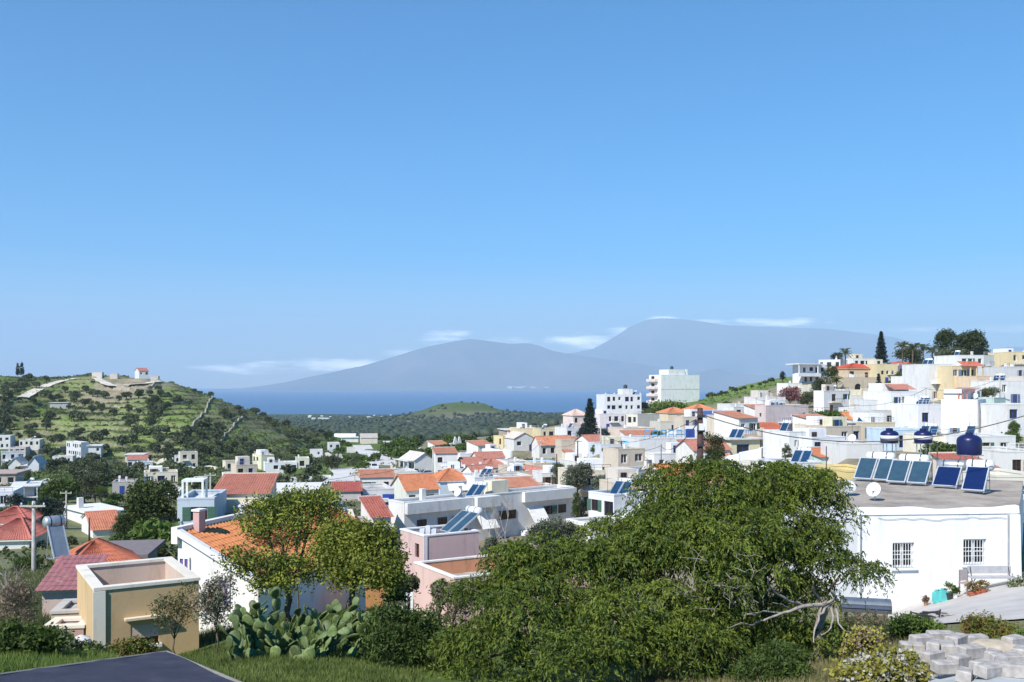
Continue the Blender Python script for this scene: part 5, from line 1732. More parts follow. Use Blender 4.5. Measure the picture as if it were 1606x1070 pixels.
cable('thick black cable swooping right from the dark wooden pole', at(1100, 650, 50), at(1720, 610, 44), 1.9, .026, 30)
cable('thin cable running left from the dark wooden pole', at(1098, 655, 50), at(940, 672, 198), 2.0, .02)
for (px, pt_, pb, D, lab) in ((1186, 622, 660, 195, 'slim pole beside the dusky pink block'), (1340, 632, 668, 175, 'slim pole above the small orange gabled roof'), (1452, 606, 650, 175, 'slim pole between the tall windows and the tall white house'),
                              (1568, 590, 630, 175, 'slim pole right of the apricot terrace'), (975, 690, 730, 170, 'slim pole beside the low pale grey house'), (760, 742, 790, 150, 'slim pole beside the plain white block'),
                              (848, 690, 720, 230, 'slim pole in front of the long orange tiled roof'), (556, 742, 790, 140, 'slim pole above the flat red sheet roof'), (330, 742, 790, 130, 'slim pole above the long dusty red roof'), (104, 770, 820, 130, 'slim pole beside the broad pale flat roof')):
    pole(lab, px, pt_, pb, D, .11, wood if px % 2 else M_conc, 1)
for (a, b2, lab) in (((1186, 626, 195), (1340, 636, 175), 'cable from the pink block to the orange gabled roof'), ((1340, 636, 175), (1452, 610, 175), 'cable from the orange gabled roof to the tall windows'), ((1452, 610, 175), (1568, 594, 175), 'cable from the tall windows to the apricot terrace'),
                     ((975, 694, 170), (1037, 699, 130), 'cable from the pale grey house to the blue terrace pole'), ((848, 694, 230), (906, 694, 190), 'cable along the ridge row to the dark tree'), ((760, 746, 150), (848, 694, 230), 'cable climbing from the plain white block to the ridge'),
                     ((556, 746, 140), (679, 712, 205), 'cable from the red sheet roof to the porch house'), ((556, 746, 140), (330, 746, 130), 'cable from the red sheet roof to the dusty red roof'), ((330, 746, 130), (104, 774, 130), 'cable across the groves to the pale flat roof'), ((1100, 655, 50), (1037, 700, 130), 'cable from the wooden pole to the blue terrace')):
    cable(lab, at(*a), at(*b2), 1.0, .03)
cable('thin cable from the concrete pole out of the left frame edge', at(53, 800, 60), at(-120, 806, 52), .4, .012)
cable('thin cable low across the left yard', at(53, 905, 59), at(-120, 902, 45), .2, .012)
# ------------------------------------------------------------------ vegetation
L_acacia = leaf_mat('acacia_leaf', (.060, .092, .012), (.18, .225, .03), .55, .2, False)
L_acacia2 = leaf_mat('dark_shrub_leaf', (.034, .058, .014), (.10, .15, .03), 1.1, .25, False)  # darker leaf green; mixed at random into the big tree to vary its tone
L_citrus = leaf_mat('citrus_leaf', (.10, .13, .018), (.31, .34, .055), 1.6, .25)
L_olive = leaf_mat('olive_leaf', (.052, .068, .030), (.135, .155, .068), .5, .15)
L_silver = leaf_mat('silvery_leaf', (.07, .085, .05), (.19, .21, .14), .8, .2)
L_pine = leaf_mat('pine_needle', (.022, .038, .012), (.075, .095, .022), .7, .12)
L_coni = leaf_mat('conifer_needle', (.010, .020, .016), (.028, .045, .030), .8, .08)
L_palm = leaf_mat('palm_frond', (.06, .075, .02), (.15, .15, .05), .8, .2)
L_bush = leaf_mat('bush_leaf', (.045, .08, .016), (.12, .18, .035), 1.5, .25)
L_bright = leaf_mat('bright_green_leaf', (.07, .115, .02), (.18, .25, .05), 1.5, .3)
L_pink = leaf_mat('bougainvillea', (.10, .05, .05), (.34, .13, .14), 1.2, .25)
L_orangefl = leaf_mat('coral_blossom', (.42, .10, .05), (.62, .22, .12), 2, .3)
L_white = leaf_mat('pale_blossom', (.5, .48, .36), (.75, .72, .6), 2, .3)
L_yellow = leaf_mat('yellow_green_blossom', (.16, .17, .03), (.50, .45, .09), 3, .3)
L_dry = leaf_mat('dry_twig_leaf', (.14, .10, .07), (.30, .24, .17), 2, .15)
L_rust = leaf_mat('rusty_leaf', (.12, .075, .02), (.26, .2, .05), 2, .25)


def unit(n, r=rng):
    v = r.normal(size=(n, 3))
    return v / np.linalg.norm(v, axis=1)[:, None]


def leaves(cent, axis, l, w, r=rng):
    """diamond leaves: centres, axis directions, length, width"""
    n = len(cent)
    side = np.cross(axis, unit(n, r))
    side /= np.maximum(np.linalg.norm(side, axis=1), 1e-6)[:, None]
    l = (np.asarray(l) * r.uniform(.7, 1.3, n))[:, None]
    w = (np.asarray(w) * r.uniform(.7, 1.3, n))[:, None]
    V = np.stack([cent - axis * l * .5, cent + side * w * .5 + axis * l * .05, cent + axis * l * .5, cent - side * w * .5 + axis * l * .05], 1)
    return V.reshape(-1, 3)


def crown_points(lobes, nclump, r=rng, up=-.55, shell=.62):
    vol = np.array([(a[3] * a[4] * a[5]) ** (.67) for a in lobes])
    pick = r.choice(len(lobes), nclump, p=vol / vol.sum())
    lb = np.array(lobes)[pick]
    d = unit(nclump, r)
    bad = d[:, 2] < up
    d[bad, 2] *= -1
    rad = shell + (1.04 - shell) * r.random(nclump) ** .6
    return lb[:, :3] + d * lb[:, 3:6] * rad[:, None], d


def crown_mesh(name, lobes, nclump, per, l, w, spread, mat, droop=0.0, r=None, mats=None, frac2=0.0, shell=.62, up=-.55):
    r = r or rng
    c, d = crown_points(lobes, nclump, r, up, shell)
    cc = np.repeat(c, per, 0) + r.normal(size=(nclump * per, 3)) * spread
    ax = unit(nclump * per, r) + np.repeat(d, per, 0) * .6
    ax[:, 2] -= droop
    ax /= np.linalg.norm(ax, axis=1)[:, None]
    V = leaves(cc, ax, l, w, r)
    Q = np.arange(len(V)).reshape(-1, 4)
    mi = None
    if mats and frac2:
        mi = np.repeat((r.random(nclump) < frac2).astype(int), per)
    return arrmesh(name, V, Q, mats or [mat], mi)


def limb(mb, a, b2, r0, r1, n=6, bend=.12, seg=4, r=random):
    a, b2 = Vector(a), Vector(b2)
    pts, rr = [], []
    L = (b2 - a).length
    for k in range(seg + 1):
        t = k / seg
        p = a.lerp(b2, t)
        if 0 < k < seg:
            p += Vector((r.uniform(-1, 1), r.uniform(-1, 1), r.uniform(-.6, .6))) * L * bend * .5
        pts.append(p)
        rr.append(r0 + (r1 - r0) * t)
    mb.tube(pts, rr, n)
    return pts


def tree(name, label, cat, base, lobes, nclump, per, l, w, spread, mat, tr=.12, group=None, droop=0., bark=None, mats=None, frac2=0., limbs=True, shell=.62, up=-.55):
    """lobes in world coordinates; base = trunk foot"""
    base = Vector(base)
    e = empty(name, base)
    tag(e, label, cat, group)
    lb = [(a[0] - base.x, a[1] - base.y, a[2] - base.z, a[3], a[4], a[5]) for a in lobes]
    cm = crown_mesh('crown', lb, nclump, per, l, w, spread, mat, droop, mats=mats, frac2=frac2, shell=shell, up=up)
    link('crown', cm, e)
    mb = MB()
    zc = sum(a[2] for a in lb) / len(lb)
    cx = sum(a[0] for a in lb) / len(lb)
    cy = sum(a[1] for a in lb) / len(lb)
    fork = Vector((cx * .35, cy * .35, max(zc * .45, .15)))
    limb(mb, (0, 0, -.4), fork, tr, tr * .75, 8, .1)
    if limbs:
        for a in lb:
            c = Vector(a[:3])
            pts = limb(mb, fork, c, tr * .6, tr * .2, 6, .15)
            for q in range(3):
                d = Vector(unit(1)[0])
                d.z = abs(d.z) * .6
                limb(mb, pts[2 + q % 2], c + Vector((d.x * a[3], d.y * a[4], d.z * a[5])) * .8, tr * .25, tr * .05, 5, .15)
    mb.build('trunk', bark or M_bark, e, smooth=True)
    return e


def px_lobe(px, py, rxp, ryp, D, depth=None):
    p = at(px, py, D)
    rx, rz = rxp / F * D, ryp / F * D
    return (p.x, p.y, p.z, rx, depth or rx * .85, rz)


def foot(px, D, py=None):
    x = (px - CX) / F * D
    return Vector((x, D, tz(x, D)))


# the big feathery tree in front, its crown hanging in drooping sprays
def big_tree():
    base = foot(1165, 22.5)
    e = empty('acacia_tree', base)
    tag(e, 'big feathery green tree with drooping foliage filling the foreground centre', 'tree')
    lobes = [px_lobe(*a) for a in (
        (1120, 800, 105, 64, 23), (1060, 828, 85, 60, 22.5), (1200, 800, 85, 56, 23.5), (1268, 808, 58, 56, 23.5), (1270, 872, 58, 52, 22.8), (1318, 902, 50, 32, 22.5), (1000, 862, 85, 56, 22),
        (1140, 875, 110, 60, 21.5), (935, 905, 85, 52, 21.5), (1050, 915, 105, 60, 20.8), (865, 918, 75, 52, 21.2), (800, 920, 60, 52, 21.5), (765, 955, 48, 52, 21), (840, 985, 100, 64, 20), (950, 985, 100, 66, 19.8),
        (1060, 985, 85, 50, 20.4), (1200, 905, 85, 50, 22.6), (1140, 955, 60, 40, 21.6), (1250, 950, 45, 30, 22.8), (1095, 1035, 85, 45, 19.9), (1175, 985, 75, 45, 21.6), (1120, 1000, 60, 40, 21), (1240, 1010, 60, 36, 21.4), (900, 1050, 120, 50, 18.8), (770, 1030, 65, 50, 19.5), (980, 1055, 50, 36, 18.6))]
    lobes = [(a[0] - base.x, a[1] - base.y, a[2] - base.z, a[3], min(a[4], 1.3), a[5]) for a in lobes]
    r = np.random.default_rng(11)
    ns, per = 17500, 12
    # tufts of foliage all over the big masses, with gaps between them
    tc_, td_ = crown_points(lobes, 400, r, -.5, .45)
    tufts = [(p[0], p[1], p[2], s, s, s * .72) for p, s in zip(tc_, r.uniform(.22, .60, len(tc_)))]
    c, d = crown_points(tufts, ns, r, -.3, .55)
    # spray: arching out and down
    out = d * .5 + r.normal(size=(ns, 3)) * .42
    out[:, 2] += .10
    out /= np.linalg.norm(out, axis=1)[:, None]
    t = np.linspace(.05, 1, per)
    Ls = r.uniform(.18, .42, ns)
    P_ = c[:, None, :] + out[:, None, :] * (t[None, :, None] * Ls[:, None, None])
    P_[:, :, 2] -= (t[None, :] ** 2) * Ls[:, None] * .75
    tang = out[:, None, :] + np.zeros((1, per, 1))
    tang = tang.copy()
    tang[:, :, 2] -= 1.5 * t[None, :]
    tang /= np.linalg.norm(tang, axis=2)[:, :, None]
    ax = tang * .75 + r.normal(size=tang.shape) * .45
    ax[:, :, 2] -= .25
    ax /= np.linalg.norm(ax, axis=2)[:, :, None]
    V_ = leaves(P_.reshape(-1, 3) + r.normal(size=(ns * per, 3)) * .022, ax.reshape(-1, 3), .105, .030, r)
    mi = np.repeat((r.random(ns) < .25).astype(int), per)
    link('crown', arrmesh('crown', V_, np.arange(len(V_)).reshape(-1, 4), [L_acacia, L_acacia2], mi), e)
    mb = MB()
    rr = random.Random(4)
    f0 = Vector((0, 0, .7))
    limb(mb, (0, 0, -.5), f0, .20, .17, 9, .1, r=rr)
    limb(mb, (.1, 0, -.3), (-1.6, -.6, 1.0), .14, .1, 8, .1, r=rr)
    for a in lobes:
        c_ = Vector(a[:3])
        s = f0 if a[0] > -1.8 else Vector((-1.6, -.6, 1.0))
        p = limb(mb, s, c_, .085, .03, 6, .16, 5, rr)
        for q in range(4):
            dd = Vector((rr.uniform(-1, 1), rr.uniform(-1, 1), rr.uniform(-.3, 1)))
            limb(mb, p[2 + q % 3], c_ + Vector((dd.x * a[3], dd.y * a[4], dd.z * a[5])) * .85, .025, .007, 5, .2, 4, rr)
    mb.build('trunk', M_bark, e, smooth=True)
    return e


big_tree()

# stump with bare grey branches at the right of the big tree
def bare_branches():
    base = foot(1287, 21)
    e = empty('dead_tree', base)
    tag(e, 'grey leafless trunk with bare branches sprawling left under the big tree', 'tree')
    rr = random.Random(9)
    k = lambda px, py, D=20.6: at(px, py, D) - base
    tr_ = MB()
    hub = k(1297, 948)
    tr_.tube([(0, 0, -.4), k(1283, 985, 21), k(1290, 962, 20.8), hub], [.13, .11, .10, .085], 9)
    tr_.build('trunk', M_deadwood, e, smooth=True)
    for pts, r0 in (([(1297, 948), (1262, 950), (1228, 962), (1196, 974)], .055), ([(1265, 950), (1240, 944), (1222, 934), (1206, 918), (1204, 905)], .038), ([(1230, 962), (1198, 958), (1165, 966)], .026),
                    ([(1297, 948), (1310, 935), (1304, 925)], .035), ([(1285, 942), (1276, 925), (1275, 912)], .03), ([(1300, 950), (1285, 965), (1278, 985), (1276, 1008)], .035), ([(1303, 952), (1308, 972), (1300, 990), (1288, 996)], .028),
                    ([(1240, 955), (1226, 948), (1212, 945)], .022), ([(1310, 955), (1316, 978), (1326, 990)], .026), ([(1200, 972), (1180, 980), (1160, 978), (1140, 985)], .024)):
        mb = MB()
        P3 = [k(a, b2, 20.6 - .25 * q) for q, (a, b2) in enumerate(pts)]
        sm = []
        for q in range(len(P3) - 1):
            for s in range(3):
                sm.append(P3[q].lerp(P3[q + 1], s / 3) + Vector((rr.uniform(-1, 1), rr.uniform(-1, 1), rr.uniform(-1, 1))) * .02)
        sm.append(P3[-1])
        mb.tube(sm, [r0 * (1 - .72 * q / len(sm)) for q in range(len(sm))], 6)
        mb.build('branch', M_deadwood, e, smooth=True)
    tw = MB()
    for q in range(30):
        p = k(rr.uniform(1085, 1200), rr.uniform(870, 970), rr.uniform(19.6, 20.4))
        d = Vector((rr.uniform(-1, .4), rr.uniform(-.4, .2), rr.uniform(-.1, 1))).normalized() * rr.uniform(.3, .8)
        limb(tw, p, p + d, .008, .003, 4, .25, 4, rr)
    tw.build('twigs', M_deadwood, e)


bare_branches()


def bush(name, label, cat, px, py, rxp, ryp, D, mat, n=160, per=22, l=.09, w=.035, mats=None, frac2=0., group=None, sub=5, droop=0., seed=1, depth=None):
    r = random.Random(seed * 7 + int(px))
    p = at(px, py + ryp * .8, D)
    base = Vector((p.x, p.y, tz(p.x, p.y)))
    lobes = []
    for k in range(sub):
        a = (px + r.uniform(-.55, .55) * rxp, py + r.uniform(-.35, .5) * ryp, rxp * r.uniform(.35, .6), ryp * r.uniform(.45, .65), D + r.uniform(-.5, .5) * rxp / F * D)
        lobes.append(px_lobe(*a))
    lobes.append(px_lobe(px, py + ryp * .35, rxp * .8, ryp * .6, D))
    return tree(name, label, cat, base, lobes, n, per, l, w, .06 * D / 20, mat, .03, group, droop, mats=mats, frac2=frac2)


# shrubs and trees near the camera
bush('shrub', 'dark green shrub low between the prickly pear and the big tree', 'shrub', 640, 1002, 92, 70, 20.5, L_acacia2, 560, 22, .11, .035, seed=3, sub=7)
bush('shrub', 'dusty dry-tipped shrub beside the pink house wall', 'shrub', 708, 945, 42, 34, 23, L_dry, 130, 18, .10, .03, mats=[L_acacia2, L_dry], frac2=.4, seed=5)
bush('shrub', 'green shrub at the bottom edge right of the dark gap', 'shrub', 1215, 1045, 78, 46, 17.5, L_acacia2, 360, 20, .10, .03, mats=[L_acacia2, L_bush], frac2=.4, seed=6)
bush('shrub', 'low green shrub behind the concrete blocks', 'shrub', 1440, 990, 62, 25, 24.5, L_bright, 260, 20, .10, .045, mats=[L_bush, L_bright], frac2=.5, seed=7)
bush('flowering_shrub', 'pale yellow flowering shrub in front of the concrete blocks', 'shrub', 1392, 1048, 78, 36, 15.2, L_yellow, 420, 16, .075, .05, mats=[L_yellow, L_white], frac2=.35, seed=8, sub=8)
bush('flowering_shrub', 'brownish flowering shrub beside the grey leafless trunk', 'shrub', 1355, 1010, 40, 26, 20, L_dry, 150, 16, .07, .045, mats=[L_yellow, L_dry], frac2=.5, seed=9)
bush('shrub', 'rusty green shrub at the right edge above the blocks', 'shrub', 1555, 990, 56, 26, 21, L_rust, 260, 18, .10, .03, mats=[L_rust, L_bright], frac2=.35, seed=10)
bush('shrub', 'bright green weed clump at the right frame edge', 'shrub', 1600, 1012, 34, 22, 18.5, L_bright, 120, 18, .09, .04, seed=11)
bush('shrub', 'small pale-leaved shrub beside the bench at the right edge', 'shrub', 1600, 920, 16, 12, 38, L_bright, 60, 16, .14, .06, mats=[L_bright, L_white], frac2=.4, seed=12)
bush('shrub', 'leafy green shrub in the lower left corner', 'shrub', 40, 1005, 66, 34, 19.5, L_bright, 330, 18, .10, .05, mats=[L_bush, L_bright], frac2=.5, seed=13, sub=7)
bush('shrub', 'whitish green shrub below the mauve yard wall', 'shrub', 95, 1012, 44, 26, 21, L_bright, 210, 18, .08, .04, mats=[L_bright, L_silver], frac2=.5, seed=14)
bush('shrub', 'yellow-green shrub under the window of the yellow house', 'shrub', 212, 1013, 40, 18, 24, L_yellow, 200, 16, .09, .04, mats=[L_bush, L_rust], frac2=.6, seed=15)
bush('shrub', 'round dark shrub at the corner of the yellow house', 'shrub', 147, 1022, 16, 12, 22.5, L_acacia2, 90, 16, .08, .035, seed=16)
bush('flowering_shrub', 'straggling shrub with rusty leaves against the yellow house wall', 'shrub', 272, 955, 46, 42, 26.4, L_rust, 120, 14, .09, .035, mats=[L_olive, L_rust], frac2=.45, seed=17)
bush('flowering_shrub', 'pale blossoming shrub between the yellow house and the prickly pear', 'shrub', 340, 945, 34, 55, 25, L_silver, 240, 14, .08, .04, mats=[L_silver, L_dry], frac2=.45, seed=18)
bush('shrub', 'dry brown twiggy shrub at the left edge below the red roof', 'shrub', 28, 935, 42, 66, 33, L_dry, 260, 16, .12, .03, seed=19)
bush('shrub', 'dark shrub behind the orange outhouse', 'shrub', 620, 930, 22, 20, 34, L_acacia2, 90, 16, .12, .05, seed=20)

bush('shrub', 'brown dry brush under the metal trough', 'shrub', 1352, 978, 52, 20, 31.5, L_dry, 200, 14, .12, .03, mats=[L_dry, L_acacia2], frac2=.4, seed=24, sub=7)
bush('shrub', 'dark shrub in the shade left of the grey trunk', 'shrub', 1240, 990, 50, 30, 24, L_acacia2, 200, 18, .11, .035, seed=25)
tree('citrus_tree', 'round leafy yellow-green tree right of the prickly pear', 'tree', foot(546, 29), [px_lobe(*a) for a in ((562, 862, 44, 34, 29), (600, 884, 32, 36, 29), (532, 890, 34, 32, 28.6), (575, 905, 50, 36, 28.4), (540, 840, 34, 24, 29.4), (610, 905, 24, 24, 28.6), (520, 862, 30, 30, 29), (590, 850, 34, 26, 29.3))],
     1050, 22, .115, .06, .13, L_citrus, .11)
tree('leafy_tree', 'dark leafy tree overhanging the orange roof', 'tree', foot(455, 30), [px_lobe(*a) for a in ((420, 812, 46, 28, 30.5), (470, 800, 50, 28, 31), (505, 795, 34, 22, 31), (440, 836, 52, 24, 30), (415, 890, 40, 20, 28.5), (458, 898, 40, 24, 28.5), (372, 878, 24, 16, 28.3), (430, 918, 34, 18, 28.2))],
     800, 20, .115, .05, .13, L_pine, .12, mats=[L_pine, L_citrus], frac2=.6)
tree('bougainvillea', 'coral blossoms trailing over the edge of the orange roof', 'flowering vine', foot(470, 33), [px_lobe(*a) for a in ((430, 851, 30, 9, 33), (465, 842, 20, 7, 33), (520, 815, 22, 9, 33.4), (395, 800, 10, 6, 34))], 110, 16, .10, .07, .09, L_orangefl, .04)

# ---- prickly pear: every pad is a part
def prickly_pear():
    base = foot(448, 20.5)
    e = empty('prickly_pear', base)
    tag(e, 'large prickly pear cactus with pale green pads in front of the leafy trees', 'cactus')
    mp, nt, b = nmat('cactus_pad', .55, .3)
    o, _, _ = ramp_noise(nt, [(.3, (.065, .10, .03)), (.55, (.12, .165, .055)), (.75, (.22, .26, .11))], 5, 5)
    oi = nt.nodes.new('ShaderNodeObjectInfo')
    hs = nt.nodes.new('ShaderNodeHueSaturation')
    mr2 = nt.nodes.new('ShaderNodeMapRange')
    mr2.inputs['To Min'].default_value = .65
    mr2.inputs['To Max'].default_value = 1.35
    nt.links.new(oi.outputs['Random'], mr2.inputs['Value'])
    nt.links.new(mr2.outputs[0], hs.inputs['Value'])
    nt.links.new(o, hs.inputs['Color'])
    nt.links.new(hs.outputs[0], b.inputs['Base Color'])
    mb = MB()
    n, m = 10, 4
    prof = [(.10, 0.0), (.30, .18), (.46, .45), (.50, .66), (.40, .88), (.20, .985), (.02, 1.0)]
    for (rw, h_) in prof:
        for q in range(n):
            t = 2 * math.pi * q / n
            mb.v.append((rw * .74 * math.cos(t), .085 * (rw / .5) ** .6 * math.sin(t), h_))
    for k in range(len(prof) - 1):
        for q in range(n):
            mb.f.append((k * n + q, k * n + (q + 1) % n, (k + 1) * n + (q + 1) % n, (k + 1) * n + q))
    me_ = mb.mesh('pad', mp, True)
    r = random.Random(21)
    pads = []

    def add(pos, mat3, size, lvl):
        o_ = link('pad', me_, e)
        o_.matrix_local = Matrix.Translation(pos) @ mat3.to_4x4() @ Matrix.Scale(size, 4)
        pads.append((pos, mat3, size, lvl))
    # stems rooted across the clump, each a chain of pads
    for s in range(34):
        x = r.uniform(-1.35, 1.35)
        y = r.uniform(-.7, .7)
        rot = Matrix.Rotation(r.uniform(0, 6.28), 3, 'Z') @ Matrix.Rotation(r.uniform(-.7, .7), 3, 'X') @ Matrix.Rotation(r.uniform(-.8, .8), 3, 'Y')
        z = tz(base.x + x, base.y + y) - base.z - .05
        hmax = 5 if abs(x) < .75 else 3
        cur = [(Vector((x, y, z)), rot, r.uniform(.31, .42))]
        for lv in range(hmax):
            nxt = []
            for (p, m3, sz) in cur:
                add(p, m3, sz, lv)
                if lv == hmax - 1:
                    continue
                for q in range(r.choice((1, 1, 2)) if lv else r.choice((1, 2))):
                    t = r.uniform(-.75, .75)
                    tip = p + m3 @ Vector((math.sin(t) * .33 * sz, 0, (.62 + .36 * math.cos(t)) * sz))
                    m2 = m3 @ Matrix.Rotation(t * .9, 3, 'Y') @ Matrix.Rotation(r.uniform(-1.3, 1.3), 3, 'Z') @ Matrix.Rotation(r.uniform(-.6, .6), 3, 'X')
                    if (m2 @ Vector((0, 0, 1))).z < .15:
                        m2 = Matrix.Rotation(r.uniform(0, 6.28), 3, 'Z') @ Matrix.Rotation(r.uniform(-.5, .5), 3, 'X')
                    nxt.append((tip, m2, sz * r.uniform(.8, .98)))
            cur = nxt
            if len(pads) > 200:
                break
    return e, len(pads)


PP, npads = prickly_pear()
print('pads', npads)

# ---- village trees: (kind, x, top y, base y, width px, distance, label)
def std_tree(kind, px, pt_, pb, wpx, D, label, seed=0):
    r = random.Random(seed + int(px))
    b0 = foot(px, D)
    cy = (pt_ + pb) / 2
    hp = (pb - pt_) / 2
    gname = 'village trees'
    if kind == 'conifer':
        e = empty('conifer', b0)
        tag(e, label, 'tree', gname)
        ztop, zbot = (HY - pt_) / F * D - b0.z, (HY - pb) / F * D - b0.z
        R_ = wpx / 2 / F * D
        nt_ = 15
        cs, axs = [], []
        for k in range(nt_):
            f = k / (nt_ - 1)
            z = zbot + (ztop - zbot) * f
            rad = R_ * (1 - f) ** .8 * (1 if k % 2 else .8) + .12
            nb = 9
            for q in range(nb):
                th = q * 6.283 / nb + k
                for s in range(10):
                    t = (s + 1) / 10
                    cs.append((math.cos(th) * rad * t, math.sin(th) * rad * t, z - .25 * rad * t + r.uniform(-.1, .1)))
                    axs.append((math.cos(th) + r.uniform(-.9, .9), math.sin(th) + r.uniform(-.9, .9), r.uniform(-.4, .7)))
        cs, axs = np.array(cs), np.array(axs)
        cs = np.repeat(cs, 4, 0) + rng.normal(size=(len(cs) * 4, 3)) * R_ * .06
        axs = np.repeat(axs, 4, 0) + rng.normal(size=(len(axs) * 4, 3)) * .5
        axs /= np.linalg.norm(axs, axis=1)[:, None]
        V_ = leaves(cs, axs, R_ * .30, R_ * .10)
        link('crown', arrmesh('crown', V_, np.arange(len(V_)).reshape(-1, 4), [L_coni]), e)
        MB().tube([(0, 0, -1), (0, 0, ztop * .98)], [R_ * .09, R_ * .015], 7).build('trunk', M_bark, e)
        return e
    if kind == 'palm':
        e = empty('palm_tree', b0)
        tag(e, label, 'tree', 'palm trees')
        ztop = (HY - pt_) / F * D - b0.z
        R_ = wpx / 2 / F * D
        zt = ztop - R_ * .45
        cs, axs = [], []
        for q in range(26):
            th = q * 2.4
            el = r.uniform(-.2, 1.45)
            for s in range(14):
                t = (s + 1) / 14
                rad = R_ * t * math.cos(el * .55)
                z = zt + R_ * (math.sin(el) * t * 1.25 - .62 * t * t)
                for sd in (-1, 1):
                    cs.append((math.cos(th) * rad - math.sin(th) * sd * R_ * .08, math.sin(th) * rad + math.cos(th) * sd * R_ * .08, z))
                    axs.append((math.cos(th) * .7 - math.sin(th) * sd, math.sin(th) * .7 + math.cos(th) * sd, -.5))
        cs, axs = np.array(cs), np.array(axs)
        axs /= np.linalg.norm(axs, axis=1)[:, None]
        V_ = leaves(cs, axs, R_ * .26, R_ * .06)
        link('crown', arrmesh('crown', V_, np.arange(len(V_)).reshape(-1, 4), [L_palm]), e)
        MB().tube([(0, 0, -1), (r.uniform(-.2, .2), 0, zt * .5), (0, 0, zt)], [.26, .2, .2], 8).build('trunk', M_bark, e)
        return e
    mat = {'pine': L_pine, 'olive': L_olive, 'silver': L_silver, 'bush': L_bush, 'bright': L_bright, 'pink': L_pink, 'dark': L_coni, 'dry': L_dry, 'rust': L_rust}[kind]
    nl = 7
    lobes = [px_lobe(px, cy, wpx * .34, hp * .72, D)]
    for k in range(nl):
        lobes.append(px_lobe(px + r.uniform(-.30, .30) * wpx, cy + r.uniform(-.55, .5) * hp, wpx * r.uniform(.15, .24), hp * r.uniform(.28, .42), D + r.uniform(-.2, .2) * wpx / F * D))
    Rm = wpx / 2 / F * D
    big = max(1.0, math.sqrt(wpx * (pb - pt_)) / 40)
    return tree('dry_tree' if kind == 'dry' else 'village_tree', label, 'tree', b0, lobes, int(230 * min(big, 3)), 14, max(.16, Rm * .13), max(.07, Rm * .055), Rm * .085, mat, max(.08, Rm * .06), gname)


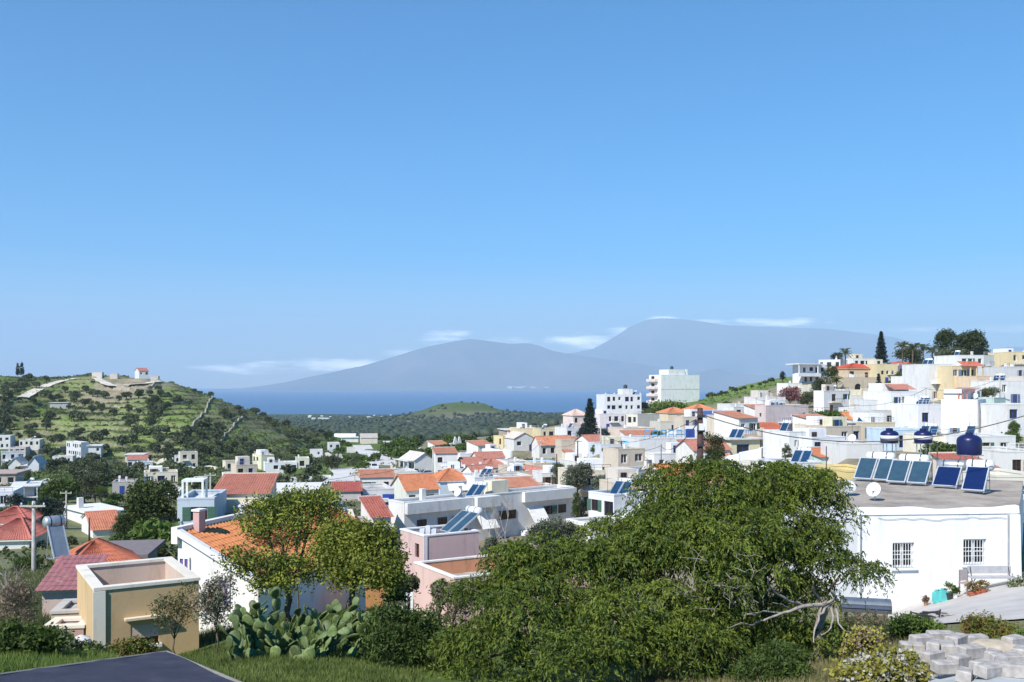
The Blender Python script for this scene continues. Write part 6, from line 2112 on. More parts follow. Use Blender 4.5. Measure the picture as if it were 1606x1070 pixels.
VT = [
 ('bush', 40, 872, 915, 60, 62, 'dark green hedge mass under the concrete pole'),
 ('pine', 245, 850, 905, 50, 66, 'dark tree right of the low grey shed'),
 ('bush', 180, 852, 884, 44, 74, 'green bush behind the bright red tiled roof'),
 ('olive', 110, 862, 905, 30, 62, 'grey-green bush beside the rooftop heater'),
 ('olive', 300, 830, 868, 36, 62, 'shaded bush against the grey-blue house'),
 ('bush', 690, 905, 945, 40, 46, 'green shrub left of the pink terrace corner'),
 ('olive', 640, 898, 940, 44, 44, 'dark shrub behind the white stair railing'),
 ('pine', 232, 746, 866, 92, 88, 'big dark pine behind the yellow house at left'),
 ('pine', 196, 800, 860, 44, 84, 'lower spreading pine bough mass left of the big pine'),
 ('dark', 262, 800, 870, 40, 86, 'blackish tree right of the big pine beside the grey-blue house'),
 ('dark', 80, 775, 850, 52, 120, 'dark bushy tree behind the concrete pole'),
 ('bush', 80, 822, 868, 56, 100, 'olive green tree between the faded red roofs and the white flat roof'),
 ('bush', 152, 845, 895, 52, 78, 'green bushy tree behind the red tiled roof'),
 ('bush', 205, 838, 900, 60, 72, 'dark green tree behind the low grey shed'),
 ('olive', 112, 838, 868, 26, 96, 'small dark round tree beside the orange gabled house'),
 ('bright', 90, 745, 790, 66, 170, 'bright green tree clump above the white flat roof'),
 ('olive', 148, 735, 790, 52, 180, 'grey-green tree left of the stone ruin'),
 ('bright', 158, 762, 782, 24, 172, 'small bright green bush left of the stone ruin'),
 ('olive', 150, 724, 760, 40, 220, 'dark olive above the stone ruin'),
 ('pine', 44, 735, 770, 16, 205, 'narrow dark cypress above the blue-shuttered house'),
 ('dark', 20, 770, 830, 40, 150, 'dark shaded shrub mass below the blue-shuttered house'),
 ('conifer', 925, 628, 682, 30, 235, 'tall dark tiered conifer on the ridge'),
 ('dark', 918, 664, 700, 34, 228, 'round dark tree at the foot of the tall conifer'),
 ('dark', 947, 668, 695, 22, 226, 'dark round tree right of the tall conifer'),
 ('bush', 934, 695, 712, 18, 200, 'small olive bush below the conifer'),
 ('silver', 900, 722, 790, 56, 128, 'silvery tree in the middle of the village'),
 ('olive', 876, 718, 780, 34, 140, 'dark green tree left of the silvery tree'),
 ('silver', 945, 738, 785, 40, 124, 'silvery grey tree right of the other silvery tree'),
 ('olive', 962, 735, 776, 32, 128, 'dark olive beside the blue-shaded white house'),
 ('bush', 905, 768, 835, 22, 112, 'narrow green tree against the end of the long white house'),
 ('dark', 916, 770, 850, 12, 104, 'dark cypress left of the framed balcony house'),
 ('silver', 858, 812, 868, 76, 82, 'grey-green olive in front of the long white house'),
 ('olive', 900, 818, 870, 46, 84, 'dark olive right of the grey-green olive'),
 ('bush', 812, 848, 880, 50, 72, 'low green shrubs behind the pink house terrace wall'),
 ('silver', 770, 840, 872, 30, 78, 'small silvery shrub beside the upper pink block'),
 ('olive', 725, 700, 728, 62, 285, 'dark shrub bank below the white chapel'),
 ('bush', 690, 722, 746, 60, 246, 'dark green shrub bank above the orange-roofed houses'),
 ('olive', 745, 716, 744, 44, 244, 'dark shrubs left of the dull red hipped roof'),
 ('bush', 752, 700, 722, 30, 286, 'green shrubs left of the white curved wall'),
 ('bush', 636, 700, 722, 36, 300, 'green trees behind the pillared porch house'),
 ('bush', 622, 700, 728, 22, 262, 'green tree right of the winding road'),
 ('olive', 520, 712, 738, 36, 250, 'olive trees inside the road bend'),
 ('olive', 556, 708, 736, 22, 250, 'dark olive left of the upper road bend'),
 ('olive', 500, 742, 772, 40, 208, 'olive tree below the road bend'),
 ('bush', 700, 690, 708, 34, 320, 'low green bushes around the white chapel'),
 ('conifer', 1382, 522, 566, 22, 288, 'dark conical pine standing on the skyline'),
 ('pine', 1482, 512, 566, 48, 300, 'left half of the spreading hilltop tree pair'),
 ('pine', 1524, 518, 560, 62, 296, 'broad spreading tree on the hilltop skyline at right'),
 ('olive', 1492, 545, 572, 60, 290, 'dark undergrowth below the spreading hilltop trees'),
 ('dark', 1536, 545, 562, 40, 285, 'dark bush right under the spreading hilltop tree'),
 ('palm', 1416, 538, 580, 26, 280, 'leftmost hilltop palm right of the conical pine'),
 ('palm', 1432, 540, 580, 26, 276, 'second hilltop palm from the conical pine'),
 ('palm', 1448, 541, 582, 26, 280, 'third hilltop palm from the conical pine'),
 ('palm', 1462, 546, 584, 24, 274, 'rightmost hilltop palm beside the spreading tree'),
 ('pine', 1425, 545, 575, 50, 292, 'green tree mass behind the hilltop palms'),
 ('palm', 1326, 548, 580, 22, 292, 'lone palm behind the white cube house'),
 ('dark', 1312, 551, 568, 22, 305, 'dark treetop left of the lone palm'),
 ('pine', 1300, 570, 612, 32, 250, 'dark hillside tree above the white block'),
 ('olive', 1288, 590, 626, 40, 244, 'grey-green hillside tree left of the dark one'),
 ('palm', 1312, 592, 622, 22, 246, 'small palm beside the dark hillside tree'),
 ('conifer', 1378, 588, 640, 18, 222, 'dark cypress below the stone arches'),
 ('bush', 1394, 596, 636, 34, 224, 'green tree beside the cypress below the stone arches'),
 ('bush', 1362, 630, 655, 40, 205, 'green bushes right of the white block'),
 ('bush', 1300, 645, 668, 60, 176, 'dark shrubs between the pink block and the beige block'),
 ('bush', 1330, 652, 664, 36, 180, 'pale green bank below the white block'),
 ('olive', 1266, 612, 640, 36, 235, 'dark green shrub beside the purple flowers'),
 ('pink', 1238, 606, 632, 44, 236, 'purple bougainvillea over the white terrace'),
 ('pink', 1180, 618, 646, 26, 236, 'reddish shrub in the gap left of the purple bougainvillea'),
 ('dark', 1228, 580, 602, 14, 300, 'small dark round tree on the skyline left of the hilltop houses'),
 ('olive', 1190, 612, 632, 20, 270, 'dark cypress tuft above the blue roof'),
 ('pine', 1120, 672, 742, 44, 110, 'dark pine right of the wooden pole'),
 ('bush', 1030, 676, 690, 26, 210, 'green shrub above the blue furniture terrace'),
 ('bush', 1000, 712, 742, 30, 152, 'green tree under the blue stair tower'),
 ('olive', 982, 705, 724, 26, 172, 'dark shrubs left of the blue stair tower'),
 ('dark', 1010, 630, 646, 20, 330, 'dark shrub between the cubic house and the tall block'),
 ('bright', 1050, 634, 646, 80, 340, 'green bank below the tall apartment block'),
 ('olive', 1235, 692, 745, 22, 120, 'dark tree beside the slit-windowed white house'),
 ('olive', 1550, 606, 628, 36, 160, 'green roof garden behind the tall white house'),
 ('olive', 1445, 566, 590, 30, 240, 'dark shrubs left of the tall white house with oval recess'),
 ('bush', 1418, 582, 602, 40, 246, 'green garden terraces right of the yellow block'),
 ('olive', 1570, 570, 600, 18, 214, 'dark shrub right of the yellow house'),
 ('bush', 1590, 655, 700, 24, 128, 'green shrub at the right frame edge behind the roof'),
 ('bush', 1282, 735, 765, 60, 64, 'pale flowering shrub top left of the white house roof'),
 ('silver', 1240, 728, 760, 40, 72, 'white-blossomed tree behind the big tree top'),
 ('rust', 1296, 752, 780, 30, 50, 'rusty twigs beside the mesh-grey satellite dish'),
]
for q, a in enumerate(VT):
    std_tree(*a, seed=q)

# bare thin trees in front of the long white house
def bare_tree(label, px, pt_, pb, D, seed):
    r = random.Random(seed)
    b0 = foot(px, D)
    e = empty('bare_tree', b0)
    tag(e, label, 'tree', 'bare trees')
    mb = MB()
    top = at(px, pt_, D) - b0

    def grow(p, d, L, rad, lv):
        q = p + d * L
        limb(mb, p, q, rad, rad * .6, 5, .1, 3, r)
        if lv == 0:
            return
        for k in range(3):
            nd_ = (d + Vector((r.uniform(-.7, .7), r.uniform(-.5, .5), r.uniform(-.1, .5)))).normalized()
            grow(p.lerp(q, r.uniform(.5, 1)), nd_, L * .62, rad * .55, lv - 1)
    grow(Vector((0, 0, -.3)), Vector((0, 0, 1)), top.z * .5, .06, 4)
    mb.build('branches', M_deadwood, e)


bare_tree('leafless grey tree in front of the long white house', 792, 775, 870, 84, 3)
bare_tree('second leafless tree left of the first, before the awnings', 770, 790, 880, 80, 8)
bare_tree('leafless brown shrub tree at the far left edge', 20, 862, 985, 38, 5)

# ---- olive trees of the left hill and the valley sides: single small meshes
def olive_proto(seed, mat, dark):
    r = np.random.default_rng(seed)
    lobes = [(0, 0, 2.0, 1.9, 1.9, 1.35)] + [(r.uniform(-1.3, 1.3), r.uniform(-1.3, 1.3), r.uniform(1.5, 2.9), r.uniform(.7, 1.2), r.uniform(.7, 1.2), r.uniform(.6, .95)) for _ in range(6)]
    c, d = crown_points(lobes, 170, r)
    cc = np.repeat(c, 3, 0) + r.normal(size=(510, 3)) * .2
    V1 = leaves(cc, unit(510, r), .75, .42, r)
    tm = MB().tube([(0, 0, -1), (.1, 0, .7), (0, .1, 1.6)], [.3, .22, .16], 6, False)
    V2 = np.array(tm.v)
    Q1 = np.arange(len(V1)).reshape(-1, 4)
    Q2 = np.array(tm.f) + len(V1)
    return arrmesh('olive_tree', np.concatenate([V1, V2]), np.concatenate([Q1, Q2]), [mat, M_bark], np.concatenate([np.zeros(len(Q1)), np.ones(len(Q2))]))


protos = [olive_proto(s, L_olive, 0) for s in range(4)]
protos_b = [olive_proto(s + 20, L_bush, 0) for s in range(2)]
hr = random.Random(77)
foots = [(h.location.x, h.location.y, max(h['dims'][0], h['dims'][1])) for h in HOUSE]
nolive = 0
TRACKS = [(-.36, 600)]


def scatter(n, pbox, d0, d1, label, group, protos_, smin, smax, dens=None, kindword='dark olive tree'):
    global nolive
    made = 0
    tries = 0
    while made < n and tries < n * 25:
        tries += 1
        px, py = hr.uniform(pbox[0], pbox[2]), hr.uniform(pbox[1], pbox[3])
        if dens and not dens(px, py):
            continue
        p = hit(px, py, d0, d1)
        if p is None:
            continue
        if any(abs(p.x - f[0]) < f[2] * .9 + 2 and abs(p.y - f[1]) < f[2] * 1.0 + 3 for f in foots):
            continue
        if any((p.x - q[0]) ** 2 + (p.y - q[1]) ** 2 < (smin * 2.3) ** 2 for q in placed):
            continue
        placed.append((p.x, p.y))
        o = link('olive_tree' if protos_ is protos else 'small_tree', hr.choice(protos_))
        o.location = p
        s = hr.uniform(smin, smax)
        o.scale = (s * hr.uniform(.9, 1.2), s * hr.uniform(.9, 1.2), s * hr.uniform(.85, 1.15))
        o.rotation_euler = (0, 0, hr.uniform(0, 6.28))
        tag(o, label, 'tree', group)
        SCAT.append((o, CX + p.x / p.y * F, HY - p.z / p.y * F, p.y, s, kindword))
        made += 1
    nolive += made


placed = []
SCAT = []


TRK = [(575, 746), (590, 736), (597, 726), (592, 716), (580, 706), (567, 699), (500, 768), (522, 760), (542, 753), (547, 745), (536, 739), (36, 626), (52, 616), (75, 607), (95, 601), (118, 594), (140, 590), (165, 603), (182, 609), (205, 606), (230, 603), (248, 597), (160, 588), (190, 592), (215, 592)]


def field(px, py):
    if any(((px - a) / 15) ** 2 + ((py - b - 4) / 10) ** 2 < 1 for (a, b) in TRK):
        return False
    # open grass strips on the hill
    for (x, y, rx, ry) in ((155, 672, 26, 14), (205, 645, 30, 16), (300, 650, 36, 16), (325, 640, 18, 22), (365, 680, 20, 20), (405, 690, 26, 14), (440, 705, 24, 10), (250, 668, 40, 12), (270, 620, 20, 10), (185, 720, 30, 10), (260, 735, 40, 8), (340, 728, 24, 10), (100, 668, 16, 10), (130, 605, 26, 8), (200, 605, 60, 14)):
        if ((px - x) / rx) ** 2 + ((py - y) / ry) ** 2 < 1:
            return hr.random() < .08
    return True


scatter(140, (-20, 596, 260, 700), 330, 720, 'dark olive tree on the upper terraces of the left hill', 'olive trees on the left hill', protos, .62, 1.2, field)
scatter(90, (240, 612, 520, 720), 300, 720, 'dark olive tree on the right-hand shoulder of the left hill', 'olive trees on the hill shoulder', protos, .6, 1.1, field)
scatter(85, (-20, 690, 500, 790), 150, 400, 'dark olive tree in the groves at the foot of the left hill', 'olive trees at the hill foot', protos, .6, 1.0, field)
scatter(40, (480, 690, 780, 735), 210, 700, 'green tree on the valley side beyond the village', 'valley trees', protos_b, .8, 1.3, field, 'green tree')
scatter(46, (930, 640, 1600, 745), 95, 420, 'small garden tree squeezed between the village houses', 'garden trees', protos_b, .45, .75, None, 'small garden tree')
scatter(30, (560, 700, 930, 850), 85, 300, 'small garden tree between the lower village houses', 'lower garden trees', protos_b, .4, .7, None, 'small garden tree')
scatter(26, (-10, 770, 500, 880), 60, 190, 'small garden tree between the houses on the left', 'left garden trees', protos_b, .45, .75, None, 'small garden tree')
scatter(14, (1100, 596, 1225, 640), 380, 500, 'scrub bush on the green slope right of the tall block', 'slope bushes', protos, .4, .7, None, 'scrub bush')
# each scattered tree is named by the landmark it stands nearest to, its side and its place in that order
MARKS = [(218, 585, 'the red-roofed hilltop house'), (92, 636, 'the grey farm shed'), (31, 592, 'the skyline cypresses'), (122, 708, 'the modern hill house'), (210, 720, 'the low cream farm shed'), (46, 696, 'the pale hill-foot house'),
         (37, 735, 'the twin gabled houses'), (194, 765, 'the grey stone ruin'), (412, 723, 'the cream cube house'), (475, 729, 'the low white row'), (330, 640, 'the stone wall on the hill shoulder'), (245, 640, 'the curved mid-hill wall'),
         (150, 800, 'the broad pale flat roof'), (36, 780, 'the blue-shuttered house'), (232, 800, 'the big pine'), (308, 800, 'the grey-blue house'), (375, 770, 'the long dusty red roof'), (545, 735, 'the winding road bend'), (590, 722, 'the upper road bend'),
         (655, 728, 'the pillared porch house'), (712, 700, 'the white chapel'), (650, 765, 'the plain orange gable roof'), (765, 815, 'the long white house'), (790, 735, 'the dull red hipped roof'), (870, 700, 'the long orange tiled roof'),
         (925, 655, 'the tall conifer'), (978, 632, 'the big cubic house'), (1060, 610, 'the tall apartment block'), (1050, 692, 'the blue terrace'), (1066, 655, 'the pillared villa'), (1145, 655, 'the blue sheet roof'), (1165, 703, 'the cream house with blue window'),
         (1235, 660, 'the dusky pink block'), (1300, 700, 'the glazed balcony'), (1310, 632, 'the white block'), (1355, 590, 'the red-roofed villa'), (1422, 630, 'the row of tall windows'), (1378, 680, 'the plain beige block'), (1515, 665, 'the tall white house'), (1510, 595, 'the yellow house'), (1590, 640, 'the right frame edge'), (1190, 605, 'the green slope crest'), (943, 790, 'the framed balcony house'), (1010, 750, 'the blue-shaded white house')]
ORD = ['nearest', 'second', 'third', 'fourth', 'fifth', 'sixth', 'seventh', 'eighth', 'ninth', 'tenth', 'eleventh', 'twelfth', 'thirteenth', 'fourteenth', 'fifteenth', 'sixteenth', 'seventeenth', 'eighteenth', 'nineteenth', 'twentieth'] + ['twenty-' + w for w in ('first', 'second', 'third', 'fourth', 'fifth', 'sixth', 'seventh', 'eighth', 'ninth')] + ['thirtieth'] + ['thirty-' + w for w in ('first', 'second', 'third', 'fourth', 'fifth', 'sixth', 'seventh', 'eighth', 'ninth')]
buck = {}
for rec in SCAT + FILL:
    o, px, py = rec[:3]
    mk = min(MARKS, key=lambda m: (m[0] - px) ** 2 + (2 * (m[1] - py)) ** 2)
    dx, dy = px - mk[0], 2 * (py - mk[1])
    side = ('left of' if dx < 0 else 'right of') if abs(dx) > abs(dy) else ('above' if dy < 0 else 'below')
    buck.setdefault((mk[2], side, rec[5]), []).append((dx * dx + dy * dy, o))
for (mk, side, kw), lst in buck.items():
    for k_, (d_, o) in enumerate(sorted(lst, key=lambda a: a[0])):
        w_ = 'only one' if len(lst) == 1 else (ORD[k_] + ' one' if k_ < len(ORD) else 'one of the farthest')
        o['label'] = '%s, the %s %s %s' % (kw, w_, side, mk)
print('scattered', nolive)
for (px, D, hh, lab) in ((28, 640, 9, 'left one of two thin cypresses on the left hill skyline'), (34.5, 640, 9.5, 'right one of two thin cypresses on the left hill skyline')):
    b0 = foot(px, D)
    z0 = at(px, 598, D).z
    b0.z = max(b0.z, z0)
    tree('cypress', lab, 'tree', b0, [(b0.x, b0.y, b0.z + hh * .5, 1.0, 1.0, hh * .5), (b0.x, b0.y, b0.z + hh * .3, 1.15, 1.15, hh * .3)], 120, 8, .8, .4, .2, L_coni, .2, 'skyline cypresses', limbs=False)

# ---- the wooded plain: too many to count
def woodland():
    r = np.random.default_rng(5)
    n = 5200
    u = r.uniform(-.36, .22, n * 3)
    Y = np.exp(r.uniform(math.log(540), math.log(3100), n * 3))
    X = u * Y
    kn_ = np.exp(-(((u + 0.055) / 0.055) ** 2) - ((Y - 1750) / 220) ** 2)
    keep = (wob(X, Y, 110) > -.35) & ((kn_ < .35) | (r.random(n * 3) < .10)) & ~((u < -.13) & (Y < 700)) & ~((u > .12) & (Y < 640))
    u, Y, X = u[keep][:n], Y[keep][:n], X[keep][:n]
    Z = terr(u, Y)
    ico = [(0, 0, 1), (.89, 0, .45), (.28, .85, .45), (-.72, .53, .45), (-.72, -.53, .45), (.28, -.85, .45), (.72, .53, -.45), (-.28, .85, -.45), (-.89, 0, -.45), (-.28, -.85, -.45), (.72, -.53, -.45), (0, 0, -1)]
    fc = [(0, 1, 2), (0, 2, 3), (0, 3, 4), (0, 4, 5), (0, 5, 1), (1, 6, 2), (2, 7, 3), (3, 8, 4), (4, 9, 5), (5, 10, 1), (2, 6, 7), (3, 7, 8), (4, 8, 9), (5, 9, 10), (1, 10, 6), (6, 11, 7), (7, 11, 8), (8, 11, 9), (9, 11, 10), (10, 11, 6)]
    I = np.array(ico)
    m = len(X)
    sc = r.uniform(1.8, 4.2, m)
    J = I[None] * (1 + r.uniform(-.3, .3, (m, 12, 1)))
    Vv = J * sc[:, None, None] * np.array([1.15, 1.15, .8]) + np.stack([X, Y, Z + sc * .45], 1)[:, None, :]
    Qq = (np.array(fc)[None] + (np.arange(m) * 12)[:, None, None]).reshape(-1, 3)
    mw = leaf_mat('woodland_foliage', (.028, .042, .030), (.075, .095, .055), .03, .05, False)
    o = link('woodland', arrmesh('woodland', Vv.reshape(-1, 3), Qq, [mw]))
    tag(o, 'dark olive woodland covering the plain down to the sea', 'woodland', kind='stuff')


woodland()


def scrub(name, label, n, ubox, ybox, smin, smax, mat, seed, cond):
    r = np.random.default_rng(seed)
    u = r.uniform(*ubox, n * 4)
    Y = r.uniform(*ybox, n * 4)
    X = u * Y
    keep = cond(u, Y, X, r)
    u, Y, X = u[keep][:n], Y[keep][:n], X[keep][:n]
    Z = terr(u, Y)
    m = len(X)
    sc = r.uniform(smin, smax, m)
    per = 9
    d = unit(m * per, r)
    d[:, 2] = np.abs(d[:, 2])
    c = np.repeat(np.stack([X, Y, Z], 1), per, 0) + d * np.repeat(sc, per)[:, None] * np.array([1, 1, .8])
    V_ = leaves(c, unit(m * per, r), np.repeat(sc, per) * 1.0, np.repeat(sc, per) * .6, r)
    o = link(name, arrmesh(name, V_, np.arange(len(V_)).reshape(-1, 4), [mat]))
    tag(o, label, 'scrub', kind='stuff')


hillc = lambda lim: (lambda u, Y, X, r: (wob(X + 90, Y, 33) * 1.3 + r.normal(size=len(u)) * .35 > lim) & (np.exp(-(((u + 0.40) / 0.05) ** 2) - ((Y - 545) / 45) ** 2) < .4))
scrub('scrub', 'dark low scrub spread over the left hill', 8500, (-.56, -.19), (250, 640), .4, 1.1, leaf_mat('scrub_leaf', (.052, .066, .024), (.13, .15, .055), .05, .1, False), 31, hillc(-.05))
scrub('scrub', 'green weeds and low bushes over the left hill', 5000, (-.56, -.19), (220, 640), .3, .8, leaf_mat('weed_bush', (.06, .085, .02), (.13, .17, .05), .05, .15, False), 32, hillc(-.6))
scrub('scrub', 'weeds and shrubs growing between the village houses', 4200, (-.56, .56), (62, 380), .2, .65, leaf_mat('village_weed', (.045, .065, .02), (.13, .15, .06), .3, .15, False), 33, lambda u, Y, X, r: wob(X, Y, 14) + r.normal(size=len(u)) * .3 > .1)


# ---- grass and weeds near the camera
def grass(name, label, patches, n, hmin, hmax, mat, seed):
    r = np.random.default_rng(seed)
    xs, ys = [], []
    for (px0, px1, d0, d1, wgt) in patches:
        k = int(n * wgt)
        d = r.uniform(d0, d1, k)
        u = (r.uniform(px0, px1, k) - CX) / F
        xs.append(u * d)
        ys.append(d)
    x, y = np.concatenate(xs), np.concatenate(ys)
    z = terr(x / y, y)
    m = len(x)
    hh = r.uniform(hmin, hmax, m)
    a = r.uniform(0, 6.28, m)
    ln = r.normal(size=(m, 2)) * .35 * hh[:, None]
    w = .014
    V0 = np.stack([x - np.cos(a) * w, y - np.sin(a) * w, z - .02], 1)
    V1 = np.stack([x + np.cos(a) * w, y + np.sin(a) * w, z - .02], 1)
    V2 = np.stack([x + ln[:, 0], y + ln[:, 1], z + hh], 1)
    Vv = np.stack([V0, V1, V2], 1).reshape(-1, 3)
    o = link(name, arrmesh(name, Vv, np.arange(len(Vv)).reshape(-1, 3), [mat]))
    tag(o, label, 'grass', kind='stuff')


grass('grass', 'bright green grass in front of the prickly pear', [(180, 660, 13, 21, .9), (200, 420, 20, 28, .25), (420, 780, 21, 46, .6)], 60000, .04, .17, leaf_mat('lawn_blade', (.06, .09, .018), (.19, .24, .06), .9, .3, False), 1)
grass('grass', 'rough green grass and weeds at the lower left', [(-40, 180, 16, 26, 1.0)], 34000, .06, .26, leaf_mat('weed_leaf', (.07, .12, .02), (.20, .27, .06), .8, .3, False), 2)
grass('grass', 'weedy grass on the bank behind the yellow house', [(-60, 420, 30, 62, 1.0)], 30000, .1, .4, leaf_mat('bank_weed', (.06, .08, .025), (.17, .18, .07), .4, .25, False), 4)
grass('grass', 'dry grass under the big tree and beside the blocks', [(1000, 1480, 15, 30, 1.0)], 36000, .05, .22, leaf_mat('dry_grass', (.12, .12, .04), (.28, .25, .12), .8, .2, False), 3)
# ------------------------------------------------------------------ roads, walls, yard, small things
def ribbon(name, pts, width, mat, d0, d1, lift=.12, label=None, step=4.0):
    P3 = []
    for (px, py) in pts:
        p = hit(px, py, d0, d1)
        if p is not None:
            P3.append(p)
    # smooth resample
    out = []
    for k in range(len(P3) - 1):
        a, b2 = P3[k], P3[k + 1]
        p0, p3 = P3[max(k - 1, 0)], P3[min(k + 2, len(P3) - 1)]
        n = max(2, int((b2 - a).length / step))
        for s in range(n):
            t = s / n
            q = 0.5 * ((2 * a) + (-p0 + b2) * t + (2 * p0 - 5 * a + 4 * b2 - p3) * t * t + (-p0 + 3 * a - 3 * b2 + p3) * t ** 3)
            out.append(q)
    out.append(P3[-1])
    V_, F_ = [], []
    nx = 5
    for k, p in enumerate(out):
        d = (out[min(k + 1, len(out) - 1)] - out[max(k - 1, 0)])
        d.z = 0
        d.normalize()
        s = Vector((d.y, -d.x, 0))
        for j in range(nx):
            q = p + s * width * (j / (nx - 1) - .5)
            V_.append((q.x, q.y))
    V_ = np.array(V_)
    z = terr(V_[:, 0] / V_[:, 1], V_[:, 1])
    z = z.reshape(-1, nx)
    zm = np.maximum(z.mean(1), z.max(1) * .6 + z.mean(1) * .4)
    kk = 5
    zp = np.pad(zm, kk, mode='edge')
    zm = np.array([zp[i:i + 2 * kk + 1].mean() for i in range(len(zm))])
    z = zm[:, None] * .8 + z * .2 + lift
    V_ = np.concatenate([V_, z.reshape(-1, 1)], 1)
    ii = np.arange(len(V_)).reshape(-1, nx)
    Qr = np.stack([ii[:-1, :-1].ravel(), ii[:-1, 1:].ravel(), ii[1:, 1:].ravel(), ii[1:, :-1].ravel()], 1)
    o = link(name, arrmesh(name, V_, Qr, [mat]))
    o['kind'] = 'structure'
    return o


M_track = plain('pale_track', (.60, .55, .46), .95, 0, .1, .2, .2)
M_road = plain('pale_road', (.58, .56, .53), .9, 0, .1, .15, .3)
ribbon('dirt_track', [(36, 626), (52, 616), (75, 607), (95, 601), (118, 594), (140, 590)], 6.5, M_track, 350, 700, .5)
ribbon('dirt_track', [(0, 628), (9, 621), (15, 613)], 5.5, M_track, 350, 700, .5)
ribbon('dirt_track', [(150, 594), (165, 603), (182, 609), (205, 606), (230, 603), (248, 597)], 5.0, M_track, 350, 700, .6)
ribbon('road', [(500, 768), (522, 760), (542, 753), (547, 745), (536, 739)], 7.0, M_road, 150, 420, .15)
ribbon('road', [(575, 746), (590, 736), (597, 726), (592, 716), (580, 706), (567, 699)], 8.5, M_road, 150, 520, .2)

# stone field walls and banks on the left hill
def field_wall(label, pts, d0, d1, hgt, mat, thick=.7, name='field_wall'):
    P3 = [p for p in (hit(px, py, d0, d1) for (px, py) in pts) if p is not None]
    if len(P3) < 2:
        return
    sm = []
    for k in range(len(P3) - 1):
        n = max(1, int((P3[k + 1] - P3[k]).length / 3))
        sm += [P3[k].lerp(P3[k + 1], s / n) for s in range(n)]
    sm.append(P3[-1])
    zz = terr(np.array([p.x / p.y for p in sm]), np.array([p.y for p in sm]))
    o0 = sm[0]
    mb = MB()
    r = random.Random(len(sm))
    for k in range(len(sm) - 1):
        a, b2 = sm[k] - o0, sm[k + 1] - o0
        d = (b2 - a)
        d.z = 0
        if d.length < 1e-3:
            continue
        d.normalize()
        s = Vector((d.y, -d.x, 0)) * thick * .5
        za, zb = zz[k] - o0.z, zz[k + 1] - o0.z
        ht = hgt * r.uniform(.8, 1.15)
        mb.hexa([(a.x - s.x, a.y - s.y, za - 1), (b2.x - s.x, b2.y - s.y, zb - 1), (b2.x + s.x, b2.y + s.y, zb - 1), (a.x + s.x, a.y + s.y, za - 1),
                 (a.x - s.x, a.y - s.y, za + ht), (b2.x - s.x, b2.y - s.y, zb + ht), (b2.x + s.x, b2.y + s.y, zb + ht), (a.x + s.x, a.y + s.y, za + ht)])
    o = mb.build(name, mat)
    o.location = o0
    tag(o, label, 'wall', 'field walls')


M_stone = plain('dry_stone', (.36, .32, .25), .95, 0, .1, .4, .6)
M_palewall = plain('pale_wall', (.62, .58, .5), .95, 0, .1, .2, .6)
field_wall('pale retaining wall just below the hilltop house', [(140, 588), (165, 586), (203, 587)], 300, 700, 1.6, M_palewall)
field_wall('curving stone terrace wall below the hilltop track', [(178, 612), (205, 613), (232, 610), (252, 603)], 300, 700, 1.4, M_stone)
field_wall('stone terrace wall sweeping across the middle of the left hill', [(180, 640), (215, 646), (255, 642), (290, 632)], 300, 700, 1.0, M_stone)
field_wall('long stone wall running down the shoulder of the left hill', [(335, 625), (322, 650), (300, 672), (280, 688)], 300, 700, 1.1, M_stone)
field_wall('lower stone wall beside the bright green strip', [(380, 655), (360, 678), (340, 700)], 300, 700, 1.0, M_stone)
field_wall('pale field wall crossing the green field by the farm shed', [(228, 722), (262, 722), (310, 724)], 200, 420, 1.0, M_palewall)
field_wall('long brown boundary wall left of the modern hill house', [(26, 714), (60, 713), (104, 709)], 200, 420, 2.2, plaster((.40, .30, .24)))
field_wall('pale wall at the foot of the hill by the olive groves', [(245, 738), (300, 736), (340, 738)], 170, 420, .9, M_palewall)
field_wall('pale retaining wall behind the low white row', [(485, 720), (510, 716), (535, 718)], 200, 450, 1.4, M_palewall)
field_wall('pale terrace wall by the road bend', [(516, 726), (535, 723), (552, 722)], 180, 420, 1.4, M_palewall)
field_wall('white curved garden wall in front of the pale yellow house', [(757, 722), (775, 722), (790, 724), (802, 728)], 180, 320, 3.4, plaster(WHITE), .5, 'garden_wall')
field_wall('pale rough path wall between the dark shrub banks', [(700, 738), (718, 732), (735, 727), (757, 724)], 180, 330, 1.4, M_palewall)
field_wall('white yard wall right of the stone house', [(1192, 722), (1215, 716), (1228, 706)], 100, 200, 1.6, plaster(WHITE), .4, 'garden_wall')
field_wall('cream retaining wall below the stone arches', [(1320, 624), (1350, 624), (1376, 622)], 150, 300, 2.4, plaster(CREAM), .5, 'garden_wall')
field_wall('cream terrace wall left of the dark hillside tree', [(1232, 626), (1255, 622), (1276, 624)], 150, 320, 3.0, plaster((.7, .66, .55)), .5, 'garden_wall')
field_wall('pale wall on the crest of the green slope', [(1155, 605), (1175, 600), (1200, 596)], 380, 520, 1.2, M_palewall)
field_wall('white terrace wall below the row of tall windows', [(1372, 664), (1400, 662), (1440, 662)], 110, 200, 1.8, plaster(WHITE), .5, 'garden_wall')
field_wall('white yard wall under the cream house', [(1130, 735), (1160, 730), (1192, 724)], 90, 200, 1.8, plaster(WHITE), .4, 'garden_wall')

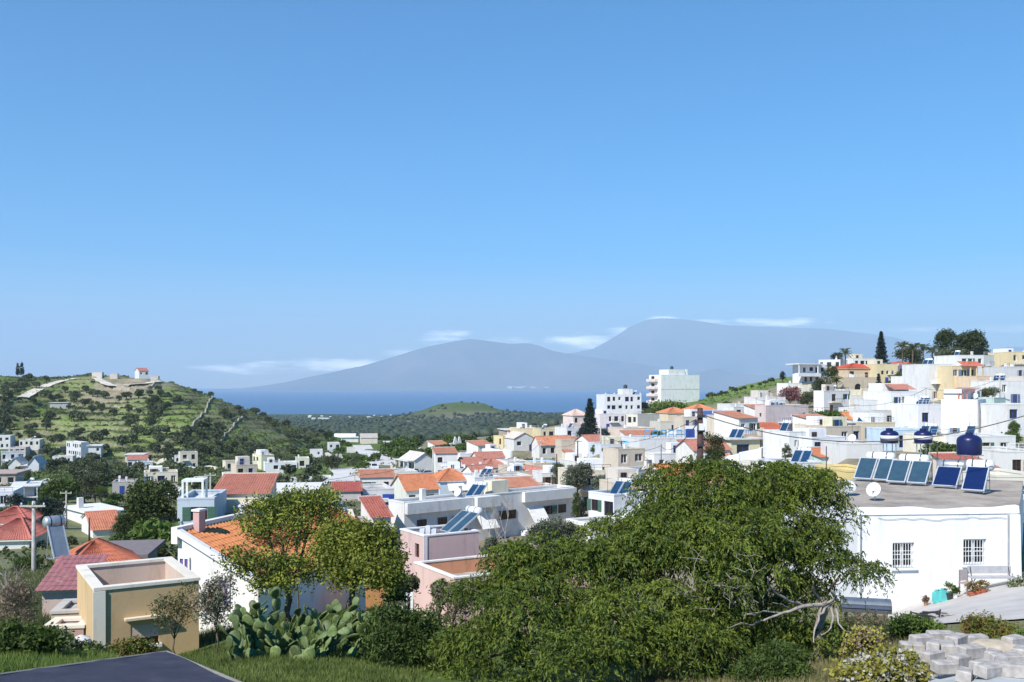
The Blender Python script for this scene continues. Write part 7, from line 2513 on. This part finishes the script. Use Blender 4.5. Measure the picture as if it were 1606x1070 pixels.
# greenhouses on the plain
for (px, py, D, wpx, lab) in ((491, 664, 1150, 42, 'long white greenhouse tunnel on the plain behind the left hill'), (542, 682, 640, 34, 'nearer white greenhouse tunnel above the winding road'), (838, 636, 2600, 22, 'far pale shed near the shore')):
    p = at(px, py, D)
    L_ = wpx / F * D
    e = empty('greenhouse', (p.x, p.y, tz(p.x, p.y)))
    tag(e, lab, 'greenhouse', 'greenhouses on the plain')
    mb = MB()
    n = 8
    H_ = 4.0
    for k in range(n):
        a, b2 = math.pi * k / n, math.pi * (k + 1) / n
        mb.poly([(-L_ / 2, -5 * math.cos(a), H_ * math.sin(a)), (L_ / 2, -5 * math.cos(a), H_ * math.sin(a)), (L_ / 2, -5 * math.cos(b2), H_ * math.sin(b2)), (-L_ / 2, -5 * math.cos(b2), H_ * math.sin(b2))])
    mb.build('cover', plain('greenhouse_plastic', (.72, .73, .72), .5), e)
    g = MB()
    for s in (-1, 1):
        g.poly([(s * L_ / 2, -5 * math.cos(math.pi * k / n), H_ * math.sin(math.pi * k / n)) for k in range(n + 1)])
    g.build('end_wall', plain('greenhouse_end', (.6, .62, .62), .6), e)

# white town on the far shore
r5 = random.Random(5)
ft = MB()
for k in range(46):
    px, py = r5.gauss(818, 16), r5.uniform(602, 610)
    D = 20900 + (610 - py) * 90
    p = at(px, py, D)
    s = r5.uniform(22, 60)
    ft.box(p.x - s, p.x + s, p.y - 30, p.y + 30, p.z - 60, p.z + r5.uniform(10, 35))
fo = ft.build('far_town', plain('far_white', (.8, .8, .78), .9))
tag(fo, 'tiny white town at the foot of the mountain across the bay', 'town', kind='stuff')
sh = MB()
for k in range(60):
    px = r5.uniform(480, 930)
    D = r5.uniform(2300, 3100)
    x = (px - CX) / F * D
    z = tz(x, D)
    s = r5.uniform(3, 8)
    sh.box(x - s, x + s, D - 5, D + 5, z - 1, z + r5.uniform(3, 7))
so2 = sh.build('shore_buildings', plain('shore_white', (.7, .68, .62), .9))
tag(so2, 'scattered pale buildings along the near shore of the bay', 'buildings', kind='stuff')

# paved yard in front of the white house
def sheet(name, corners, mat, lift, nx=24, ny=12):
    (a, b2, c, d) = [Vector((( px - CX) / F * D, D, 0)) for (px, D) in corners]
    V_ = []
    for j in range(ny + 1):
        for i in range(nx + 1):
            p = a.lerp(b2, i / nx).lerp(d.lerp(c, i / nx), j / ny)
            V_.append((p.x, p.y))
    V_ = np.array(V_)
    z = terr(V_[:, 0] / V_[:, 1], V_[:, 1]) + lift
    V_ = np.concatenate([V_, z[:, None]], 1)
    ii = np.arange(len(V_)).reshape(ny + 1, nx + 1)
    Qs = np.stack([ii[:-1, :-1].ravel(), ii[:-1, 1:].ravel(), ii[1:, 1:].ravel(), ii[1:, :-1].ravel()], 1)
    o = link(name, arrmesh(name, V_, Qs, [mat], smooth=True))
    o['kind'] = 'structure'
    return o


sheet('yard', [(1395, 33), (1720, 25), (1720, 40.3), (1392, 39.9)], plain('yard_concrete', (.50, .47, .43), .95, 0, .1, .14, .8), .06)
sheet('block_yard', [(1440, 12.5), (1760, 12.5), (1740, 18.5), (1470, 17.5)], plain('pale_concrete', (.43, .45, .46), .9, 0, .1, .18, 1.2), .05)

# concrete blocks dumped in a loose heap
def block(label, px, py, D, L_, W_, H_, rz, tilt=0.0, mat=None, name='concrete_block'):
    p = at(px, py, D)
    mb = MB()
    b_ = .018
    pr = [(-L_ / 2, -W_ / 2), (L_ / 2, -W_ / 2), (L_ / 2, W_ / 2), (-L_ / 2, W_ / 2)]
    r = random.Random(int(px * 3 + py))
    lay = []
    for (z, ins) in ((0, b_), (b_, 0), (H_ - b_, 0), (H_, b_)):
        i0 = len(mb.v)
        for (x, y) in pr:
            mb.v.append((x - math.copysign(ins, x) + r.uniform(-.006, .006), y - math.copysign(ins, y) + r.uniform(-.006, .006), z))
        lay.append(i0)
    for k in range(3):
        for q in range(4):
            mb.f.append((lay[k] + q, lay[k] + (q + 1) % 4, lay[k + 1] + (q + 1) % 4, lay[k + 1] + q))
    mb.f.append(tuple(lay[0] + q for q in (3, 2, 1, 0)))
    mb.f.append(tuple(lay[3] + q for q in range(4)))
    o = mb.build(name, mat or plain('block_concrete', (.41, .38, .35), .95, 0, .1, .3, 7))
    z = max(tz(p.x, p.y) + .05, 0 * p.z + p.z - H_ * .5)
    o.location = (p.x, p.y, z)
    o.rotation_euler = (tilt, tilt * .4, rz)
    tag(o, label, 'concrete block', 'concrete blocks')


BL = [(1475, 998, 17.2, .55, .25, .2, .1, .05, 'concrete block at the far left top of the heap'), (1501, 1004, 16.8, .52, .26, .2, .7, .0, 'tilted concrete block behind the middle of the heap'),
      (1466, 1014, 16.2, .50, .24, .22, .95, .08, 'concrete block leaning on the left side of the heap'), (1488, 1018, 16.0, .42, .26, .24, 1.2, -.08, 'upright concrete block in the middle of the heap'),
      (1522, 1022, 15.6, .50, .26, .22, .35, .03, 'big concrete block at the heap centre facing the camera'), (1503, 1036, 15.0, .42, .24, .2, .6, .05, 'concrete block in front of the big centre block'),
      (1540, 1048, 14.4, .40, .24, .2, .5, .0, 'lone concrete block on the pale slab in front of the heap'), (1578, 1036, 14.8, .56, .26, .22, .15, .02, 'long concrete block right of the heap'),
      (1602, 1024, 15.2, .40, .26, .2, .8, .0, 'concrete block cut by the right frame edge'), (1553, 1066, 13.9, .52, .26, .2, .45, .05, 'concrete block at the bottom frame edge'),
      (1512, 1064, 14.0, .40, .24, .2, 1.0, .1, 'dark-sided concrete block at the bottom edge left of its neighbour'), (1445, 1004, 17.0, .46, .25, .2, .3, .04, 'leftmost half-hidden concrete block behind the flowers'),
      (1590, 1062, 13.9, .5, .28, .22, -.3, .0, 'concrete block in the bottom right corner'), (1570, 1050, 14.3, .36, .24, .2, 1.1, .06, 'small block wedged behind the corner block'), (1530, 1004, 16.9, .45, .24, .2, .2, .02, 'concrete block in the far row beside the boulder'),
      (1590, 1006, 16.4, .45, .25, .2, .5, .03, 'concrete block in the far row at the right edge'), (1480, 1046, 14.7, .4, .24, .2, .2, .06, 'concrete block between the flowers and the front block'), (1556, 1030, 15.0, .38, .24, .22, .9, .1, 'tipped concrete block beside the long one'), (1462, 1030, 15.4, .42, .25, .2, .5, -.05, 'concrete block behind the flowers in the middle row'),
      (1430, 1016, 16.4, .44, .25, .2, -.2, .04, 'concrete block sunk among the flowering shrub')]
for a in BL:
    block(a[8], a[0], a[1], a[2], a[3] * .84, a[4] * .86, a[5] * .9, a[6], a[7])
# rounded boulder among the blocks
mbb = MB()
r6 = random.Random(3)
prof = [(.05, -.14), (.28, -.12), (.40, -.02), (.40, .06), (.30, .12), (.06, .15)]
mbb.lathe(prof, 14)
mbb.v = [(x * 1.25 * (1 + r6.uniform(-.06, .06)), y * .75 * (1 + r6.uniform(-.06, .06)), z * (1 + r6.uniform(-.1, .1))) for (x, y, z) in mbb.v]
bo = mbb.build('boulder', plain('boulder_stone', (.48, .41, .31), .95, 0, .1, .25, 4), smooth=True)
p_ = at(1562, 1016, 16.2)
bo.location = (p_.x, p_.y, tz(p_.x, p_.y) + .18)
bo.rotation_euler = (.05, .1, .3)
tag(bo, 'flat rounded tan boulder behind the long concrete block', 'boulder')

# long metal trough table under the big tree's right end
def trough():
    a, b2 = at(1318, 983, 33), at(1397, 985, 32.6)
    base = Vector(a)
    base.z = tz(a.x, a.y)
    e = empty('barbecue_trough', base)
    tag(e, 'long silver metal trough on thin legs beside the grey trunk', 'trough')
    d = (b2 - a)
    d.z = 0
    L_ = d.length
    e.rotation_euler.z = math.atan2(d.y, d.x)
    zt = at(1360, 930, 32.8).z - base.z
    zb = zt - .62
    n = 10
    mb = MB()
    for k in range(n):
        t0, t1 = math.pi * k / n, math.pi * (k + 1) / n
        p = [(-.32 * math.cos(t), .16 * math.sin(t)) for t in (t0, t1)]
        mb.poly([(0, p[0][0], zb + .28 + p[0][1]), (L_, p[0][0], zb + .28 + p[0][1]), (L_, p[1][0], zb + .28 + p[1][1]), (0, p[1][0], zb + .28 + p[1][1])])
    for x in (0, L_):
        mb.poly([(x, -.32 * math.cos(math.pi * k / n), zb + .28 + .16 * math.sin(math.pi * k / n)) for k in range(n + 1)])
    mb.build('lid', plain('brushed_steel', (.22, .25, .28), .45, .6), e)
    MB().box(0, L_, -.33, .33, zb, zb + .275).build('body', plain('dull_steel', (.16, .17, .19), .5, .6), e)
    MB().box(.02, L_ - .02, -.37, -.335, zb + .16, zb + .24).build('rail', plain('slate_rail', (.10, .13, .2), .5), e)
    for x in (.15, L_ * .35, L_ * .66, L_ - .2):
        for y in (-.28, .28):
            MB().box(x, x + .07, y - .035, y + .035, -1.2, zb).build('leg', M_metal if x > L_ * .7 else M_dmetal, e)


trough()


# things along the foot of the white house
def yard_pt(px, py, D):
    p = at(px, py, D)
    return Vector((p.x, p.y, tz(p.x, p.y) + .06))


def chair():
    e = empty('chair', yard_pt(1517, 936, 38.6), .35)
    tag(e, 'wooden chair with woven back below the right window', 'chair')
    wd = plain('chair_wood', (.30, .22, .20), .7)
    for (x, y) in ((-.2, -.2), (.2, -.2), (.2, .2), (-.2, .2)):
        MB().box(x - .02, x + .02, y - .02, y + .02, 0, 1.0 if y > 0 else .45).build('leg', wd, e)
    MB().box(-.23, .23, -.23, .23, .452, .5).build('seat', plain('woven_seat', (.40, .30, .30), .9), e)
    MB().box(-.18, .18, .185, .215, .55, 1.0).build('backrest', plain('woven_back', (.42, .38, .36), .9), e)


chair()
e_ = empty('bench', yard_pt(1556, 928, 38.8), .03)
tag(e_, 'low white bench with dark metal legs along the white wall', 'bench')
MB().box(-.9, .9, -.22, .22, .42, .47).build('seat', plain('bench_grey', (.45, .44, .45), .6), e_)
MB().box(-.9, .9, .2, .25, .55, .85).build('backrest', plain('bench_grey', (.45, .44, .45), .6), e_)
for x in (-.8, .78):
    mb_ = MB().tube([(x, -.2, 0), (x, -.05, .25), (x, -.2, .42)], .02, 5).tube([(x, .2, 0), (x, .05, .25), (x, .22, .85)], .02, 5)
    mb_.build('leg', M_dmetal, e_)


def pot(label, px, py, D, r, h, mat, plant=None, n=10):
    e = empty('flower_pot', yard_pt(px, py, D))
    tag(e, label, 'pot', 'pots by the white wall')
    MB().lathe([(r * .7, 0), (r * .95, h * .85), (r, h * .85), (r, h), (r * .85, h), (r * .8, h * .9)], 14).build('pot', mat, e, smooth=False)
    if plant:
        cm = crown_mesh('plant', [(0, 0, h + r * .7, r * 1.1, r * 1.1, r * 1.1)], 26, 7, .12, .05, .04, plant)
        link('plant', cm, e)


turq = plain('turquoise_plastic', (.12, .52, .50), .5)


def crate(label, px, py, D):
    o = yard_pt(px, py, D)
    e = empty('plastic_jerrycan', o, .2)
    tag(e, label, 'jerrycan')
    MB().box(-.16, .16, -.12, .12, 0, .40).box(-.10, .10, -.1, .1, .40, .46).build('body', turq, e)
    MB().box(-.09, .02, -.03, .03, .465, .53).build('handle', turq, e)
    MB().lathe([(.04, .46), (.04, .52)], 8, 'z', (.08, 0, 0)).build('cap', M_dmetal, e)


crate('left turquoise plastic jerrycan by the white wall', 1470, 945, 38.9)
crate('right turquoise plastic jerrycan by the white wall', 1479, 944, 38.8)
pot('dark pot with plant right of the turquoise jerrycans', 1488, 943, 38.8, .2, .3, M_dmetal, L_bush)
pot('pale small pot left of the chair', 1498, 942, 38.7, .12, .2, M_tank_w, L_bush)
pot('tiny pot alone below the left window', 1452, 950, 39, .09, .18, plain('clay', (.4, .2, .12), .9), L_dry)
terra = plain('terracotta_clay', (.42, .13, .07), .85)
for q, (px, lab) in enumerate(((1525, 'left red clay tub on the ground by the chair'), (1532, 'middle red clay tub on the ground by the chair'), (1540, 'right red clay tub on the ground under the bench'))):
    pot(lab, px, 938 - q, 38.0, .2, .16, terra, L_rust if q != 1 else None)
# heap of sticks and a tyre in the yard
hs_ = empty('stick_pile', yard_pt(1468, 968, 33))
tag(hs_, 'small heap of broken boards and sticks in the yard', 'wood pile')
r7 = random.Random(4)
for q in range(12):
    mb = MB()
    a = Vector((r7.uniform(-.7, .5), r7.uniform(-.3, .3), r7.uniform(.02, .12)))
    d = Vector((r7.uniform(-1, 1), r7.uniform(-.5, .5), r7.uniform(-.05, .12))).normalized() * r7.uniform(.5, 1.1)
    mb.tube([a, a + d], .03, 5)
    mb.build('stick', M_dmetal if q % 3 else M_deadwood, hs_)

# dark tarred roof of a hut close to the camera at the bottom left
def dark_roof():
    D = 13.5
    apex = at(262, 1022, D)
    e = empty('hut', (apex.x, apex.y, tz(apex.x, apex.y)))
    tag(e, 'dark slate-blue tarred hut roof in the bottom left corner', 'hut')
    b0 = Vector(e.location)
    z = apex.z - b0.z
    Lp = at(-60, 1066, 10.4) - b0
    Rp = at(400, 1080, 10.6) - b0
    Ap = Vector((0, 0, z))
    zL = z
    # a low-pitched sheet: far edge runs left, near edge runs right
    A_ = Ap
    B_ = Vector((Lp.x, Lp.y, z - .02))
    C_ = Vector((Rp.x, Rp.y, z - .02))
    # reproject heights so that the roof is one plane sloping gently to the viewer
    B_.z = at(-60, 1066, 10.4).z - b0.z
    C_.z = at(400, 1080, 10.6).z - b0.z
    E_ = B_ + (C_ - A_)
    m, nt, b = nmat('tarred_felt', .8, .3)
    o, f, _ = ramp_noise(nt, [(.3, (.026, .026, .042)), (.55, (.045, .045, .066)), (.75, (.075, .072, .09))], 2.2, 8, .7)
    nt.links.new(o, b.inputs['Base Color'])
    bump(nt, b, f, .4, .02)
    n = 16
    mb = MB()
    for j in range(n + 1):
        for i in range(n + 1):
            p = A_.lerp(B_, i / n) + (C_ - A_) * (j / n)
            mb.v.append((p.x, p.y, p.z + .012 * math.sin(i * 1.3 + j * .4)))
    mb.f = [(j * (n + 1) + i, j * (n + 1) + i + 1, (j + 1) * (n + 1) + i + 1, (j + 1) * (n + 1) + i) for j in range(n) for i in range(n)]
    rf = mb.build('roof', m, e, smooth=True)
    ed = MB()
    for (p, q) in ((A_, B_), (A_, C_)):
        ed.tube([p + Vector((0, 0, -.02)), q + Vector((0, 0, -.02))], .035, 6)
    ed.build('edge_trim', plain('dull_trim', (.20, .19, .16), .8), rf)
    w = MB()
    for (p, q) in ((A_, B_), (B_, E_), (E_, C_), (C_, A_)):
        p, q = p.lerp((A_ + E_) / 2, .03), q.lerp((A_ + E_) / 2, .03)
        w.poly([(p.x, p.y, -3), (q.x, q.y, -3), (q.x, q.y, q.z - .06), (p.x, p.y, p.z - .06)])
    w.build('wall', plaster((.35, .3, .25)), e)
    v = A_.lerp(B_, .42) + (C_ - A_) * .80
    MB().box(v.x - .14, v.x + .14, v.y - .12, v.y + .12, v.z - .05, v.z + .07).build('vent', M_dark, e)


dark_roof()


def car(label, loc, rz, col):
    e = empty('parked_car', loc, rz)
    tag(e, label, 'car', 'parked cars')
    m = plain('car_paint', col, .25, .1, .5, .05)
    prof = [(-2.0, .32), (-2.02, .75), (-1.85, .92), (-1.1, .98), (-.55, 1.42), (.75, 1.46), (1.45, 1.0), (1.95, .9), (2.0, .32)]
    mb = MB()
    n = len(prof)
    for y, ins in ((-.80, 0), (.80, 0)):
        for (x, z) in prof:
            k = .14 if z > 1.1 else 0
            mb.v.append((x, y - math.copysign(k, y), z))
    for q in range(n):
        a, b2 = q, (q + 1) % n
        mb.f.append((a, b2, n + b2, n + a))
    mb.f.append(tuple(reversed(range(n))))
    mb.f.append(tuple(range(n, 2 * n)))
    mb.build('body', m, e)
    for s in (-1, 1):
        g = MB()
        yo = s * .815
        g.poly([(-.95, yo, 1.0), (1.2, yo, 1.02), (.72, s * .70, 1.40), (-.5, s * .70, 1.36)])
        g.build('side_window', M_glass, e)
        for x in (-1.25, 1.3):
            w = MB().lathe([(.2, -.1), (.31, -.09), (.32, 0), (.31, .09), (.2, .1)], 14, 'y', (x, s * .74, .31)).build('wheel', M_dark, e)
            MB().lathe([(.05, -.105), (.19, -.1), (.19, .1), (.05, .105)], 10, 'y', (x, s * .745, .31)).build('rim', M_metal, w)
        MB().box(-2.04, -1.98, s * .62 - .14, s * .62 + .14, .62, .76).build('headlight', M_tank_w, e)
    MB().hexa([(-1.12, -.62, 1.01), (-1.12, .62, 1.01), (-.60, .56, 1.40), (-.60, -.56, 1.40), (-1.14, -.62, 1.03), (-1.14, .62, 1.03), (-.62, .56, 1.42), (-.62, -.56, 1.42)]).build('windscreen', M_glass, e)


for (px, py, D0, rz, col, lab) in ((668, 748, 150, .5, (.35, .45, .55), 'pale blue car parked below the white gabled porch house'), (586, 738, 150, 1.9, (.7, .7, .7), 'white car on the upper road bend'), (1130, 742, 95, .3, (.03, .03, .04), 'black car parked behind the big tree beside the yard wall')):
    p = hit(px, py, D0, 420)
    if p is not None:
        car(lab, p + Vector((0, 0, .1)), rz, col)
# white stone lump by the yellow house corner
mbb = MB().lathe([(.05, 0), (.3, .02), (.34, .2), (.22, .42), (.04, .5)], 12)
mbb.v = [(x * (1 + r6.uniform(-.15, .15)), y * (1 + r6.uniform(-.15, .15)), z) for (x, y, z) in mbb.v]
ws = mbb.build('white_rock', plain('white_rock', (.62, .58, .52), .95, 0, .1, .2, 4))
p_ = at(127, 1018, 23)
ws.location = (p_.x, p_.y, tz(p_.x, p_.y) - .05)
tag(ws, 'whitish rock beside the corner of the yellow house', 'rock')
# white railing and steps right of the orange outhouse
e_ = empty('railing', at(607, 965, 38.5))
tag(e_, 'white stair railing left of the pink house terrace', 'railing')
for x in (0, .95):
    MB().box(x, x + .1, -.05, .05, -1.5, 1.25 - x * .35).build('post', M_wframe, e_)
MB().hexa([(.1, -.04, 1.05), (.95, -.04, .72), (.95, .04, .72), (.1, .04, 1.05), (.1, -.04, 1.17), (.95, -.04, .84), (.95, .04, .84), (.1, .04, 1.17)]).build('handrail', M_wframe, e_)
for q in range(4):
    x = .22 + q * .18
    MB().box(x, x + .05, -.02, .02, -.6, 1.06 - x * .36).build('baluster', M_wframe, e_)
HAZE = 6.6e-5
HAZEC = (0.68, 0.855, 1.0, 1)
# ------------------------------------------------------------------ haze: the air over the bay
hz = MB().box(-42000, 42000, -60, 37000, -106, 2400)
mh = bpy.data.materials.new('haze_air')
mh.use_nodes = True
nt = mh.node_tree
nt.nodes.remove(nt.nodes['Principled BSDF'])
pv = nt.nodes.new('ShaderNodeVolumePrincipled')
pv.inputs['Color'].default_value = HAZEC
pv.inputs['Density'].default_value = HAZE
pv.inputs['Anisotropy'].default_value = 0.0
nt.links.new(pv.outputs[0], nt.nodes['Material Output'].inputs['Volume'])
ho = hz.build('haze', mh)
tag(ho, 'pale blue sea haze over the bay and far mountains', kind='stuff')
